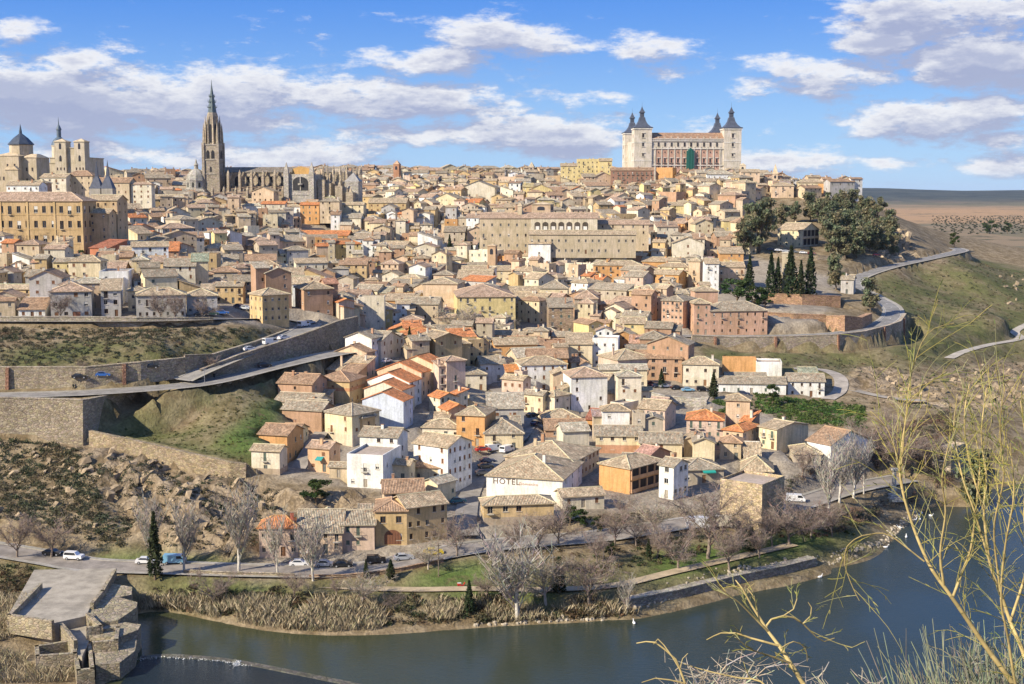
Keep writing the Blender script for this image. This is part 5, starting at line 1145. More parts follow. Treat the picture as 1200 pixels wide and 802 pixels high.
def dome(b):
    x, y = -7, 14
    b.lathe(x, y, [(5.2, -4), (5.2, Hz(172)), (5.6, Hz(171.8)), (5.6, Hz(171))], 8, PLA, PC, R(22.5)); b.lathe(x, y, [(5.4, Hz(171)), (5.0, Hz(168)), (3.9, Hz(164.5)), (2.0, Hz(161.6)), (1.5, Hz(161)), (1.5, Hz(153)), (2.0, Hz(152.6)), (1.2, Hz(149)), (.4, Hz(146.5)), (.06, Hz(138))], 12, SLA, (.09, .12, .15))
put(CH, 'dome', dome)
p = at(24, 222, 720); CB = empty('domed_church', (p.x, p.y, p.z), R(-10), 'pale church with dark octagonal slate roof at the very edge of town', 'church'); Hz2 = lambda py: (222 - py) * .485
foot(CB, -16, 14, -6, 22)
for x0, x1, y0, y1, py in ((-15, 2, -4, 16, 184), (2, 12, 0, 16, 186), (-6, 3, -7, -4.1, 200)):
    put(CB, 'wall', lambda b: b.box(x0, x1, y0, y1, -8, Hz2(py), PLA, (.47, .385, .27)))
    put(CB, 'roof', lambda b: b.prism([(x0 - .5, y0 - .5), (x1 + .5, y0 - .5), (x1 + .5, y1 + .5), (x0 - .5, y1 + .5)], Hz2(py) + .01, Hz2(py) + 2.2, ROOF, RCOL['tan'], taper=[((x0 + x1) / 2 - 2, (y0 + y1) / 2 - 2), ((x0 + x1) / 2 + 2, (y0 + y1) / 2 - 2), ((x0 + x1) / 2 + 2, (y0 + y1) / 2 + 2), ((x0 + x1) / 2 - 2, (y0 + y1) / 2 + 2)]))
put(CB, 'drum', lambda b: b.lathe(-3, 8, [(7.4, Hz2(190)), (7.4, Hz2(171))], 8, PLA, (.5, .41, .29), R(22.5)))
put(CB, 'slate_roof', lambda b: b.lathe(-3, 8, [(8.2, Hz2(171)), (8.2, Hz2(170)), (4.6, Hz2(163)), (1.0, Hz2(158)), (.9, Hz2(155)), (.06, Hz2(147))], 8, SLA, (.05, .065, .09), R(22.5)))
for x, z in ((-12, 2), (-9, 2), (-6, 2), (-12, 9), (-6, 9), (-1, 9)): win(CB, x, -4, z + 3, 1.2, 2.0)
for x, z in ((5, 4), (9, 4), (5, 10), (9, 10)): win(CB, x, 0, z, 1.2, 2.0)
for x in (-1.5, 1, 3.5, 12.2, 14.8, 17): win(CH, x, -2, Hz(200), .9, 1.6)
H(48, 78, 82, 228, 208, -6, 'g', 'pale', 'tan', 'pale house with tan roof in front of the twin-towered church', Y=700, nw=4, ww=1.0)
H(76, 109, 113, 230, 206, -6, 'h', 'tan', 'brown', 'tan house with broad brown roof in front of the twin-towered church', Y=705, nw=4, pitch=R(27))
H(8, 46, 50, 232, 217, -4, 'g', 'white', 'tan', 'long whitish house below the slate-roofed church at the edge of town', Y=650, nw=6)
H(112, 152, 156, 236, 214, -6, 'g', 'tan', 'brown', 'long tan house with brown roof behind the slate turrets', Y=690, nw=5, pitch=R(26))
H(154, 178, 182, 240, 216, -6, 'h', 'pale', 'pinkish', 'pale house with pinkish roof next to the slate turrets', Y=690, nw=3)
for i, a in enumerate([(258, 284, 258, 243, 'peach', 'tan', 'peach house in front of the first cathedral buttresses'), (284, 306, 256, 241, 'white', 'light', 'white house before the cathedral nave'), (307, 334, 258, 239, 'pale', 'orange', 'house with orange roof before the cathedral nave'), (335, 352, 256, 242, 'white', 'tan', 'white house under the cathedral transept'), (352, 374, 259, 240, 'orange', 'orange', 'orange house under the cathedral transept'), (375, 398, 258, 236, 'tan', 'grey', 'tan house in front of the cathedral apse'), (400, 426, 256, 240, 'cream', 'tan', 'cream house at the end of the cathedral')]):
    H(a[0], a[1], a[1] + 3, a[2], a[3], -8 + 3 * (i % 3), 'gh'[i % 2], a[4], a[5], a[6], Y=762 - 6 * (i % 3), nw=3, dd=9)
for px, lab in ((114, 'dark slate turret spire standing nearer the twin-towered church'), (127, 'dark slate turret spire nearer the long tan palace roof')):
    p = at(px, 226, 640); t = empty('turret', p, 0, lab, 'turret', 'dark slate turrets'); foot(t, -4, 4, -4, 4)
    put(t, 'wall', lambda b: b.box(-3, 3, -3, 3, -8, 2, PLA, (.4, .36, .3))); put(t, 'spire', lambda b: b.lathe(0, 0, [(4.3, 2.0), (3.6, 3.4), (1.7, 7), (1.0, 8), (.9, 10), (.06, 16)], 4, SLA, (.06, .07, .10), R(45)))
def small_tower(px, pyb, pyt, Yd, wpx, lab, col, rcol, name='bell_tower', m=PLA, open_=True, roofh=1.5):
    p = at(px, pyb, Yd); s = (p.y * CP + (CAMZ - p.z) * SP) / FPX; w = wpx * s / 2; h = (pyb - pyt) * s; t = empty(name, p, R(-12), lab, 'bell tower'); foot(t, -w, w, -w, w)
    put(t, 'shaft', lambda b: (b.box(-w, w, -w, w, -6, h, m, col), b.box(-w - .25, w + .25, -w - .25, w + .25, h * .98, h * .98 + .35, m, tuple(c * 1.1 for c in col))))
    put(t, 'roof', lambda b: b.lathe(0, 0, [(w * 1.55, h * .98 + .36), (.05, h + roofh)], 4, ROOF, rcol, R(45)))
    if open_: put(t, 'bell_opening', lambda b: (b.face([(q, -w - .05, h * .7 + z) for q, z in arch_pts2(w * .8, h * .2)], PLA, (.04, .04, .05)), b.face([(w + .05, q, h * .7 + z) for q, z in arch_pts2(w * .8, h * .2)], PLA, (.04, .04, .05))))
    return t
CH.scale = CB.scale = (.86, .86, 1)
small_tower(465.5, 214, 193, 965, 7, 'brick bell tower alone on the skyline right of the cathedral', (.42, .22, .13), RCOL['brown'], roofh=3)
small_tower(577, 322, 288, 640, 9.5, 'slim brick church tower among the dark trees', (.5, .34, .21), RCOL['tan'], roofh=.9)
small_tower(870, 214, 194, 935, 7, 'small pale belfry right of the fortress', (.66, .55, .4), RCOL['tan'])
small_tower(623, 207, 196, 990, 6, 'small domed lantern on the ridge left of the yellow apartments', (.5, .4, .3), RCOL['grey'], roofh=4)
small_tower(609.5, 288, 241, 680, 5, 'narrow chimney-like turret on the arcaded convent roof', (.56, .46, .32), RCOL['tan'], name='turret', open_=False)
small_tower(908, 222, 204, 905, 6, 'cream lantern tower with spike on the wooded ridge', (.6, .46, .32), RCOL['tan'], roofh=7)
small_tower(636, 262, 240, 705, 22, 'square brick belvedere above the arcaded convent', (.52, .38, .25), RCOL['tan'], name='belvedere')
small_tower(922, 347, 296, 575, 13, 'pale stone tower wrapped in green netting beside the cypress trees', (.55, .46, .32), RCOL['light'], name='tower', open_=False, roofh=.4)
# --- arcaded convent
CON = H(562, 700, 706, 292, 256, -4, 'g', 'stone', 'pinkish', 'long stone convent with seven large white arches under its roof', name='arcaded_convent', cat='convent', Y=672, nw=14, ns=1, st=3, miss=.15, ww=1.0, wh=1.5, chim=0, dd=14, wcv=(.52, .42, .28))
H(620, 745, 748, 298, 275, -4, 'g', 'stone', 'tan', 'lower stone range in front of the arcaded convent', name='convent_range', cat='convent', Y=650, nw=16, st=2, miss=.1, ww=1.0, wh=1.4, chim=0, dd=10, wcv=(.5, .41, .28))
H(700, 760, 764, 290, 263, -6, 'g', 'tan', 'pinkish', 'long tan range right of the arcaded convent', name='convent_range', cat='convent', Y=676, nw=5, chim=0)
# --- ancient tower by the river
ATW = H(843, 892, 918, 627, 572, -37, 'f', 'tan', 'tan', 'ancient square rubble stone tower by the riverside road', name='stone_tower', cat='tower', nw=0, ns=0, chim=0, wm=STO, wcv=(.58, .455, .29))
H(915, 940, 945, 346, 326, -6, 'g', 'tan', 'tan', 'tan ruin building behind the cypress trees', nw=3, wcv=(.5, .38, .22))
H(985, 1000, 1014, 345, 328, -20, 'g', 'grey', 'grey', 'shaded grey house beside the bend of the upper road', nw=1)
H(1056, 1112, 1118, 492, 477, -6, 'f', 'stone', 'tan', 'ruined stone mill wall at the mouth of the gorge', name='ruined_mill', cat='ruin', Y=420, nw=0, ns=0, wm=STO, chim=0, dd=5)
H(1092, 1114, 1142, 556, 528, -42, 'f', 'stone', 'tan', 'ruined stone mill house behind the willow branches', name='ruined_mill', cat='ruin', Y=352, nw=1, ns=1, wm=STO, chim=0)
for k, lab in (('rampart_upper', 'upper brick rampart wall below the cypress trees'), ('rampart_lower', 'lower broken rampart wall beside the brick school'), ('rampart_bastion', 'rounded brick rampart bastion inside the bend of the road')):
    wall_strip('rampart_wall', lab, *WP[k], 2.0, (.46, .29, .18), cap=.2, parapet=.5)
# --- bridgehead ruin, bottom left
p = atz(90, 715, 5.0); BH = empty('bridgehead_ruin', p, 0, 'ruined stone bridgehead with roofless chambers and pointed piers in the river', 'ruin')
BC = (.40, .34, .24)
def poly(name, L, z, z0, m=STO, c=BC, top=None, walls=None):
    P = [atz(a, b, z) - p for a, b in L]
    area = sum(P[i].x * P[(i + 1) % len(P)].y - P[(i + 1) % len(P)].x * P[i].y for i in range(len(P)))
    if area < 0: P = P[::-1]
    return put(BH, name, lambda b: b.prism([(q.x, q.y) for q in P], z0 - p.z, z - p.z, m, c, top=top))
poly('deck', [(40, 668), (136, 666), (122, 690), (108, 706), (101, 722), (60, 731), (8, 724)], 5.4, -2, ASP, (.34, .30, .235))
poly('lower_deck', [(78, 730), (100, 724), (104, 752), (96, 770), (84, 765)], 3.6, -2, ASP, (.33, .29, .225))
poly('pier', [(112, 701), (127, 683), (155, 688), (154, 697), (126, 703)], 5.0, -3)
poly('pier', [(99, 716), (112, 702), (140, 700), (161, 706), (160, 712), (138, 727), (104, 731)], 5.1, -3)
poly('pier', [(103, 734), (137, 728), (165, 732), (162, 738), (139, 747), (104, 745)], 4.4, -3)
poly('pier', [(111, 766), (140, 751), (161, 749), (158, 763), (140, 777), (112, 779)], 3.0, -3)
def ruin_walls(name, L, z, z0, th=.7):
    for (a, b) in zip(L, L[1:]):
        A, B = atz(*a, z) - p, atz(*b, z) - p; d = (B - A); d.z = 0; n = Vector((-d.y, d.x, 0)).normalized() * th / 2; e = d.normalized() * th / 2 * .98
        q = [A - n - e, B - n + e, B + n + e, A + n - e]; put(BH, name, lambda b_: b_.prism([(v.x, v.y) for v in q], z0 - p.z, z - p.z, STO, BC))
ruin_walls('parapet', [(47, 684), (11, 720), (60, 727)], 6.6, 3)
ruin_walls('parapet', [(134, 668), (120, 692), (108, 706)], 6.4, 3)
ruin_walls('chamber_wall', [(103, 719), (118, 733), (103, 735)], 5.9, 0); ruin_walls('chamber_wall', [(72, 731), (88, 750)], 5.5, 0)
ruin_walls('chamber_wall', [(43, 757), (44, 768), (88, 765), (86, 750), (43, 757)], 4.0, 0); ruin_walls('chamber_wall', [(88, 765), (92, 785), (108, 783), (104, 750)], 3.2, -2)
ruin_walls('chamber_wall', [(111, 752), (136, 750), (138, 735), (112, 737)], 4.9, 0)

# level pads under the houses, cut into the slope, then the ground itself
for h in HOUSES:
    ca, sa = math.cos(h['yaw']), math.sin(h['yaw']); x0, y0 = h['loc'].x, h['loc'].y; rr = math.hypot(h['w'], h['d']) / 2 + 4
    ci = np.where(np.abs(gx - x0) < rr)[0]; ri = np.where(np.abs(gy - y0) < rr)[0]
    if not len(ci) or not len(ri): continue
    RR, CC_ = np.meshgrid(ri, ci, indexing='ij'); X, Y_ = gx[CC_] - x0, gy[RR] - y0; u, v = np.abs(X * ca + Y_ * sa), np.abs(-X * sa + Y_ * ca); m = (u < h['w'] / 2 + 1.4) & (v < h['d'] / 2 + 1.4)
    GZ[RR[m], CC_[m]] = np.minimum(GZ[RR[m], CC_[m]], h['loc'].z - .12)
make_ground()
# ------------------------------------------------------------------ fill the rest of the town
TOWN = [[(-40, 366), (150, 366), (250, 350), (300, 350), (345, 368), (400, 378), (440, 395), (480, 410), (480, 440), (530, 455), (520, 500), (560, 530), (700, 560), (800, 560), (868, 545), (880, 500), (800, 520), (745, 480), (735, 440), (810, 405), (775, 380), (790, 340), (862, 330), (880, 300), (860, 262), (880, 236), (990, 232), (1000, 214), (960, 205), (880, 195), (600, 195), (300, 200), (-40, 205)],
        [(700, 545), (870, 545), (938, 540), (940, 578), (860, 588), (800, 592), (700, 575)]]
NOGO = [(570, 545, 20, 22), (624, 495, 14, 18), (600, 385, 60, 8), (520, 395, 20, 10), (190, 288, 20, 12), (590, 301, 40, 12), (695, 294, 22, 8), (910, 325, 60, 36), (940, 255, 80, 22), (265, 372, 40, 8), (360, 392, 45, 10), (60, 306, 60, 12)]
def rect_pts(x, y, w, d, a, n=3):
    u, v = np.array([math.cos(a), math.sin(a)]), np.array([-math.sin(a), math.cos(a)])
    return [np.array([x, y]) + u * (i / (n - 1) - .5) * w + v * (j / (n - 1) - .5) * d for i in range(n) for j in range(n)]
OC = np.array([(h['loc'].x, h['loc'].y, h['w'], h['d'], h['yaw']) for h in HOUSES] + EXTRA_FOOT)
OCL = [tuple(r) for r in OC]
def clear(x, y, w, d, a, gap):
    P = np.array(rect_pts(x, y, w, d, a, 4)); O = np.array(OCL)
    k = np.hypot(O[:, 0] - x, O[:, 1] - y) < (np.hypot(O[:, 2], O[:, 3]) / 2 + math.hypot(w, d) / 2 + gap)
    O = O[k]
    if not len(O): return True
    for o in O:
        ca, sa = math.cos(o[4]), math.sin(o[4]); q = P - o[:2]; u = q[:, 0] * ca + q[:, 1] * sa; v = -q[:, 0] * sa + q[:, 1] * ca
        if np.any((np.abs(u) < o[2] / 2 + gap) & (np.abs(v) < o[3] / 2 + gap)): return False
        c, s = math.cos(a), math.sin(a)
        for p in rect_pts(o[0], o[1], o[2], o[3], o[4], 3):
            du, dv = (p[0] - x), (p[1] - y)
            if abs(du * c + dv * s) < w / 2 + gap and abs(-du * s + dv * c) < d / 2 + gap: return False
    return True
def road_near(x, y):
    for k in ('ramp_road', 'lower_road', 'curve_road', 'hotel_street', 'lane', 'valley_road', 'lower_path'):
        for p in RP[k][0][::3]:
            if abs(p.x - x) < 12 and abs(p.y - y) < 12: return True
    return False
rf_ = random.Random(11)
GEN = []
WN = ['cream'] * 6 + ['pale'] * 7 + ['white'] * 5 + ['tan'] * 5 + ['ochre'] * 4 + ['peach'] * 6 + ['pink'] * 2 + ['grey'] * 2 + ['brick'] * 4 + ['yellow'] * 1 + ['stone'] * 3 + ['orange']
RN = ['tan'] * 9 + ['grey'] * 7 + ['brown'] * 4 + ['pinkish'] * 4 + ['orange'] * 1 + ['light'] * 3
Y = 330.0
while Y < 1035:
    X = -420.0
    while X < 380:
        x, y = X + rf_.uniform(-3, 3), Y + rf_.uniform(-3, 3); X += 5.5
        z = float(hgt(x, y)); px, py, dep = proj(x, y, z)
        if px < -30 or px > 1010 or not any(in_poly(np.array([px]), np.array([py]), P)[0] for P in TOWN): continue
        if any(((px - a) / c) ** 2 + ((py - b) / e) ** 2 < 1 for a, b, c, e in NOGO) or road_near(x, y): continue
        ang = .42 * math.sin(x / 61 + y / 140) + .3 * math.sin(y / 53 - x / 90) + rf_.choice((0, 0, 0, math.pi / 2)) + rf_.gauss(0, .08)
        for tr in range(4 if rf_.random() < .5 else 2):
            w, d = rf_.uniform(8, 19), rf_.uniform(7, 12)
            if tr >= 2: w, d = rf_.uniform(5, 8) - (tr - 2), rf_.uniform(5.5, 8) - (tr - 2)
            if clear(x, y, w, d, ang, .3 if rf_.random() < .6 else 1.8): break
        else: continue
        OCL.append((x, y, w, d, ang))
        zb = min(float(hgt(*p)) for p in rect_pts(x, y, w, d, ang, 2))
        he = rf_.choice((4.8, 6, 6.6, 7.2, 8.2, 9.2, 10.5, 12)) + max(0, z - zb)
        if Y > 880: he = min(he, 7.5)
        wn, rn = rf_.choice(WN), rf_.choice(RN); jit, jr = 1 + rf_.uniform(-.12, .1), rf_.uniform(.82, 1.15)
        GEN.append(dict(w=w, d=d, h=he, roof=rf_.choice('gggggghhhhGGsf'), wc=tuple(min(.84, c * jit) for c in WC[wn]), rc=tuple(c * jr for c in RCOL[rn]), loc=Vector((x, y, zb)), yaw=ang, seed=rf_.randrange(10 ** 6), name='house', cat='house', wname=wn, rname=rn, hand=False, label=None,
                        pitch=R(rf_.uniform(17, 26)), bal=.1, px=proj(x, y, zb + he * .7)[:2]))
    Y += 5.5
# what each of them shows in the photograph: near ones cover far ones
OCCW, OCCH = 1200, 802
occ = np.zeros((OCCH, OCCW), bool)
def hull(pts):
    pts = sorted(set(pts)); 
    def half(P):
        o = []
        for p in P:
            while len(o) > 1 and (o[-1][0] - o[-2][0]) * (p[1] - o[-2][1]) - (o[-1][1] - o[-2][1]) * (p[0] - o[-2][0]) <= 0: o.pop()
            o.append(p)
        return o
    a, b = half(pts), half(pts[::-1]); return a[:-1] + b[:-1]
def silhouette(h):
    M = Matrix.Translation(h['loc']) @ Matrix.Rotation(h['yaw'], 4, 'Z'); P = []
    zr = h['h'] + min(h['w'], h['d']) / 2 * math.tan(h.get('pitch', R(21)))
    for sx in (-1, 1):
        for sy in (-1, 1):
            for z in (0, h['h']): P.append(M @ Vector((sx * h['w'] / 2, sy * h['d'] / 2, z)))
        P.append(M @ Vector((sx * h['w'] / 4, 0, zr)))
    return hull([tuple(round(c, 2) for c in proj(*p)[:2]) for p in P])
allh = sorted(HOUSES + GEN, key=lambda h: h['loc'].y)
for h in allh:
    S = silhouette(h); xs = [p[0] for p in S]; ys = [p[1] for p in S]
    x0, x1, y0, y1 = max(0, int(min(xs))), min(OCCW, int(max(xs)) + 2), max(0, int(min(ys))), min(OCCH, int(max(ys)) + 2)
    if x1 <= x0 or y1 <= y0: h['vis'] = 0; continue
    gxx, gyy = np.meshgrid(np.arange(x0, x1) + .5, np.arange(y0, y1) + .5); m = in_poly(gxx, gyy, S)
    sub = occ[y0:y1, x0:x1]; new = m & ~sub; h['vis'] = int(new.sum()); sub |= m
    if h['vis']: h['px'] = (float(gxx[new].mean()), float(gyy[new].mean()))
GEN = [h for h in GEN if h['vis'] >= 10]
GEN.sort(key=lambda h: -h['vis'])
arn = random.Random(77)
def annex(h):
    """a lower or higher side block, as most of these houses have grown one"""
    s_ = arn.choice((-1, 1)); w2, d2 = h['w'] * arn.uniform(.35, .62), h['d'] * arn.uniform(.5, .82); k = arn.choice((.6, .72, .8, .88, 1.14))
    u, v = Vector((math.cos(h['yaw']), math.sin(h['yaw']), 0)), Vector((-math.sin(h['yaw']), math.cos(h['yaw']), 0))
    return dict(h, w=w2, d=d2, h=max(2.6, h['h'] * k), roof=arn.choice('ggshfs'), loc=h['loc'] + u * s_ * (h['w'] / 2 + w2 * arn.uniform(.12, .42)) + v * h['d'] * arn.uniform(-.3, .2), yaw=h['yaw'] + arn.gauss(0, .03), seed=h['seed'] + 5, chim=arn.choice((0, 1)),
                wc=h['wc'] if arn.random() < .55 else tuple(c * arn.uniform(.9, 1) for c in WC[arn.choice(WN)]), rc=tuple(c * arn.uniform(.85, 1.15) for c in [RCOL[arn.choice(RN)]][0]) if arn.random() < .4 else h['rc'])
n_named = sum(1 for h in HOUSES if h['name'] == 'house')
IND, REST = GEN[:298 - n_named], GEN[298 - n_named:]
print('generated', len(GEN), 'single', len(IND), 'rest', len(REST), 'hand hidden', [(h['label'] or h['px'])for h in HOUSES if h['vis'] < 15])
# ------------------------------------------------------------------ labels for the houses that are told apart by where they stand
LM = [(250, 170, 'the cathedral tower'), (330, 222, 'the cathedral nave'), (60, 265, 'the yellow seminary'), (80, 180, 'the twin-towered church'), (455, 248, 'the large ochre palace'), (632, 268, 'the arcaded convent'), (577, 300, 'the slim brick tower'), (516, 350, 'the pink church block'), (568, 370, 'the yellow convent wing'),
      (750, 325, 'the orange apartments'), (866, 378, 'the brick school'), (562, 228, 'the theatre gable'), (690, 200, 'the yellow apartment block'), (800, 170, 'the four-towered fortress'), (740, 210, 'the dark red hotel'), (935, 280, 'the loggia villa'), (870, 268, 'the yellow villa'), (465, 440, 'the orange-roofed terrace'), (615, 560, 'the hotel'), (640, 430, 'the orange loggia house'),
      (790, 425, 'the big brick house'), (826, 510, 'the orange-roofed pink house'), (880, 590, 'the ancient stone tower'), (395, 314, 'the bright yellow gable'), (365, 350, 'the six-arched white house'), (315, 360, 'the tall corner house'), (740, 392, 'the pale yellow gable'), (430, 555, 'the white cubic house'), (190, 355, 'the long grey house'), (640, 300, 'the blank white house'), (190, 240, 'the cream blocky palace'), (120, 302, 'the rust red building'), (806, 300, 'the broad cream gable'), (378, 282, 'the long orange house')]
ORD = ['nearest', 'second', 'third', 'fourth', 'fifth', 'sixth', 'seventh', 'eighth', 'ninth', 'tenth', 'eleventh', 'twelfth', 'thirteenth', 'fourteenth', 'fifteenth', 'sixteenth']
DIRS = ['right of', 'upper right of', 'above', 'upper left of', 'left of', 'lower left of', 'below', 'lower right of']
CN = {'cream': 'cream', 'pale': 'pale beige', 'white': 'white', 'tan': 'tan', 'ochre': 'ochre', 'peach': 'peach', 'pink': 'pinkish', 'grey': 'grey', 'brick': 'brick', 'yellow': 'yellow', 'stone': 'stone-coloured', 'orange': 'orange', 'bluish': 'bluish', 'red': 'red', 'brown': 'brown'}
RT = {'g': 'gabled', 'h': 'hipped', 'G': 'gable-fronted', 's': 'sloping', 'f': 'flat'}
grp = {}
for h in HOUSES + IND:
    if h['name'] != 'house' or h['label'] or h in (CORNER2, HOTB): continue
    x, y = h['px']; k = min(range(len(LM)), key=lambda i: math.hypot(LM[i][0] - x, (LM[i][1] - y) * 1.4)); dx, dy = x - LM[k][0], LM[k][1] - y
    o = int(round(math.atan2(dy, dx) / (math.pi / 4))) % 8; grp.setdefault((k, o, h['wname']), []).append((math.hypot(dx, dy), id(h), h))
for (k, o, wn), L in grp.items():
    for i, (q, _, h) in enumerate(sorted(L)):
        rcn = {'tan': 'tan', 'grey': 'greyish', 'brown': 'brown', 'pinkish': 'pinkish', 'orange': 'orange', 'light': 'pale', 'red': 'red', 'dark': 'dark'}[h['rname']]
        h['label'] = f"{CN[wn]} house with {rcn} {RT[h['roof']]} roof, {ORD[min(i, 15)]} {DIRS[o]} {LM[k][2]}"
for h in HOUSES + IND:
    if h in (CORNER2, HOTB): continue
    h['group'] = 'houses of the old town' if h['name'] == 'house' else None
    h['root'] = place_house(h, fine=h['loc'].y < 345)
    if h['name'] == 'house' and not h['hand'] and arn.random() < .7: place_house(annex(h), h['root'])
    if h['name'] == 'house' and h['hand'] and h['roof'] in 'gh' and arn.random() < .6:
        a = annex(h); v = Vector((-math.sin(h['yaw']), math.cos(h['yaw']), 0)); u = Vector((v.y, -v.x, 0)); a['loc'] = h['loc'] + v * (h['d'] / 2 + a['d'] * .3) + u * h['w'] * arn.uniform(-.25, .25); a['h'] = h['h'] * arn.choice((.9, 1.05, 1.18)); place_house(a, h['root'])
place_house(CORNER2, CORNER['root'], fine=True); place_house(HOTB, HOT['root'], fine=True)
rm = MB()
for h in REST:
    merge_house(h, rm)
    if arn.random() < .6: merge_house(annex(h), rm)
tag(rm.build('distant_house'), 'mass of small distant houses filling the old town up to the ridge', 'houses', kind='stuff')
def local_box(root, name, M, x0, x1, y0, y1, z0, z1, m, c):
    b = MB(); b.box(x0, x1, y0, y1, z0, z1, m, c); o = b.build(name, root); o.matrix_basis = M; return o
# corner house: arched garage door
def arch_pts(w, h, n=9):
    r = w / 2; sp = h - r; return [(-r, 0), (r, 0)] + [(r * math.cos(math.pi * k / n), sp + r * .8 * math.sin(math.pi * k / n)) for k in range(n + 1)]
r0 = CORNER['root']; b = MB(); A_ = arch_pts(3.6, 3.6)
b.face([(x, -.06, z) for x, z in A_], PNT, (.20, .09, .05)); 
for s in (-1.2, -.6, 0, .6, 1.2): b.box(s - .03, s + .03, -.09, -.062, .1, 2.6, PNT, (.12, .05, .03))
b.build('garage_door', r0, (0.3, -CORNER['d'] / 2, .05))
# hotel lettering, painted on the front wall
def text_mesh(body, size, name='lettering', depth=.03):
    cu = bpy.data.curves.new('t', 'FONT'); cu.body = body; cu.size = size; cu.extrude = depth; cu.align_x = 'CENTER'; cu.align_y = 'CENTER'; cu.space_character = 1.15; cu.resolution_u = 3
    ob = bpy.data.objects.new('t', cu); COL.objects.link(ob); dg = bpy.context.evaluated_depsgraph_get(); dg.update(); me = bpy.data.meshes.new_from_object(ob.evaluated_get(dg)); bpy.data.objects.remove(ob); bpy.data.curves.remove(cu); me.name = name; return me
sgn = material('sign_paint', lambda N, b: setc(N, b, (.16, .11, .07), .7)); sgn2 = material('sign_paint_orange', lambda N, b: setc(N, b, (.55, .34, .22), .7))
hw = HOT['w']
for body, px, sz, mt, zz in (('HOTEL', -.236, 2.0, sgn, -1.5), ('Domenico', .06, 1.0, sgn2, -1.75)):
    me = text_mesh(body, sz); me.materials.clear(); me.materials.append(mt); o = link('lettering', me, HOT['root'], (hw * px, -HOT['d'] / 2 - .04, HOT['h'] + zz)); o.rotation_euler = (R(90), 0, 0)
# apricot house: loggia on its shaded flank
def loggia(root, h, side, floors, n, col, dark=(.05, .04, .035), arch=False):
    L, off = (h['d'], h['w'] / 2) if side == 'r' else (h['w'], h['d'] / 2)
    M = Matrix.Rotation(R(90), 4, 'Z') if side == 'r' else Matrix()
    for k in range(floors):
        z0, z1 = h['h'] * k / floors + .2, h['h'] * (k + 1) / floors - .25
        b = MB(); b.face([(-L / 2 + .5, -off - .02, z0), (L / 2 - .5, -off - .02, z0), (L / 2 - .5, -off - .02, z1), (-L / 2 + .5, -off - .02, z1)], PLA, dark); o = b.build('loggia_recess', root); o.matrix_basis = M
        for i in range(n + 1):
            x = -L / 2 + .5 + (L - 1) * i / n; b = MB(); b.box(x - .22, x + .22, -off - .32, -off - .025, z0, z1, PLA, col); o = b.build('column', root); o.matrix_basis = M
        b = MB(); b.box(-L / 2 + .3, L / 2 - .3, -off - .42, -off - .33, z0, z0 + .9, PLA, col); o = b.build('balustrade', root); o.matrix_basis = M
loggia(OCH['root'], OCH, 'r', 2, 4, (.6, .36, .2)); loggia(LOGH['root'], LOGH, 'r', 2, 4, (.6, .5, .36))

# arcaded convent: seven tall arches in a pale upper wall
r0 = CON['root']; L = CON['w']; k = L / 138.0; x0 = L / 2 - 76 * k; z0, z1 = CON['h'] - 9.0, CON['h'] - .4
b = MB(); b.box(x0 - .8, L / 2 - .1, -CON['d'] / 2 - .12, -CON['d'] / 2 - .01, z0 - .5, z1 + .1, PLA, (.66, .57, .42)); b.build('arcade_wall', r0)
for i in range(7):
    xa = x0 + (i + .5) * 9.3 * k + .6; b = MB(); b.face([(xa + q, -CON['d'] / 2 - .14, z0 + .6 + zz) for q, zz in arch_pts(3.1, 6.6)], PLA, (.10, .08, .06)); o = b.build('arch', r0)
    b = MB(); b.box(xa - .95, xa + .95, -CON['d'] / 2 - .2, -CON['d'] / 2 - .145, z0 + .7, z0 + 4.6, PLA, (.78, .74, .66)); b.build('arch_panel', r0)
# awnings
def awning(h, x, z, w, c):
    b = MB(); b.face([(x - w / 2, -h['d'] / 2 - .02, z), (x + w / 2, -h['d'] / 2 - .02, z), (x + w / 2, -h['d'] / 2 - 1.3, z - .55), (x - w / 2, -h['d'] / 2 - 1.3, z - .55)], CLO, c); b.face([(x - w / 2, -h['d'] / 2 - 1.3, z - .55), (x + w / 2, -h['d'] / 2 - 1.3, z - .55), (x + w / 2, -h['d'] / 2 - 1.3, z - .8), (x - w / 2, -h['d'] / 2 - 1.3, z - .8)], CLO, c); b.build('awning', h['root'])
for h in HOUSES:
    if h['label'] and 'green awning at the foot' in h['label']: awning(h, .6, h['h'] * .62, 1.9, (.05, .30, .28))
    if h['label'] and 'single-storey bar' in h['label']: awning(h, h['w'] * .1, h['h'] * .95, 3.4, (.03, .30, .24))

# string courses and pilasters of the seminary
r0 = SEMI['root']; W_2, D_2, HH = SEMI['w'] / 2, SEMI['d'] / 2, SEMI['h']
for k in (1, 2, 3): b = MB(); b.box(-W_2, W_2, -D_2 - .14, -D_2 - .01, HH * k / 4 + .05, HH * k / 4 + .35, PLA, (.58, .40, .2)); b.build('string_course', r0)
for k in range(6): x = W_2 - .4 - k * 11.2; b = MB(); b.box(x - .45, x + .4, -D_2 - .22, -D_2 - .145, -1, HH - .2, PLA, (.60, .42, .21)); b.build('pilaster', r0)
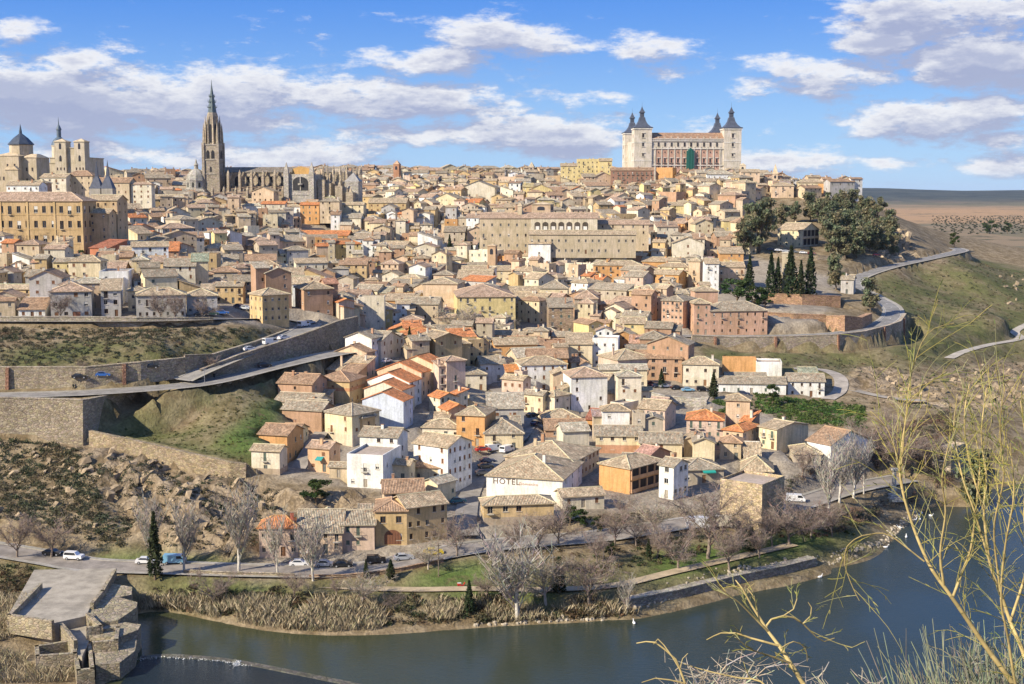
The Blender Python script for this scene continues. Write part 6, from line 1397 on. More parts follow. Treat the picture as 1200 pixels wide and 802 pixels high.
# ------------------------------------------------------------------ vegetation
def quads(C, N, S, W=None, rng=RNG):
    """leaf faces: centres C (n,3), half sizes S, random turn; returns V, F"""
    n = len(C); a = rng.normal(size=(n, 3)); a /= np.linalg.norm(a, axis=1)[:, None]; b = rng.normal(size=(n, 3)); b -= a * (a * b).sum(1)[:, None]; b /= np.linalg.norm(b, axis=1)[:, None]
    S = np.broadcast_to(S, (n,))[:, None]; w = S * (.55 if W is None else W)
    V = np.stack([C - a * S - b * w * .3, C + b * w - a * S * .1, C + a * S, C - b * w], 1).reshape(-1, 3)
    return V, np.arange(n * 4).reshape(-1, 4)
def leaf_mesh(name, C, S, cols, W=None, rng=RNG):
    V, F = quads(C, None, S, W, rng); base = np.array(cols)[rng.integers(0, len(cols), len(C))]; k = rng.uniform(.75, 1.25, (len(C), 1))
    return mesh_np(name, V, F, [LEAF], C=base * k)
def tubes(segs, n=3, cols=None, name='branch', mat=BARK, smooth=False):
    """segs: (p0, p1, r0, r1) rows"""
    A = np.array([s[0] for s in segs], float); B = np.array([s[1] for s in segs], float); r0 = np.array([s[2] for s in segs])[:, None]; r1 = np.array([s[3] for s in segs])[:, None]
    d = B - A; d /= np.linalg.norm(d, axis=1)[:, None] + 1e-9; h = np.where(np.abs(d[:, 2:]) < .9, np.array([[0, 0, 1.]]), np.array([[1., 0, 0]])); u = np.cross(d, h); u /= np.linalg.norm(u, axis=1)[:, None]; w = np.cross(d, u)
    R0 = [A + (u * math.cos(2 * math.pi * k / n) + w * math.sin(2 * math.pi * k / n)) * r0 for k in range(n)]; R1 = [B + (u * math.cos(2 * math.pi * k / n) + w * math.sin(2 * math.pi * k / n)) * r1 for k in range(n)]
    V = np.stack(R0 + R1, 1).reshape(-1, 3); m = len(A); o = (np.arange(m) * 2 * n)[:, None]
    F = np.concatenate([o + np.array([[k, (k + 1) % n, n + (k + 1) % n, n + k]]) for k in range(n)], 0)
    c = np.array(cols if cols is not None else [(.3, .25, .2)] * m); C = np.concatenate([c] * n, 0)
    return mesh_np(name, V, F, [mat], C=C, smooth=smooth)
def limb(segs, p, d, L, r, steps, rnd, up=.0, wob=.12, taper=.5):
    p = Vector(p); d = Vector(d).normalized(); pts = [p.copy()]
    for i in range(steps):
        d = (d + Vector((rnd.gauss(0, wob), rnd.gauss(0, wob), rnd.gauss(0, wob) + up))).normalized(); q = p + d * L / steps
        segs.append((tuple(p), tuple(q), r * (1 - (1 - taper) * i / steps), r * (1 - (1 - taper) * (i + 1) / steps))); p = q; pts.append(p.copy())
    return pts, d
def bare_tree(seed, h, kind):
    """winter tree: returns trunk mesh, crown mesh"""
    rnd = random.Random(seed); tr, cr = [], []
    if kind == 'poplar':
        pts, _ = limb(tr, (0, 0, -.5), (0, 0, 1), h * .5, h * .017, 6, rnd, .05, .03, .75)
        stems = [(pts[k], h * rnd.uniform(.45, .62)) for k in (2, 3, 3, 4, 4, 5, 5, 6, 6) for _ in range(2)]
        for p, L in stems:
            a = rnd.uniform(0, 6.28); q, d = limb(cr, p, (math.cos(a) * .5, math.sin(a) * .5, 1), L, h * .007, 5, rnd, .16, .07, .35)
            for k in range(1, 6):
                for _ in range(3): a = rnd.uniform(0, 6.28); q2, d2 = limb(cr, q[k], (math.cos(a) * .6, math.sin(a) * .6, 1), L * rnd.uniform(.22, .42), h * .0034, 3, rnd, .12, .1, .4)
        c1, c2 = (.54, .50, .43), (.37, .335, .28)
    else:
        n0 = 5 if kind == 'spread' else 7; pts, _ = limb(tr, (0, 0, -.5), (0, 0, 1), h * .3, h * .022, 3, rnd, .05, .08, .75)
        for i in range(n0):
            a = 6.28 * i / n0 + rnd.uniform(-.4, .4); q, d = limb(cr, pts[-1 - i % 2], (math.cos(a) * .8, math.sin(a) * .8, 1), h * rnd.uniform(.38, .55), h * .011, 4, rnd, .03, .16, .4)
            for k in range(1, 5):
                for _ in range(3):
                    a2 = rnd.uniform(0, 6.28); q2, d2 = limb(cr, q[k], d + Vector((math.cos(a2) * .9, math.sin(a2) * .9, rnd.uniform(-.2, .6))), h * rnd.uniform(.16, .28), h * .0052, 3, rnd, .02, .2, .45)
                    for _ in range(4): a3 = rnd.uniform(0, 6.28); limb(cr, q2[rnd.randint(1, 3)], d2 + Vector((math.cos(a3), math.sin(a3), rnd.uniform(-.3, .7))), h * rnd.uniform(.07, .15), h * .003, 2, rnd, 0, .25, .5)
        if kind == 'broom':
            for i in range(150): a = rnd.uniform(0, 6.28); q = rnd.random() ** .6; limb(cr, (math.cos(a) * q * 2.2, math.sin(a) * q * 2.2, 0), (math.cos(a) * q * .7, math.sin(a) * q * .7, 1), h * rnd.uniform(.55, 1.0), .07, 4, rnd, .02, .09, .3)
        c1, c2 = {'broom': ((.2, .17, .1), (.21, .215, .145)), 'spread': ((.25, .20, .16), (.27, .215, .175)), 'pale': ((.46, .40, .32), (.40, .345, .27))}.get(kind, ((.22, .18, .15), (.24, .195, .165)))
    return tubes(tr, 6, [c1] * len(tr), 'trunk', smooth=True), tubes(cr, 3, [tuple(x * random.uniform(.85, 1.15) for x in c2) for _ in cr], 'crown')
def leafy(seed, h, rx, kind):
    rnd = random.Random(seed); g = np.random.default_rng(seed); tr = []; C = []
    if kind == 'cypress':
        pts, _ = limb(tr, (0, 0, -.4), (0, 0, 1), h * .3, h * .02, 3, rnd, .1, .02, .8); n = int(1500); z = g.uniform(.05, 1, n) ** .9; prof = np.sin(np.clip(z * 1.05, 0, 1) ** .55 * math.pi) ** .7 * (1 - z * .45) + .04
        a = g.uniform(0, 6.28, n); rr = rx * prof * g.uniform(.55, 1.08, n) * (1 + .25 * np.sin(a * 5 + z * 9)); C = np.stack([rr * np.cos(a), rr * np.sin(a), z * h], 1)
        cols = [(.045, .065, .03), (.06, .08, .036), (.036, .055, .026)]; S = g.uniform(.18, .42, n) * (h / 12)
    else:
        base = h * {'pine': .45, 'round': .22, 'grove': .2, 'conifer': .05}.get(kind, .25); pts, _ = limb(tr, (0, 0, -.5), (0, 0, 1), h * .6, h * .025, 5, rnd, .05, .05, .5); nb = {'grove': 20, 'conifer': 14}.get(kind, 13); out = []
        for i in range(nb):
            a = rnd.uniform(0, 6.28); q = rnd.random() ** .5; zz = rnd.uniform(base, h * .9); 
            lim = rx * (1 - ((zz - base) / (h - base) - .35) ** 2 * 1.1) if kind != 'conifer' else rx * (1.05 - zz / h)
            c = np.array([math.cos(a) * q * lim * .8, math.sin(a) * q * lim * .8, zz]); r = rx * rnd.uniform(.22, .40) * (.7 if kind == 'conifer' else 1)
            limb(tr, pts[min(5, 2 + i % 4)], Vector(c) - pts[min(5, 2 + i % 4)], (Vector(c) - pts[min(5, 2 + i % 4)]).length * .9, h * .009, 2, rnd, 0, .05, .5)
            m = 120; v = g.normal(size=(m, 3)); v /= np.linalg.norm(v, axis=1)[:, None]; out.append(c + v * r * (g.uniform(.35, 1.12, (m, 1))) * np.array([1, 1, .75]))
        C = np.concatenate(out); S = g.uniform(.22, .55, len(C)) * (h / 11)
        cols = {'pine': [(.05, .09, .03), (.07, .115, .04), (.08, .13, .045)], 'grove': [(.17, .185, .105), (.20, .205, .12), (.14, .155, .09), (.23, .22, .14)], 'round': [(.05, .085, .022), (.07, .105, .03), (.035, .06, .02)], 'conifer': [(.04, .065, .045), (.05, .08, .055)], 'gold': [(.16, .14, .04), (.12, .115, .035)]}.get(kind, [(.05, .075, .03)])
    return tubes(tr, 5, [(.17, .13, .09)] * len(tr), 'trunk', smooth=True), leaf_mesh('crown', C, S, cols, rng=g)
TV = {}
def tree_meshes(kind, var):
    k = (kind, var)
    if k not in TV:
        if kind in ('poplar', 'spread', 'pale', 'broom'): TV[k] = bare_tree(hash_(kind) + var, 10.0, kind)
        else: TV[k] = leafy(hash_(kind) + var, 10.0, {'cypress': 1.05, 'grove': 3.6, 'pine': 3.8, 'round': 3.4, 'conifer': 2.4, 'gold': 2.2}.get(kind, 3.2), kind)
    return TV[k]
def hash_(s): return sum(ord(c) * (i + 3) for i, c in enumerate(s)) * 17
TW = {}
def twig_mesh(kind, var, crown):
    k = (kind, var)
    if k not in TW:
        g = np.random.default_rng(var + 3); n = len(crown.vertices); co = np.empty(n * 3, np.float32); crown.vertices.foreach_get('co', co); co = co.reshape(-1, 3); ext = co[np.random.default_rng(1).integers(n // 6, n, {'poplar': 900, 'spread': 2600, 'pale': 2600}[kind])]
        C = ext + g.normal(0, .22 if kind != 'poplar' else .1, ext.shape)
        a = g.normal(size=C.shape); a[:, 2] = np.abs(a[:, 2]) * (3.5 if kind == 'poplar' else .9) + .1; a /= np.linalg.norm(a, axis=1)[:, None]; L = g.uniform(.18, .5, (len(C), 1)); b = np.cross(a, g.normal(size=C.shape)); b /= np.linalg.norm(b, axis=1)[:, None]; w = .016
        V = np.stack([C - a * L - b * w, C - a * L + b * w, C + a * L + b * w * .4, C + a * L - b * w * .4], 1).reshape(-1, 3)
        cl = np.array({'poplar': (.34, .30, .25), 'spread': (.23, .175, .14), 'pale': (.38, .31, .22)}[kind]); TW[k] = mesh_np('twigs', V, np.arange(len(V)).reshape(-1, 4), [BARK], C=cl * g.uniform(.75, 1.25, (len(C), 1)))
    return TW[k]
def tree(px, py, pyt, kind, label, group=None, wide=1.0, name=None, Y=None, cat='tree', var=None):
    p = at(px, py, Y) if Y else hit(px, py); p.z = float(hgt(p.x, p.y)) if not Y or True else p.z
    s = (p.y * CP + (CAMZ - p.z) * SP) / FPX; h = (py - pyt) * s
    if Y: h = max(2, at(px, pyt, Y).z - p.z)
    t, c = tree_meshes(kind, var if var is not None else int(px * 7 + py) % 3)
    o = empty(name or {'cypress': 'cypress_tree', 'pine': 'pine_tree', 'poplar': 'poplar_tree', 'conifer': 'conifer_tree', 'gold': 'conifer_tree'}.get(kind, 'tree'), p, (px * 1.7) % 6.28, label, cat, group); o.scale = (h / 10 * wide, h / 10 * wide, h / 10)
    link('trunk', t, o); link('crown', c, o)
    if kind in ('spread', 'pale', 'poplar'): link('twigs', twig_mesh(kind, var if var is not None else int(px * 7 + py) % 3, c), o)['kind'] = 'stuff'
    return o
PG = 'bare white poplars along the valley road'
for px, py, pt_, lab, wd in ((178, 667, 588, 'bare white poplar partly hidden by the tall dark roadside cypress', 1), (216, 671, 590, 'bare white poplar in front of the pale blue van', 1.1), (280, 671, 575, 'tallest bare white poplar standing alone before the cliff', 1.2), (325, 676, 604, 'bare white poplar in front of the pale pink cliff-end house', 1), (367, 681, 607, 'bare white poplar in front of the steep grey roof', 1.3), (970, 602, 528, 'bare white poplar at the thin outer edge of the riverside clump', 1.3), (984, 590, 516, 'bare white poplar in the middle of the riverside clump by the white gable', 1.2), (1000, 585, 512, 'bare white poplar tallest in the riverside clump by the white gable', 1.2), (1012, 580, 522, 'bare white poplar nearest the stone pillar', 1.0), (735, 722, 680, 'small pale bare tree leaning at the start of the quay wall', 1.3)): tree(px, py, pt_, 'poplar', lab, PG, wd)
tree(606, 728, 630, 'poplar', 'wide many-stemmed pale bare tree on the river bank below the hotel', 'bare winter trees in the riverside park', 1.9, 'bare_tree')
BGp = 'bare winter trees in the riverside park'
for i, (px, py, pt_, kd, lab) in enumerate(((346, 702, 664, 'spread', 'dark bare round tree on the bank below the white poplars'), (424, 712, 662, 'pale', 'broad straw-coloured bare tree above the reeds'), (640, 712, 640, 'pale', 'pale bare tree beside the dark conifer on the river bank'), (690, 715, 640, 'spread', 'bare tree between the dark conifer and the quay'), (655, 640, 585, 'spread', 'grey bare tree in the hotel garden'), (630, 645, 596, 'spread', 'bare tree right below the ochre hotel annex'), (600, 648, 606, 'spread', 'low bare tree at the corner of the hotel street'), (535, 655, 598, 'spread', 'bare tree by the yellow car'), (502, 668, 628, 'pale', 'thin bare tree between the yellow and silver cars'), (730, 612, 570, 'spread', 'purplish bare tree beside the hotel wing'), (765, 632, 576, 'pale', 'tan bare tree in front of the apricot brick house'), (830, 655, 560, 'spread', 'tall bare tree before the white camper van'), (700, 660, 618, 'spread', 'bare tree at the roadside below the hotel wing'), (905, 640, 590, 'spread', 'bare tree in front of the ancient tower'), (925, 640, 575, 'spread', 'reddish bare tree right behind the ancient tower'), (950, 632, 580, 'spread', 'bare tree half way between tower and poplar clump'), (975, 630, 585, 'spread', 'bare tree close below the poplar clump'), (890, 655, 615, 'spread', 'small bare tree on the park path by the blue fir'), (795, 668, 610, 'spread', 'slender bare tree on the brown park lawn'), (855, 670, 610, 'spread', 'slender bare tree before the ancient tower on the park lawn'), (940, 560, 520, 'spread', 'bare tree beside the tan pavilion'), (1035, 545, 490, 'spread', 'dark bare tree in the gorge mouth'), (1060, 560, 500, 'spread', 'bare tree against the ruined mill'), (1085, 548, 500, 'spread', 'grey bare tree nearest the ruined mill house'), (1020, 530, 478, 'spread', 'bare tree on the slope above the stone pillar'), (60, 655, 600, 'spread', 'bare grey tree over the parked black car'), (20, 655, 598, 'spread', 'thin bare tree by the road at the edge of town'), (250, 712, 664, 'spread', 'dark leafless bush-like tree above the reeds near the bridgehead'), (462, 716, 692, 'spread', 'low reddish bare bush above the reeds'), (395, 700, 676, 'spread', 'low bare tree between path and reeds'), (570, 706, 668, 'spread', 'bare tree behind the red scooter'), (770, 655, 612, 'spread', 'bare tree close to the small dark cypress'), (870, 640, 590, 'spread', 'bare tree leaning against the ancient tower corner'), (745, 640, 596, 'spread', 'bare tree in front of the hotel wing garden'), (720, 640, 590, 'spread', 'dense purplish bare tree at the garden corner'), (45, 305, 268, 'spread', 'bare street tree before the yellow seminary windows'), (72, 376, 338, 'spread', 'bare tree in front of the large grey house'), (188, 376, 340, 'spread', 'bare tree before the long grey house'), (205, 377, 342, 'spread', 'second bare tree before the long grey house'), (238, 376, 344, 'spread', 'bare tree before the hipped grey house'), (97, 438, 425, 'spread', 'little bare tree on the lower road'), (248, 437, 414, 'spread', 'bare tree at the foot of the car ramp'), (540, 400, 350, 'pale', 'bare tree below the pink church block'), (590, 398, 368, 'pale', 'bare tree below the yellow convent wing'), (555, 402, 366, 'spread', 'second bare tree below the yellow convent wing'))): tree(px, py, pt_, kd, lab, BGp, 1.2, 'bare_tree')
CY = 'cypress trees'
for px, py, pt_, lab, wd in ((182, 681, 600, 'tall dark roadside cypress by the bridgehead', 1.0), (527, 300, 275, 'cypress standing apart left of the slim brick tower', 1.3), (545, 302, 280, 'green cypress left of the slim brick tower', 1.2), (553, 302, 284, 'small cypress next to the slim brick tower', 1.2), (564, 302, 272, 'tallest cypress by the slim brick tower', 1.3), (612, 300, 270, 'cypress rising above the convent garden trees', 1.2), (715, 298, 278, 'dark cypress beside the lower convent range', 1.9), (733, 296, 274, 'cypress at the end of the lower convent range', 1.5), (903, 352, 296, 'tall cypress farthest from the bend of the road, next to the netted tower', 1.1), (911, 352, 304, 'slender cypress beside the tall one by the netted tower', 1.0), (926, 353, 290, 'tallest cypress right beside the netted tower', 1.3), (938, 351, 306, 'shorter cypress in the pair above the rampart', 1.1), (949, 351, 292, 'tall cypress at the rampart next to the tan ruin', 1.2), (878, 345, 300, 'dark cypress next to the peach four-storey house', 1.2), (932, 214, 203, 'small cypress on the ridge', 1.6), (925, 214, 206, 'tiny cypress on the ridge beside another', 1.6), (480, 405, 383, 'cypress at the end of the ramp wall', 1.3), (430, 360, 338, 'cypress among dense roofs by the teal house', 1.2), (443, 360, 340, 'thin cypress among dense roofs by the teal house', 1.2), (836, 468, 436, 'brownish cypress between car park and white houses', 1.7), (775, 455, 432, 'cypress before the big brick house', 1.6), (458, 680, 656, 'golden cone-shaped cypress near the silver car', 2.2), (429, 680, 656, 'thin dark cypress before the parked dark car', 1.3), (655, 695, 652, 'dark pointed conifer on the river bank', 1.9), (550, 720, 680, 'olive coloured cypress on the bank near the red scooter', 1.5), (760, 655, 632, 'small dark cypress on the brown park lawn', 1.6), (880, 648, 618, 'blue-green fir before the ancient tower', 2.2), (1000, 296, 258, 'dark cypress at the end of the wooded hill', 1.4)): tree(px, py, pt_, 'cypress', lab, CY, wd)
for px, py, pt_, kd, lab, wd in ((371, 592, 560, 'round', 'dark evergreen tree behind the steep grey roof', 1.7), (864, 360, 324, 'pine', 'round umbrella pine above the brick school', 1.5), (884, 362, 334, 'round', 'dark rounded tree beside the umbrella pine', 1.4), (896, 362, 338, 'round', 'lower dark tree between umbrella pine and tall cypress', 1.5), (600, 306, 282, 'round', 'broad dark tree in the convent garden', 1.5), (590, 306, 288, 'pine', 'lower dark tree in the convent garden', 1.3), (188, 302, 276, 'round', 'dark green tree beside the cream gabled hall', 1.0), (205, 302, 284, 'round', 'lighter green tree beside the cream gabled hall', 1.0), (95, 306, 292, 'round', 'light green shrub tree before the seminary', 1.4), (1020, 366, 322, 'grove', 'grey-green tree standing inside the bend of the road', .9), (980, 340, 292, 'grove', 'grey-green tree beside the shaded grey house', .8), (680, 622, 596, 'round', 'green garden tree below the hotel wing', 1.2), (700, 625, 604, 'round', 'low green garden tree next to the hotel wing', 1.1), (668, 618, 592, 'round', 'olive green garden tree touching the ochre annex', 1.0), (714, 655, 634, 'round', 'small olive tree on the park lawn', 1.0), (675, 478, 460, 'round', 'dark green tree in a courtyard among the roofs', 1.1), (905, 475, 448, 'round', 'brown-green tree before the white farmhouse', 1.0), (1160, 276, 257, 'round', 'large dark tree on the far plain', 1.5), (1180, 276, 260, 'round', 'second dark tree on the far plain', 1.5), (1118, 290, 272, 'round', 'dark tree at the far end of the viaduct road', 1.1), (1140, 600, 520, 'grove', 'bushy green tree behind the willow branches', .8)):
    tree(px, py, pt_, kd, lab, 'evergreen trees', wd, Y=1750 if py in (276,) and px > 1100 else None)
rg = random.Random(5)
GL = ['dense grey-green tree in the wood on the hill right of the fortress', 'dark green tree in the wood on the hill right of the fortress', 'pale olive tree in the wood on the hill right of the fortress']
GP = [(888, 296, 231), (905, 298, 226), (920, 290, 224), (897, 278, 229), (935, 286, 226), (950, 284, 228), (930, 262, 230), (948, 260, 222), (962, 262, 226), (975, 256, 219), (990, 252, 216), (1003, 254, 219), (1015, 262, 222), (1028, 266, 230), (1040, 274, 243), (965, 284, 238), (978, 288, 245), (992, 290, 242), (1006, 296, 250), (1018, 296, 256), (872, 300, 258), (1030, 298, 262), (960, 298, 252), (975, 302, 258), (990, 304, 262), (1004, 303, 268), (1042, 290, 252), (915, 268, 232), (985, 272, 232), (1000, 275, 236), (1014, 280, 242), (880, 290, 238), (945, 300, 262), (1022, 284, 250), (1046, 300, 274), (968, 272, 232)]
GP = [g_ for g_ in GP if not (896 < g_[0] < 970 and g_[1] > 279)]
GROWS = {}
for g_ in sorted(GP): GROWS.setdefault('front' if g_[1] > 292 else 'middle' if g_[1] > 268 else 'top', []).append(g_)
for rw, L in GROWS.items():
    for i, (px, py, pt_) in enumerate(L):
        v = rg.randrange(3); o_ = ['first', 'second', 'third', 'fourth', 'fifth', 'sixth', 'seventh', 'eighth', 'ninth', 'tenth', 'eleventh', 'twelfth', 'thirteenth', 'fourteenth', 'fifteenth', 'sixteenth'][i]
        tree(px + rg.uniform(-2, 2), py, pt_, 'grove', f"grey-green tree, {o_} from the fortress side in the {rw} row of the hillside wood", 'trees of the hillside wood', rg.uniform(.75, 1.1), var=v)
# --- shrubs, grass and reeds that nobody would count
def scatter(zone_px, n, xr, yr, rng):
    out = []
    X = rng.uniform(*xr, n * 8); Y = rng.uniform(*yr, n * 8); Z = hgt(X, Y); px, py, dep = proj(X, Y, Z); m = in_poly(px, py, zone_px) & (Z > .25)
    r_ = np.clip(np.searchsorted(gy, Y) - 1, 0, len(gy) - 1); c_ = np.clip(np.searchsorted(gx, X) - 1, 0, len(gx) - 1); m &= roadmask[r_, c_] < .2
    return np.stack([X, Y, Z], 1)[m][:n]
def bushes(P, rr, nl, S, rng, flat=.75):
    n = len(P); r = rng.uniform(*rr, n); v = rng.normal(size=(n, nl, 3)); v /= np.linalg.norm(v, axis=2)[..., None]; v[..., 2] = np.abs(v[..., 2]) * flat
    return (P[:, None] + v * r[:, None, None] * rng.uniform(.4, 1.1, (n, nl, 1))).reshape(-1, 3), np.repeat(rng.uniform(*S, n), nl)
def scrub(name, label, zones, cols, rr=(.5, 1.3), nl=26, S=(.16, .34), seed=1):
    rng = np.random.default_rng(seed); CC, SS, KK = [], [], []
    for zp, n, xr, yr in zones:
        P = scatter(zp, n, xr, yr, rng); c, s = bushes(P, rr, nl, S, rng); CC.append(c); SS.append(s); KK.append(np.repeat(np.array(cols)[rng.integers(0, len(cols), len(P))] * rng.uniform(.8, 1.2, (len(P), 1)), nl, axis=0))
    C, S_, K = np.concatenate(CC), np.concatenate(SS), np.concatenate(KK); V, F = quads(C, None, S_, None, rng); K = K * rng.uniform(.75, 1.25, (len(K), 1))
    return tag(link(name, mesh_np(name, V, F, [LEAF], C=K)), label, 'shrubs', kind='stuff')
GRN = [(.085, .09, .05), (.11, .11, .065), (.14, .13, .085), (.075, .08, .045), (.17, .14, .09)]
scrub('undergrowth', 'grey-green scrub bushes dotting the slope above the lower road', [([(-20, 384), (335, 386), (330, 400), (215, 428), (-20, 430)], 620, (-175, -60), (352, 415)), ([(-20, 386), (330, 386), (300, 397), (-20, 400)], 260, (-175, -60), (370, 415))], GRN, seed=3)
scrub('undergrowth', 'dark scrub covering the rocky cliff above the valley road', [([(-20, 512), (60, 518), (110, 545), (120, 600), (150, 645), (-20, 640)], 900, (-150, -70), (262, 330)), ([(60, 520), (290, 560), (330, 580), (310, 640), (180, 648), (90, 600)], 520, (-125, -45), (262, 325)), ([(110, 645), (300, 650), (300, 662), (110, 660)], 200, (-110, -50), (262, 285))], GRN[:4], rr=(.5, 1.5), seed=4)
scrub('undergrowth', 'tufts and low bushes on the grassy spur', [([(105, 500), (330, 440), (470, 408), (460, 420), (320, 470), (300, 545), (120, 510)], 420, (-120, -25), (310, 430))], [(.10, .11, .03), (.13, .12, .05), (.07, .09, .03)], rr=(.25, .7), nl=16, S=(.1, .22), seed=5)
scrub('undergrowth', 'sparse bushes on the grassy hill of the gorge', [([(1000, 330), (1120, 300), (1230, 330), (1230, 480), (1000, 480), (830, 425), (830, 412), (1060, 410)], 1500, (80, 420), (400, 860))], GRN, rr=(.35, 1.3), nl=18, S=(.16, .36), seed=6)
scrub('undergrowth', 'bright green creeping plants on the bank below the white farmhouse', [([(885, 462), (1012, 476), (1014, 502), (930, 496), (885, 480)], 800, (70, 140), (375, 460)), ([(835, 470), (880, 468), (880, 490), (840, 486)], 200, (55, 95), (380, 440))], [(.075, .13, .03), (.10, .16, .04), (.06, .10, .03), (.13, .17, .06)], rr=(.5, 1.2), S=(.2, .4), seed=7)
scrub('undergrowth', 'park bushes and clipped shrubs on the riverside lawn', [([(220, 672), (640, 672), (1000, 612), (1010, 632), (760, 690), (640, 690), (220, 690)], 150, (-75, 90), (238, 310))], [(.06, .08, .03), (.09, .10, .04), (.12, .085, .05)], rr=(.4, .9), seed=8)
scrub('undergrowth', 'brown leafless thicket at the gorge mouth behind the willow', [([(905, 575), (1000, 520), (1110, 480), (1130, 560), (1010, 615), (920, 640)], 1100, (60, 145), (290, 430))], [(.17, .12, .09), (.20, .15, .11), (.13, .10, .08), (.10, .10, .06)], rr=(.7, 1.8), nl=34, S=(.12, .3), seed=9)
scrub('undergrowth', 'mixed brown and green bushes between road and river bank', [([(165, 690), (330, 690), (330, 725), (180, 716)], 220, (-75, -40), (235, 262)), ([(560, 695), (740, 690), (740, 722), (560, 730)], 320, (-8, 25), (235, 262)), ([(330, 694), (560, 694), (560, 730), (330, 738)], 260, (-48, -5), (235, 262)), ([(230, 672), (560, 668), (560, 690), (230, 688)], 70, (-70, -5), (245, 275)), ([(640, 640), (1000, 590), (1010, 620), (760, 668), (640, 690)], 150, (5, 90), (250, 320)), ([(0, 660), (40, 668), (38, 690), (0, 715)], 200, (-120, -80), (225, 270)), ([(590, 618), (760, 600), (760, 625), (600, 636)], 180, (-5, 40), (270, 310))], [(.10, .085, .05), (.065, .075, .035), (.16, .12, .07)], rr=(.5, 1.3), nl=30, seed=10)
def reeds(name, label, zones, cols, hh, seed, wd=.036):
    rng = np.random.default_rng(seed); VV, KK = [], []
    for zp, n, xr, yr in zones:
        P = scatter(zp, n, xr, yr, rng); P = P[vnoise(P[:, 0] / 7, P[:, 1] / 5, 4) > .3] if name == 'reeds' else P; m = len(P); h = rng.uniform(*hh, m) * (.75 + .5 * vnoise(P[:, 0] / 3, P[:, 1] / 3)); a = rng.uniform(0, math.pi, m); u = np.stack([np.cos(a), np.sin(a), 0 * a], 1) * wd; ln = np.stack([rng.normal(0, .22, m), rng.normal(0, .22, m), np.ones(m)], 1) * h[:, None]
        VV.append(np.stack([P - u, P + u, P + ln * .6 + u * .8, P + ln * [1.35, 1.35, 1]], 1).reshape(-1, 3)); KK.append(np.array(cols)[rng.integers(0, len(cols), m)] * rng.uniform(.7, 1.25, (m, 1)))
    V = np.concatenate(VV); return tag(link(name, mesh_np(name, V, np.arange(len(V)).reshape(-1, 4), [MAT['straw']], C=np.concatenate(KK))), label, 'reeds', kind='stuff')
DRY = [(.44, .365, .235), (.52, .435, .295), (.33, .265, .17), (.39, .33, .215), (.27, .205, .13), (.24, .23, .13)]
reeds('reeds', 'tall dry straw-coloured reeds along the near river bank', [([(160, 702), (330, 704), (480, 706), (640, 706), (760, 702), (760, 720), (560, 738), (380, 748), (240, 728), (165, 720)], 15000, (-80, 30), (230, 262))], DRY, (.8, 2.3), 11)
reeds('reeds', 'dry brown grass on the ground beside the ruined bridgehead', [([(-20, 700), (40, 700), (60, 735), (95, 770), (80, 800), (-20, 802)], 9000, (-110, -65), (205, 262))], DRY, (.6, 1.8), 12)
reeds('grass', 'dry grass and weeds along the quay foot and stony shore', [([(740, 706), (960, 664), (1040, 632), (1045, 642), (960, 672), (760, 720)], 3500, (20, 95), (238, 312))], DRY + [(.12, .15, .05)], (.3, .9), 13)
# pale stones along the water's edge
def stones():
    rng = np.random.default_rng(4); b = MB(); L = dense([atz(a, c, .0) for a, c in SHORE[9:18]], 1.2)
    for q in L:
        for _ in range(3):
            x, y = q.x + rng.normal(0, .8), q.y + .5 + abs(rng.normal(0, .8)); r = rng.uniform(.15, .5); z = max(-.1, float(hgt(x, y))); n = 5
            b.lathe(x, y, [(r, z - .2), (r * .9, z + r * .4), (r * .4, z + r * .75)], n, ROCK, tuple(np.array((.42, .36, .27)) * rng.uniform(.7, 1.15)), rng.uniform(0, 6))
    tag(b.build('shore_stones'), 'pale loose stones along the river edge', 'stones', kind='stuff')
stones()
# cliff outcrops: slabs of broken rock
def crags():
    rng = np.random.default_rng(8); b = MB()
    for zp, n, xr, yr, sz in (([(60, 518), (290, 562), (330, 585), (300, 640), (190, 640), (130, 590), (80, 540)], 100, (-130, -40), (262, 330), .8), ([(1000, 440), (1100, 445), (1110, 470), (1010, 470)], 70, (95, 170), (410, 480), .8), ([(1028, 270), (1066, 272), (1072, 306), (1028, 304)], 60, (180, 260), (660, 800), 2.0), ([(1110, 432), (1230, 420), (1230, 480), (1120, 480)], 70, (150, 330), (420, 700), 1.1), ([(1160, 320), (1230, 330), (1230, 395), (1180, 380)], 60, (260, 420), (600, 950), 1.3), ([(-20, 520), (60, 522), (110, 560), (110, 630), (-20, 630)], 60, (-150, -75), (262, 330), .7)):
        P = scatter(zp, n, xr, yr, rng)
        for x, y, z in P:
            r = rng.uniform(.4, 1.5) * sz; M = Matrix.Translation((x, y, z - r * .25)) @ Matrix.Rotation(rng.normal(.5, .35), 4, 'Z') @ Matrix.Rotation(rng.normal(-.75, .3), 4, 'Y') @ Matrix.Rotation(rng.normal(0, .25), 4, 'X')
            b.xf = M; c = tuple(np.array((.37, .285, .185)) * rng.uniform(.7, 1.15)); L, W, T = r * rng.uniform(1.1, 2.4), r * rng.uniform(.5, 1.0), r * rng.uniform(.3, .6); j = lambda: rng.uniform(.75, 1.15)
            q = [(-L * j(), -W * j()), (0, -W * 1.2 * j()), (L * j(), -W * j()), (L * j(), W * j()), (-L * .2, W * 1.2 * j()), (-L * j(), W * j())]
            b.prism(q, -T, T * j(), ROCK, c, taper=[(u * rng.uniform(.6, .95), v * rng.uniform(.55, .95)) for u, v in q])
    tag(b.build('rock_outcrops'), 'broken tan rocks sticking out of the cliffs', 'rocks', kind='stuff')
crags()
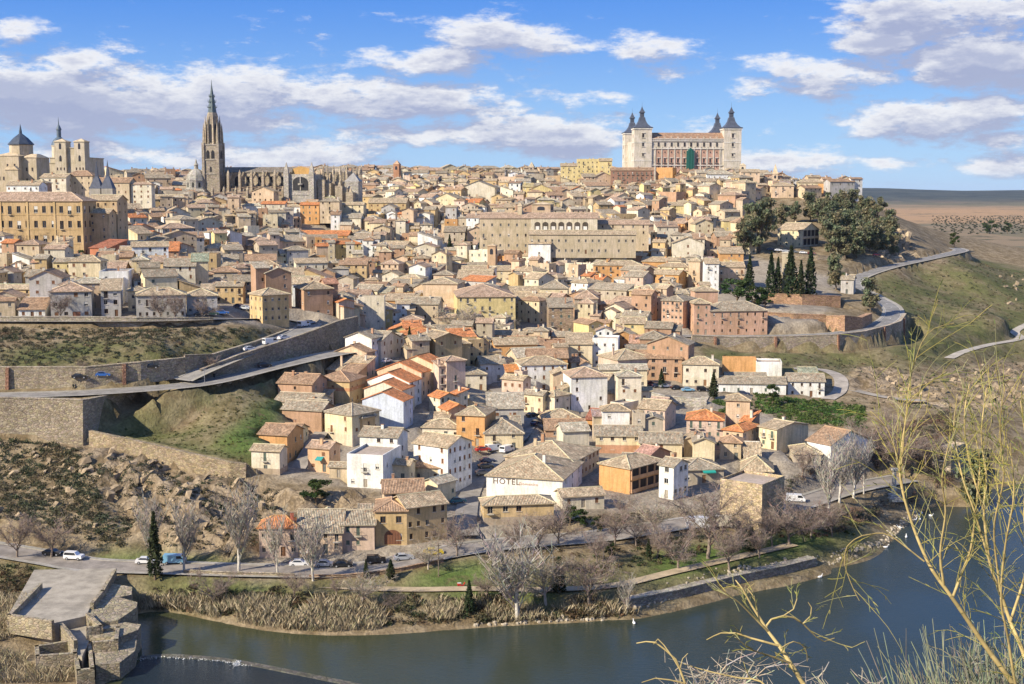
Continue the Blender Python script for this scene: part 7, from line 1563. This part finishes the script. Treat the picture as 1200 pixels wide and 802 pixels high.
# olive groves on the far plain
def olives():
    rng = np.random.default_rng(9); P = []
    for Yd in np.arange(1500, 3600, 30):
        for X in np.arange(.30 * Yd, .43 * Yd, 17):
            x, y = X + rng.normal(0, 5), Yd + rng.normal(0, 6); q = proj(x, y, float(hgt(x, y)))
            if 1092 < q[0] < 1230 and 254 < q[1] < 276 and fbm(np.array(x / 260), np.array(y / 400), 3, 6) > -.18: P.append((x, y, float(hgt(x, y)) + 1.5))
    P = np.array(P); c, s = bushes(P, (1.4, 2.4), 16, (.7, 1.1), rng); V, F = quads(c, None, s, None, rng)
    tag(link('olive_grove', mesh_np('olive_grove', V, F, [LEAF], C=np.tile([[.04, .05, .03]], (len(c), 1)))), 'rows of dark olive trees on the far plain', 'olive trees', kind='stuff')
olives()
# ------------------------------------------------------------------ cars
def side_profile(b, pts, w0, w1, m, c, wing=0):
    """extrudes a closed side profile (x,z) across the width; upper points lean inward"""
    zmax = max(p[1] for p in pts); zmin = min(p[1] for p in pts)
    def y(z): return (w0 + (w1 - w0) * max(0, (z - .8) / max(.01, zmax - .8)) if z > .8 else w0) / 2
    n = len(pts)
    b.face([(x, -y(z), z) for x, z in pts], m, c); b.face([(x, y(z), z) for x, z in pts[::-1]], m, c)
    for i in range(n):
        (x0, z0), (x1, z1) = pts[i], pts[(i + 1) % n]; b.face([(x0, y(z0), z0), (x1, y(z1), z1), (x1, -y(z1), z1), (x0, -y(z0), z0)], m, c)
CARM = {}
def car_proto(kind):
    if kind in CARM: return CARM[kind]
    b, g = MB(), MB(); van = kind == 'van'; camper = kind == 'camper'
    if kind == 'car': L, Wd = 4.2, 1.75; body = [(-2.1, .3), (2.1, .3), (2.12, .62), (1.95, .84), (.95, .93), (.3, 1.40), (-1.05, 1.44), (-1.75, .98), (-2.08, .9)]; gl = [((.86, .95), (.36, 1.34)), ((-1.70, 1.0), (-1.12, 1.38))]; side = [(.72, .95), (.27, 1.33), (-1.02, 1.37), (-1.5, 1.0)]
    elif kind == 'suv': L, Wd = 4.1, 1.8; body = [(-2.05, .35), (2.05, .35), (2.06, .8), (1.95, 1.0), (1.0, 1.08), (.45, 1.7), (-1.9, 1.74), (-2.05, 1.0)]; gl = [((.93, 1.12), (.5, 1.62)), ((-2.04, 1.05), (-1.94, 1.6))]; side = [(.8, 1.1), (.4, 1.62), (-1.8, 1.65), (-1.9, 1.1)]
    elif van: L, Wd = 4.8, 1.95; body = [(-2.4, .35), (2.4, .35), (2.42, .85), (2.2, 1.15), (1.5, 1.9), (-2.3, 2.0), (-2.4, 1.2)]; gl = [((2.12, 1.2), (1.56, 1.84)), ((-2.41, 1.2), (-2.33, 1.8))]; side = [(1.95, 1.2), (1.4, 1.8), (.5, 1.8), (.5, 1.2)]
    else: L, Wd = 6.4, 2.25; body = [(-3.2, .4), (3.2, .4), (3.2, 1.0), (2.9, 1.3), (2.2, 2.0), (2.3, 2.7), (-3.2, 2.75)]; gl = [((2.85, 1.35), (2.26, 1.95)), ((-3.21, 1.6), (-3.21, 2.3))]; side = [(2.6, 1.35), (2.1, 1.9), (1.2, 1.9), (1.2, 1.35)]
    side_profile(b, body, Wd, Wd * .78 if not (van or camper) else Wd * .94, CPA, (1, 1, 1))
    zt = max(p[1] for p in body)
    def yw(z): w1 = Wd * .78 if not (van or camper) else Wd * .94; return (Wd + (w1 - Wd) * max(0, (z - .8) / (zt - .8)) if z > .8 else Wd) / 2
    for (x0, z0), (x1, z1) in gl:
        o = .012 if x0 > 0 else -.012
        q = [(x0 + o, -yw(z0) * .86, z0 + .01), (x0 + o, yw(z0) * .86, z0 + .01), (x1 + o, yw(z1) * .86, z1 + .01), (x1 + o, -yw(z1) * .86, z1 + .01)]; g.face(q if x0 > 0 else q[::-1], GLA)
    parts = [('body', b.mesh('body'), (0, 0, 0)), ('windscreen', g.mesh('windscreen'), (0, 0, 0))]
    for s in (-1, 1):
        w = MB(); q = [(x, s * (yw(z) + .012), z) for x, z in side]; w.face(q if s > 0 else q[::-1], GLA); parts.append(('side_window', w.mesh('side_window'), (0, 0, 0)))
    wh = MB(); 
    for k in range(12):
        a, c = 2 * math.pi * k / 12, 2 * math.pi * (k + 1) / 12; r = .32; P = [(r * math.cos(a), -.1, r * math.sin(a)), (r * math.cos(c), -.1, r * math.sin(c)), (r * math.cos(c), .1, r * math.sin(c)), (r * math.cos(a), .1, r * math.sin(a))]
        wh.face(P, RUB, (.02, .02, .02)); 
        for yy in (-.1, .1): wh.face([(0, yy, 0), (r * math.cos(a), yy, r * math.sin(a)), (r * math.cos(c), yy, r * math.sin(c))], MET if False else RUB, (.03, .03, .03))
    rm_ = MB(); rm_.face([(.19 * math.cos(2 * math.pi * k / 10), -.115, .19 * math.sin(2 * math.pi * k / 10)) for k in range(10)][::-1], MET, (.35, .35, .36)); rm_.face([(.19 * math.cos(2 * math.pi * k / 10), .115, .19 * math.sin(2 * math.pi * k / 10)) for k in range(10)], MET, (.35, .35, .36))
    wm, rmm = wh.mesh('wheel'), rm_.mesh('rim')
    for sx in (-.31, .31):
        for sy in (-1, 1): parts.append(('wheel', wm, (L * sx, sy * (Wd / 2 - .08), .32), rmm))
    hl = MB(); hl.box(-.03, .03, -.18, .18, -.07, .07, MET, (.75, .75, .7)); hm = hl.mesh('headlight'); tl = MB(); tl.box(-.03, .03, -.12, .12, -.1, .1, MET, (.35, .03, .02)); tm = tl.mesh('tail_light')
    for sy in (-1, 1): parts += [('headlight', hm, (L / 2 - .0, sy * Wd * .36, .72)), ('tail_light', tm, (-L / 2 + .0, sy * Wd * .38, .82))]
    CARM[kind] = parts; return parts
CCOL = {'white': (.75, .75, .74), 'black': (.012, .013, .015), 'silver': (.42, .44, .46), 'blue': (.03, .12, .38), 'navy': (.018, .03, .075), 'red': (.42, .025, .02), 'maroon': (.16, .015, .02), 'yellow': (.65, .48, .03), 'light blue': (.20, .42, .58), 'dark green': (.015, .05, .035), 'teal': (.02, .16, .18), 'grey': (.14, .145, .15), 'beige': (.5, .44, .34)}
def car(px, py, ang, col, kind, label, group='cars parked along the streets', zoff=.0, Y=None):
    p = at(px, py, Y) if Y else hit(px, py)
    best = None
    for k, (P, hw) in RP.items():
        for q in P:
            dd = (q.x - p.x) ** 2 + (q.y - p.y) ** 2
            if dd < (hw + .5) ** 2 and (best is None or dd < best[0]): best = (dd, q.z)
    z = best[1] + .065 if best else max(float(hgt(p.x + a, p.y + c)) for a in (-1.8, 1.8, 0) for c in (-.8, .8))
    o = empty('camper_van' if kind == 'camper' else 'parked_van' if kind == 'van' else 'parked_car', (p.x, p.y, z + zoff), R(ang), label, 'van' if kind in ('van', 'camper') else 'car', group)
    for pr in car_proto(kind):
        c = link(pr[0], pr[1], o, pr[2]); c.color = (*CCOL[col], 1)
        if len(pr) > 3: link('rim', pr[3], c)
    return o
for a in [(351, 664, 4, 'white', 'car', 'white car parked alone by the guard wall below the steep grey roof'), (381, 666, 2, 'silver', 'car', 'silver blue car parked behind the white one by the guard wall'), (402, 666, 2, 'black', 'car', 'black car parked beside the silver blue one'), (441, 662, 6, 'black', 'suv', 'black car parked below the arched garage door'), (473, 658, 14, 'silver', 'car', 'silver car parked next to the golden cypress'), (508, 652, 14, 'yellow', 'car', 'yellow car parked by the roadside lawn'), (87, 658, -8, 'white', 'suv', 'white off-road car at the entrance of the bridgehead'), (62, 653, -10, 'black', 'car', 'black car ahead of the white off-road car'), (171, 662, 2, 'white', 'car', 'white car half hidden behind the tall roadside cypress'), (205, 662, 2, 'light blue', 'van', 'pale blue van parked beside a white poplar'),
          (94, 455, 6, 'black', 'car', 'black car with people beside it on the lower road'), (121, 450, 8, 'blue', 'car', 'bright blue car driving on the lower road'), (178, 446, 10, 'black', 'car', 'black car at the foot of the retaining wall on the lower road'), (310, 432, 22, 'black', 'car', 'black car driving down below the tall ramp wall'), (293, 413, 38, 'white', 'car', 'white car lowest on the car ramp'), (317, 405, 42, 'white', 'van', 'white van half way up the car ramp'), (333, 399, 46, 'white', 'car', 'white car above the white van on the ramp'), (356, 384, 60, 'white', 'van', 'white van at the top of the car ramp'), (363, 381, 60, 'silver', 'car', 'silver car at the top of the car ramp'),
          (178, 374, 4, 'grey', 'car', 'dark grey car before the long grey house'), (235, 372, 4, 'black', 'car', 'black car before the hipped grey house'), (249, 371, 6, 'dark green', 'car', 'dark green car next to the blue one on the upper street'), (261, 370, 10, 'blue', 'car', 'blue car at the end of the upper street'), (281, 362, -30, 'navy', 'car', 'dark blue car on the small upper square'), (288, 364, -30, 'silver', 'car', 'silver car on the small upper square'), (296, 367, -30, 'white', 'car', 'white car on the small upper square'),
          (579, 530, 30, 'white', 'van', 'white van in the yard with its side to the camera'), (594, 531, 55, 'white', 'van', 'white van in the yard nearest the hotel roof'), (566, 534, 20, 'red', 'car', 'red car in the shaded yard'), (571, 543, 14, 'navy', 'car', 'dark blue car in the shaded yard'), (569, 550, 14, 'black', 'car', 'black car in the shaded yard behind the hotel'), (566, 558, 14, 'grey', 'car', 'grey car at the mouth of the shaded yard'), (536, 591, 20, 'teal', 'car', 'teal car in the shade at the hotel corner'), (624, 490, 40, 'black', 'car', 'black car in the dark upper hotel street'), (628, 499, 60, 'navy', 'car', 'navy car in the dark upper hotel street'), (618, 483, 70, 'silver', 'car', 'silver car at the top of the dark hotel street'),
          (456, 408, 60, 'silver', 'car', 'silver car at the top of the spur lane'), (466, 408, 30, 'navy', 'car', 'navy car beside the silver one at the top of the spur lane'), (453, 426, 64, 'white', 'car', 'white car in the shaded spur lane'), (522, 404, 15, 'silver', 'car', 'silver car beside the orange-roofed balcony house'), (518, 400, 15, 'black', 'car', 'black car beside the orange-roofed balcony house'),
          (761, 452, 20, 'maroon', 'car', 'maroon car first in the row above the lawn'), (770, 454, 20, 'navy', 'car', 'navy car second in the row above the lawn'), (779, 455, 20, 'silver', 'car', 'silver car third in the row above the lawn'), (793, 457, 14, 'black', 'car', 'black car fourth in the row above the lawn'), (806, 459, 8, 'light blue', 'car', 'pale blue car fifth in the row above the lawn'), (823, 459, 5, 'black', 'suv', 'black off-road car below the cream three-storey house'), (856, 459, 0, 'red', 'car', 'red car before the long white house'), (871, 464, 0, 'navy', 'car', 'navy car before the long white house'),
          (903, 294, -6, 'navy', 'car', 'navy car first in the row below the loggia villa'), (912, 295, -6, 'white', 'car', 'white car second in the row below the loggia villa'), (921, 296, -6, 'silver', 'car', 'silver car third in the row below the loggia villa'), (931, 297, -6, 'grey', 'car', 'grey car fourth in the row below the loggia villa'), (941, 298, -6, 'white', 'car', 'white car fifth in the row below the loggia villa'), (951, 299, -6, 'maroon', 'car', 'maroon car last in the row below the loggia villa'), (1027, 303, 0, 'red', 'car', 'red car under the trees on the upper road'),
          (820, 620, 0, 'white', 'camper', 'white camper van beside the road before the ancient tower'), (846, 618, 0, 'beige', 'camper', 'beige camper van touching the ancient tower'), (932, 590, -8, 'white', 'van', 'white van between bare trees right of the ancient tower')]: car(*a)
# ------------------------------------------------------------------ people and birds
SKIN = material('skin', lambda N, b: setc(N, b, (.5, .33, .24), .6))
def person(px, py, coat, legs, label, ang=0, Y=None):
    p = hit(px, py); o = empty('person', p, R(ang), label, 'person')
    J = {'pel': (0, 0, .95), 'che': (0, 0, 1.32), 'nec': (0, 0, 1.5), 'hea': (0, -.02, 1.63), 'top': (0, 0, 1.74), 'shl': (.18, 0, 1.42), 'shr': (-.18, 0, 1.42), 'ell': (.25, .02, 1.14), 'elr': (-.25, .02, 1.14), 'hal': (.24, -.1, .88), 'har': (-.24, -.1, .88), 'hil': (.1, 0, .9), 'hir': (-.1, 0, .9), 'knl': (.11, -.1, .5), 'knr': (-.11, .06, .5), 'anl': (.11, -.12, .08), 'anr': (-.11, .2, .1), 'tol': (.12, -.28, .03), 'tor': (-.12, .06, .03)}
    rad = {'pel': .15, 'che': .17, 'nec': .06, 'hea': .1, 'top': .07, 'shl': .075, 'shr': .075, 'ell': .05, 'elr': .05, 'hal': .04, 'har': .04, 'hil': .1, 'hir': .1, 'knl': .065, 'knr': .065, 'anl': .045, 'anr': .045, 'tol': .04, 'tor': .04}
    E = [('pel', 'che'), ('che', 'nec'), ('nec', 'hea'), ('hea', 'top'), ('che', 'shl'), ('che', 'shr'), ('shl', 'ell'), ('shr', 'elr'), ('ell', 'hal'), ('elr', 'har'), ('pel', 'hil'), ('pel', 'hir'), ('hil', 'knl'), ('hir', 'knr'), ('knl', 'anl'), ('knr', 'anr'), ('anl', 'tol'), ('anr', 'tor')]
    K = list(J); me = bpy.data.meshes.new('body'); me.from_pydata([J[k] for k in K], [(K.index(a), K.index(b)) for a, b in E], []); me.materials.append(SKIN)
    ob = link('body', me, o); m = ob.modifiers.new('skin', 'SKIN'); sv = me.skin_vertices[0].data
    for i, k in enumerate(K): sv[i].radius = (rad[k], rad[k])
    sv[0].use_root = True; s = ob.modifiers.new('sub', 'SUBSURF'); s.levels = s.render_levels = 1
    cb = MB(); cb.lathe(0, 0, [(.215, .82), (.20, 1.0), (.225, 1.3), (.215, 1.42), (.09, 1.52)], 10, CLO, coat)
    for s_ in (-1, 1): cb.tube([(s_ * .18, 0, 1.44), (s_ * .25, .02, 1.14), (s_ * .24, -.09, .92)], [.095, .075, .06], 7, CLO, coat)
    cb.build('coat', o); tb = MB()
    for s_, kn, an in ((1, (-.1), (-.12)), (-1, .06, .2)): tb.tube([(s_ * .1, 0, .95), (s_ * .11, kn, .5), (s_ * .11, an, .1)], [.125, .09, .07], 7, CLO, legs)
    tb.build('trousers', o); hb = MB(); hb.lathe(0, .02, [(.115, 1.62), (.12, 1.7), (.08, 1.79), (.01, 1.82)], 8, CLO, (.04, .03, .02)); hb.build('hair', o)
    return o
person(251, 444, (.02, .022, .03), (.02, .02, .025), 'person in dark clothes walking on the lower road below the ramp', 20)
person(86, 457, (.05, .06, .04), (.03, .03, .04), 'person in dark coat standing behind the black car on the lower road', 70)
def scooter():
    p = hit(541, 688); o = empty('motor_scooter', p, R(10), 'small red and white scooter parked on the lawn beside the river path', 'scooter')
    put(o, 'body', lambda b: side_profile(b, [(-.9, .35), (-.2, .3), (.35, .28), (.75, .9), (.6, 1.0), (.3, .45), (-.1, .45), (-.25, .75), (-.95, .78)], .42, .36, CPA, (1, 1, 1))).color = (.5, .03, .02, 1)
    put(o, 'seat', lambda b: b.box(-.85, -.1, -.16, .16, .785, .9, CLO, (.7, .68, .64))); put(o, 'handlebar', lambda b: b.tube([(.62, -.32, 1.05), (.68, 0, 1.0), (.62, .32, 1.05)], .03, 5, MET, (.1, .1, .1)))
    for x in (-.6, .75): put(o, 'wheel', lambda b: b.tube([(x, -.06, .22), (x, .06, .22)], .22, 12, RUB, (.02, .02, .02), cap=True))
scooter()
gm = None
def goose(px, py, a, lab):
    global gm
    if gm is None:
        me = bpy.data.meshes.new('body'); me.from_pydata([(-.5, 0, .16), (-.3, 0, .12), (0, 0, .1), (.25, 0, .14), (.36, 0, .3), (.4, 0, .5), (.46, 0, .58), (.6, 0, .55)], [(i, i + 1) for i in range(7)], []); gm = me
        mt = material('feathers', lambda N, b: setc(N, b, (.8, .79, .76), .8)); me.materials.append(mt)
    p = atz(px, py, 0); o = link('white_goose', gm, None, p, a); o.scale = (1.35, 1.35, 1.35)
    if not len(gm.skin_vertices):
        bpy.context.view_layer.objects.active = o; m = o.modifiers.new('skin', 'SKIN')
        for i, r in enumerate((.05, .17, .24, .17, .07, .06, .07, .025)): gm.skin_vertices[0].data[i].radius = (r, r * .85)
        gm.skin_vertices[0].data[2].use_root = True
    else: o.modifiers.new('skin', 'SKIN')
    o.modifiers.new('sub', 'SUBSURF').render_levels = 1; tag(o, lab, 'goose', 'white geese on the river')
for i, (px, py, lab) in enumerate(((1038, 642, 'white goose floating closest to the stony bank'), (1062, 630, 'white goose alone in open water off the shingle beach'), (1054, 619, 'white goose nearest the shingle beach'), (1056, 611, 'white goose beside another at the beach edge'), (1061, 610, 'second white goose of the pair at the beach edge'), (1072, 610, 'white goose leading the small flock'), (1078, 609, 'white goose in the middle of the small flock'), (1075, 604, 'white goose on the far side of the small flock'), (1080, 602, 'white goose farthest from the beach in the small flock'), (1091, 605, 'white goose swimming apart behind the willow stem'), (961, 677, 'lone white goose below the quay wall'), (743, 731, 'lone white goose far downstream near the reeds'))): goose(px, py, i * 1.3, lab)
# ------------------------------------------------------------------ street details
def post(px, py, pyt, r, label, name='utility_pole', col=(.2, .16, .12), arm=True):
    p = hit(px, py); s = (p.y * CP + (CAMZ - p.z) * SP) / FPX; h = (py - pyt) * s; o = empty(name, p, .3, label, 'pole'); put(o, 'shaft', lambda b: b.lathe(0, 0, [(r, -.5), (r * .7, h)], 7, BARK, col))
    if arm: put(o, 'crossarm', lambda b: b.box(-.6, .6, -.05, .05, h - .5, h - .38, BARK, col))
post(514, 676, 637, .13, 'wooden utility pole on the lawn beside the yellow car')
post(240, 452, 432, .09, 'thin lamp post at the lower road near the walking person', 'lamp_post', (.3, .3, .3))
post(430, 690, 668, .1, 'short dark post in front of the dark parked car', 'lamp_post', (.1, .1, .1))
post(648, 672, 652, .1, 'thin post by the bend of the valley road', 'lamp_post', (.3, .28, .25))
p = hit(1047, 586); o = empty('stone_pillar', p, R(10), 'white stone pillar on stepped base near the gorge mouth', 'monument')
for k, (w, z0, z1) in enumerate(((2.0, -.5, .6), (1.4, .601, 1.2))): put(o, 'step', lambda b: b.box(-w, w, -w, w, z0, z1, STO, (.6, .57, .5)))
put(o, 'shaft', lambda b: b.lathe(0, 0, [(.75, 1.201), (.5, 7.6)], 8, STO, (.66, .62, .55))); put(o, 'capital', lambda b: b.box(-.8, .8, -.8, .8, 7.601, 8.1, STO, (.62, .58, .5)))
T = [hit(px, py) for px, py in ((215, 674), (262, 676), (300, 677), (345, 678))]
wall_strip('guard_wall', 'low stone guard wall between the valley road and the park', [q + Vector((0, 0, .9)) for q in T], T, .4, (.42, .35, .25), cap=.08)
T = [hit(px, py) for px, py in ((362, 679), (400, 679), (440, 675), (470, 671), (520, 661))]
wall_strip('guard_wall', 'low brick guard wall in front of the silver and black cars', [q + Vector((0, 0, .8)) for q in T], T, .4, (.40, .27, .18), cap=.08)
# garden stairs climbing beside the lawn
st = empty('garden_stairs', hit(818, 486), 0, 'pale stone stairs climbing from the houses to the parked cars', 'stairs'); A, B = hit(814, 486), hit(827, 465)
for k in range(14):
    a = A.lerp(B, k / 14); c = A.lerp(B, (k + 1) / 14); d = Vector((c.x - a.x, c.y - a.y, 0)); n = Vector((-d.y, d.x, 0)).normalized() * 1.3; L = [a - n, c - n, c + n, a + n]
    put(st, 'step', lambda b: b.prism([((v - st.location).x, (v - st.location).y) for v in L][::-1] if False else [((v - st.location).x, (v - st.location).y) for v in (L[0], L[3], L[2], L[1])][::-1], -1.5, max(a.z, c.z) - st.location.z + .1, STO, (.52, .46, .37)))
T = [hit(px, py) for px, py in ((905, 302), (930, 304), (958, 305), (990, 306))]
wall_strip('garden_wall', 'long tan garden wall below the row of cars by the loggia villa', [q + Vector((0, 0, 2.4)) for q in T], T, .5, (.5, .4, .27), cap=.15)
# weir
wl = dense([atz(*q, 0) for q in ((164, 771), (200, 769), (255, 773), (300, 780), (350, 790), (430, 806))], 1.0); wl = [q + Vector((0, 0, .0)) for q in wl]
wv = MB(); ribbon(wv, wl, -.9, .5, .06, STO, (.16, .15, .12)); ribbon(wv, wl, .5, 1.6, .06, STO, (.16, .15, .12), -.4); tag(wv.build('weir'), kind='structure')
lw = MB(); lw.face([atz(*q, .035) for q in ((166, 773), (200, 771), (255, 775), (300, 782), (350, 792), (430, 809), (430, 835), (110, 835), (140, 803))], MAT['rough_water']); tag(lw.build('river_below_weir'), kind='structure')
rng = np.random.default_rng(3); C = []
for q in wl[:22]:
    for _ in range(9): C.append((q.x + rng.normal(0, .3), q.y - .9 + rng.normal(0, .28), .06 + abs(rng.normal(0, .05))))
for _ in range(160): q = wl[min(len(wl) - 1, 18)]; C.append((q.x + rng.normal(.2, .35), q.y + rng.normal(-1.2, .9), .06 + abs(rng.normal(0, .12))))
C = np.array(C); V, F = quads(C, None, rng.uniform(.06, .16, len(C)), None, rng); tag(link('foam', mesh_np('foam', V, F, [CLO], C=np.tile([[.75, .76, .74]], (len(C), 1)))), 'white foam along the low weir in the river', 'foam', kind='stuff')
# ------------------------------------------------------------------ willows on the near hillside
def willow(name, label, limbs, seed, dens, twig=(.5, 1.3), Yd=15.0, spread=1.0, rt=.006, up=.25):
    rnd = random.Random(seed); cuts = []; segl, segt, colt, lv = [], [], [], []
    base = at(*limbs[0][0][0], Yd)
    base.z = float(hgt(base.x, base.y)) - .2; o = empty(name, base, 0, label, 'tree')
    for L, r0, r1, dy in limbs:
        cuts.append(len(segl)); P = [at(px, py, Yd + dy * i / max(1, len(L) - 1)) for i, (px, py) in enumerate(L)]
        P = dense(P, .09); n = len(P)
        if L[0][1] > 796:
            g = P[0].copy(); g.z = float(hgt(g.x, g.y)) - .3; segl.append((g - base, P[0] - base, r0 * 1.15, r0))
        for i in range(n - 1):
            a, b = r0 + (r1 - r0) * i / n, r0 + (r1 - r0) * (i + 1) / n; segl.append((P[i] - base, P[i + 1] - base, a, b))
            if rnd.random() < dens * (.35 + i / n):
                d0 = (P[i + 1] - P[i]).normalized(); d = (d0 * .6 + Vector((rnd.gauss(0, .55) * spread, rnd.gauss(0, .4), rnd.gauss(up, .45)))).normalized(); q = P[i].copy(); Lt = rnd.uniform(*twig); ns = 6; c = rnd.choice(((.34, .30, .075), (.40, .33, .10), (.28, .27, .09), (.36, .34, .16)))
                bend = rnd.uniform(-.16, .06)
                for k in range(ns):
                    d = (d + Vector((rnd.gauss(0, .09), rnd.gauss(0, .09), bend * k / 3))).normalized(); q2 = q + d * Lt / ns; segt.append((q - base, q2 - base, rt * (1 - .11 * k), rt * (1 - .11 * (k + 1)))); colt.append(c)
                    if rnd.random() < .5: lv.append((tuple(q2 - base), tuple(d + Vector((rnd.gauss(0, .5), rnd.gauss(0, .5), rnd.gauss(0, .4))))))
                    if rnd.random() < .22:
                        e = (d + Vector((rnd.gauss(0, .6), rnd.gauss(0, .5), rnd.gauss(.1, .5)))).normalized(); z = q2.copy()
                        for _ in range(3): e = (e + Vector((rnd.gauss(0, .1), rnd.gauss(0, .1), bend))).normalized(); z2 = z + e * Lt * .12; segt.append((z - base, z2 - base, rt * .7, rt * .5)); colt.append(c); z = z2
                    q = q2
    cl = [(.42 * u, .325 * u, .14 * u) for u in (rnd.uniform(.75, 1.2) for _ in segl)]
    for i0, i1 in zip(cuts, cuts[1:] + [len(segl)]):
        if i1 > i0: link('limb', tubes([(tuple(a), tuple(b), c, d) for a, b, c, d in segl[i0:i1]], 7, cl[i0:i1], 'limb', smooth=True), o)
    link('twigs', tubes([(tuple(a), tuple(b), c, d) for a, b, c, d in segt], 4, colt, 'twigs'), o)['kind'] = 'stuff'
    VV, CC = [], []
    for p, d in lv:
        p, d = Vector(p), Vector(d).normalized(); s = d.cross(Vector((0, 1, .2))).normalized() * .006; l = rnd.uniform(.05, .10); VV += [p - s, p + s * 1.0, p + d * l * .6 + s * 1.2, p + d * l]; CC.append(rnd.choice(((.24, .27, .08), (.20, .24, .08), (.30, .28, .09))))
    if VV: link('buds', mesh_np('buds', [tuple(v) for v in VV], np.arange(len(VV)).reshape(-1, 4), [LEAF], C=CC), o)['kind'] = 'stuff'
    return o
willow('willow_tree', 'large leafless yellow willow in the front with long thin upright branches', [
    ([(1206, 830), (1187, 801), (1156, 759), (1123, 711), (1108, 690), (1093, 669), (1078, 638), (1064, 599), (1055, 560), (1057, 520), (1064, 480)], .036, .006, 1.0),
    ([(1117, 699), (1126, 675), (1138, 641), (1144, 590), (1148, 545), (1142, 500)], .018, .005, .6), ([(1106, 686), (1102, 647), (1108, 600), (1104, 560), (1112, 520)], .016, .005, -.5),
    ([(1078, 638), (1083, 658), (1045, 629), (1027, 625), (1010, 628), (993, 640), (990, 662), (1000, 690), (1007, 704)][1:], .010, .004, .2), ([(1055, 560), (1063, 473), (1068, 440), (1080, 402), (1095, 385), (1118, 379)], .009, .004, .3), ([(1060, 585), (1051, 534), (1038, 500), (1020, 482)], .010, .004, .2), ([(1063, 473), (1085, 452), (1108, 436)], .006, .003, .2),
    ([(1222, 840), (1199, 765), (1184, 729), (1172, 693), (1160, 660), (1153, 599), (1156, 560), (1150, 510), (1156, 455)], .030, .005, 1.4), ([(1200, 830), (1190, 801), (1181, 747), (1173, 702), (1178, 640), (1188, 580), (1184, 520)], .020, .005, -.6), ([(1160, 660), (1142, 600), (1128, 560), (1118, 505), (1122, 462)], .014, .004, .8), ([(1184, 729), (1204, 660), (1200, 600), (1204, 540), (1196, 470)], .018, .005, .3), ([(1172, 693), (1165, 620), (1176, 560), (1172, 500), (1178, 452)], .014, .004, -.8), ([(1153, 599), (1136, 540), (1130, 490), (1136, 450)], .014, .005, .4), ([(1230, 830), (1214, 740), (1206, 690), (1212, 600)], .03, .01, .4)],
    21, 1.25, (.3, 1.0), 15.0, .8, .0045)
willow('willow_tree', 'small leafless yellow willow in the front with arching twigs over the water', [
    ([(952, 822), (941, 801), (926, 777), (913, 757), (900, 740), (892, 727), (881, 710), (870, 690), (862, 680)], .033, .005, .8), ([(898, 734), (904, 726), (918, 722), (930, 724), (941, 731), (957, 747), (966, 752), (978, 748)], .013, .004, .3), ([(900, 740), (880, 720), (866, 706), (852, 696), (840, 684)], .014, .004, -.3), ([(913, 757), (895, 752), (880, 748), (862, 742), (845, 742), (828, 750)], .014, .004, .3), ([(926, 777), (900, 768), (882, 762), (868, 752), (860, 744)], .013, .004, -.4), ([(918, 722), (930, 714), (934, 702), (933, 694)], .008, .003, .2), ([(941, 731), (950, 722), (951, 712), (947, 706)], .008, .003, .2), ([(890, 727), (884, 700), (876, 690), (884, 684)], .008, .003, .1), ([(915, 760), (930, 752), (944, 760), (946, 775)], .008, .003, .2)],
    33, .8, (.15, .5), 14.0, 1.1, .0045)
willow('willow_tree', 'low willow sprig at the bottom edge with curling tips', [
    ([(806, 826), (803, 801), (797, 785), (792, 773), (780, 762), (768, 753), (757, 752), (746, 754)], .018, .004, .3), ([(797, 785), (788, 770), (778, 756), (771, 749), (766, 755)], .009, .003, .2), ([(915, 830), (892, 799), (868, 795), (844, 790), (820, 784), (801, 778)], .014, .004, .3), ([(803, 801), (785, 797), (768, 795), (752, 800)], .010, .003, .1), ([(797, 783), (800, 772), (806, 766)], .006, .003, .1)],
    35, .26, (.15, .45), 14.0, 1.0, .005)
tree(935, 800, 776, 'pale', 'rounded pale leafless bush at the bottom edge below the small willow', 'bushes on the near hillside', 1.6, 'bush', Y=70, cat='bush'); tree(905, 800, 786, 'pale', 'lower pale leafless bush beside the rounded one', 'bushes on the near hillside', 1.6, 'bush', Y=66, cat='bush')
for px, pt_, lab, Yd in ((1130, 735, 'taller grey-green bush under the big willow', 42), (1165, 738, 'grey-green bush between the willow stems', 40), (1200, 728, 'grey-green bush at the very corner under the willow', 38)): tree(px, 800, pt_ - 6, 'broom', lab, 'bushes on the near hillside', .8, 'bush', Y=Yd, cat='bush')

# ------------------------------------------------------------------ air: a thin haze that fades the far ridge
hm = bpy.data.materials.new('haze'); hm.use_nodes = True; hn = hm.node_tree; hn.nodes.remove(hn.nodes['Principled BSDF'])
hv = hn.nodes.new('ShaderNodeVolumePrincipled'); hv.inputs['Color'].default_value = (.72, .83, 1, 1); hv.inputs['Density'].default_value = .000016; hn.links.new(hv.outputs[0], hn.nodes['Material Output'].inputs['Volume'])
hb = MB([hm]); hb.box(-17500, 17500, -200, 26500, -20, 230, hm); tag(hb.build('haze'), 'thin bluish air between the town and the far hills', 'haze', kind='stuff')
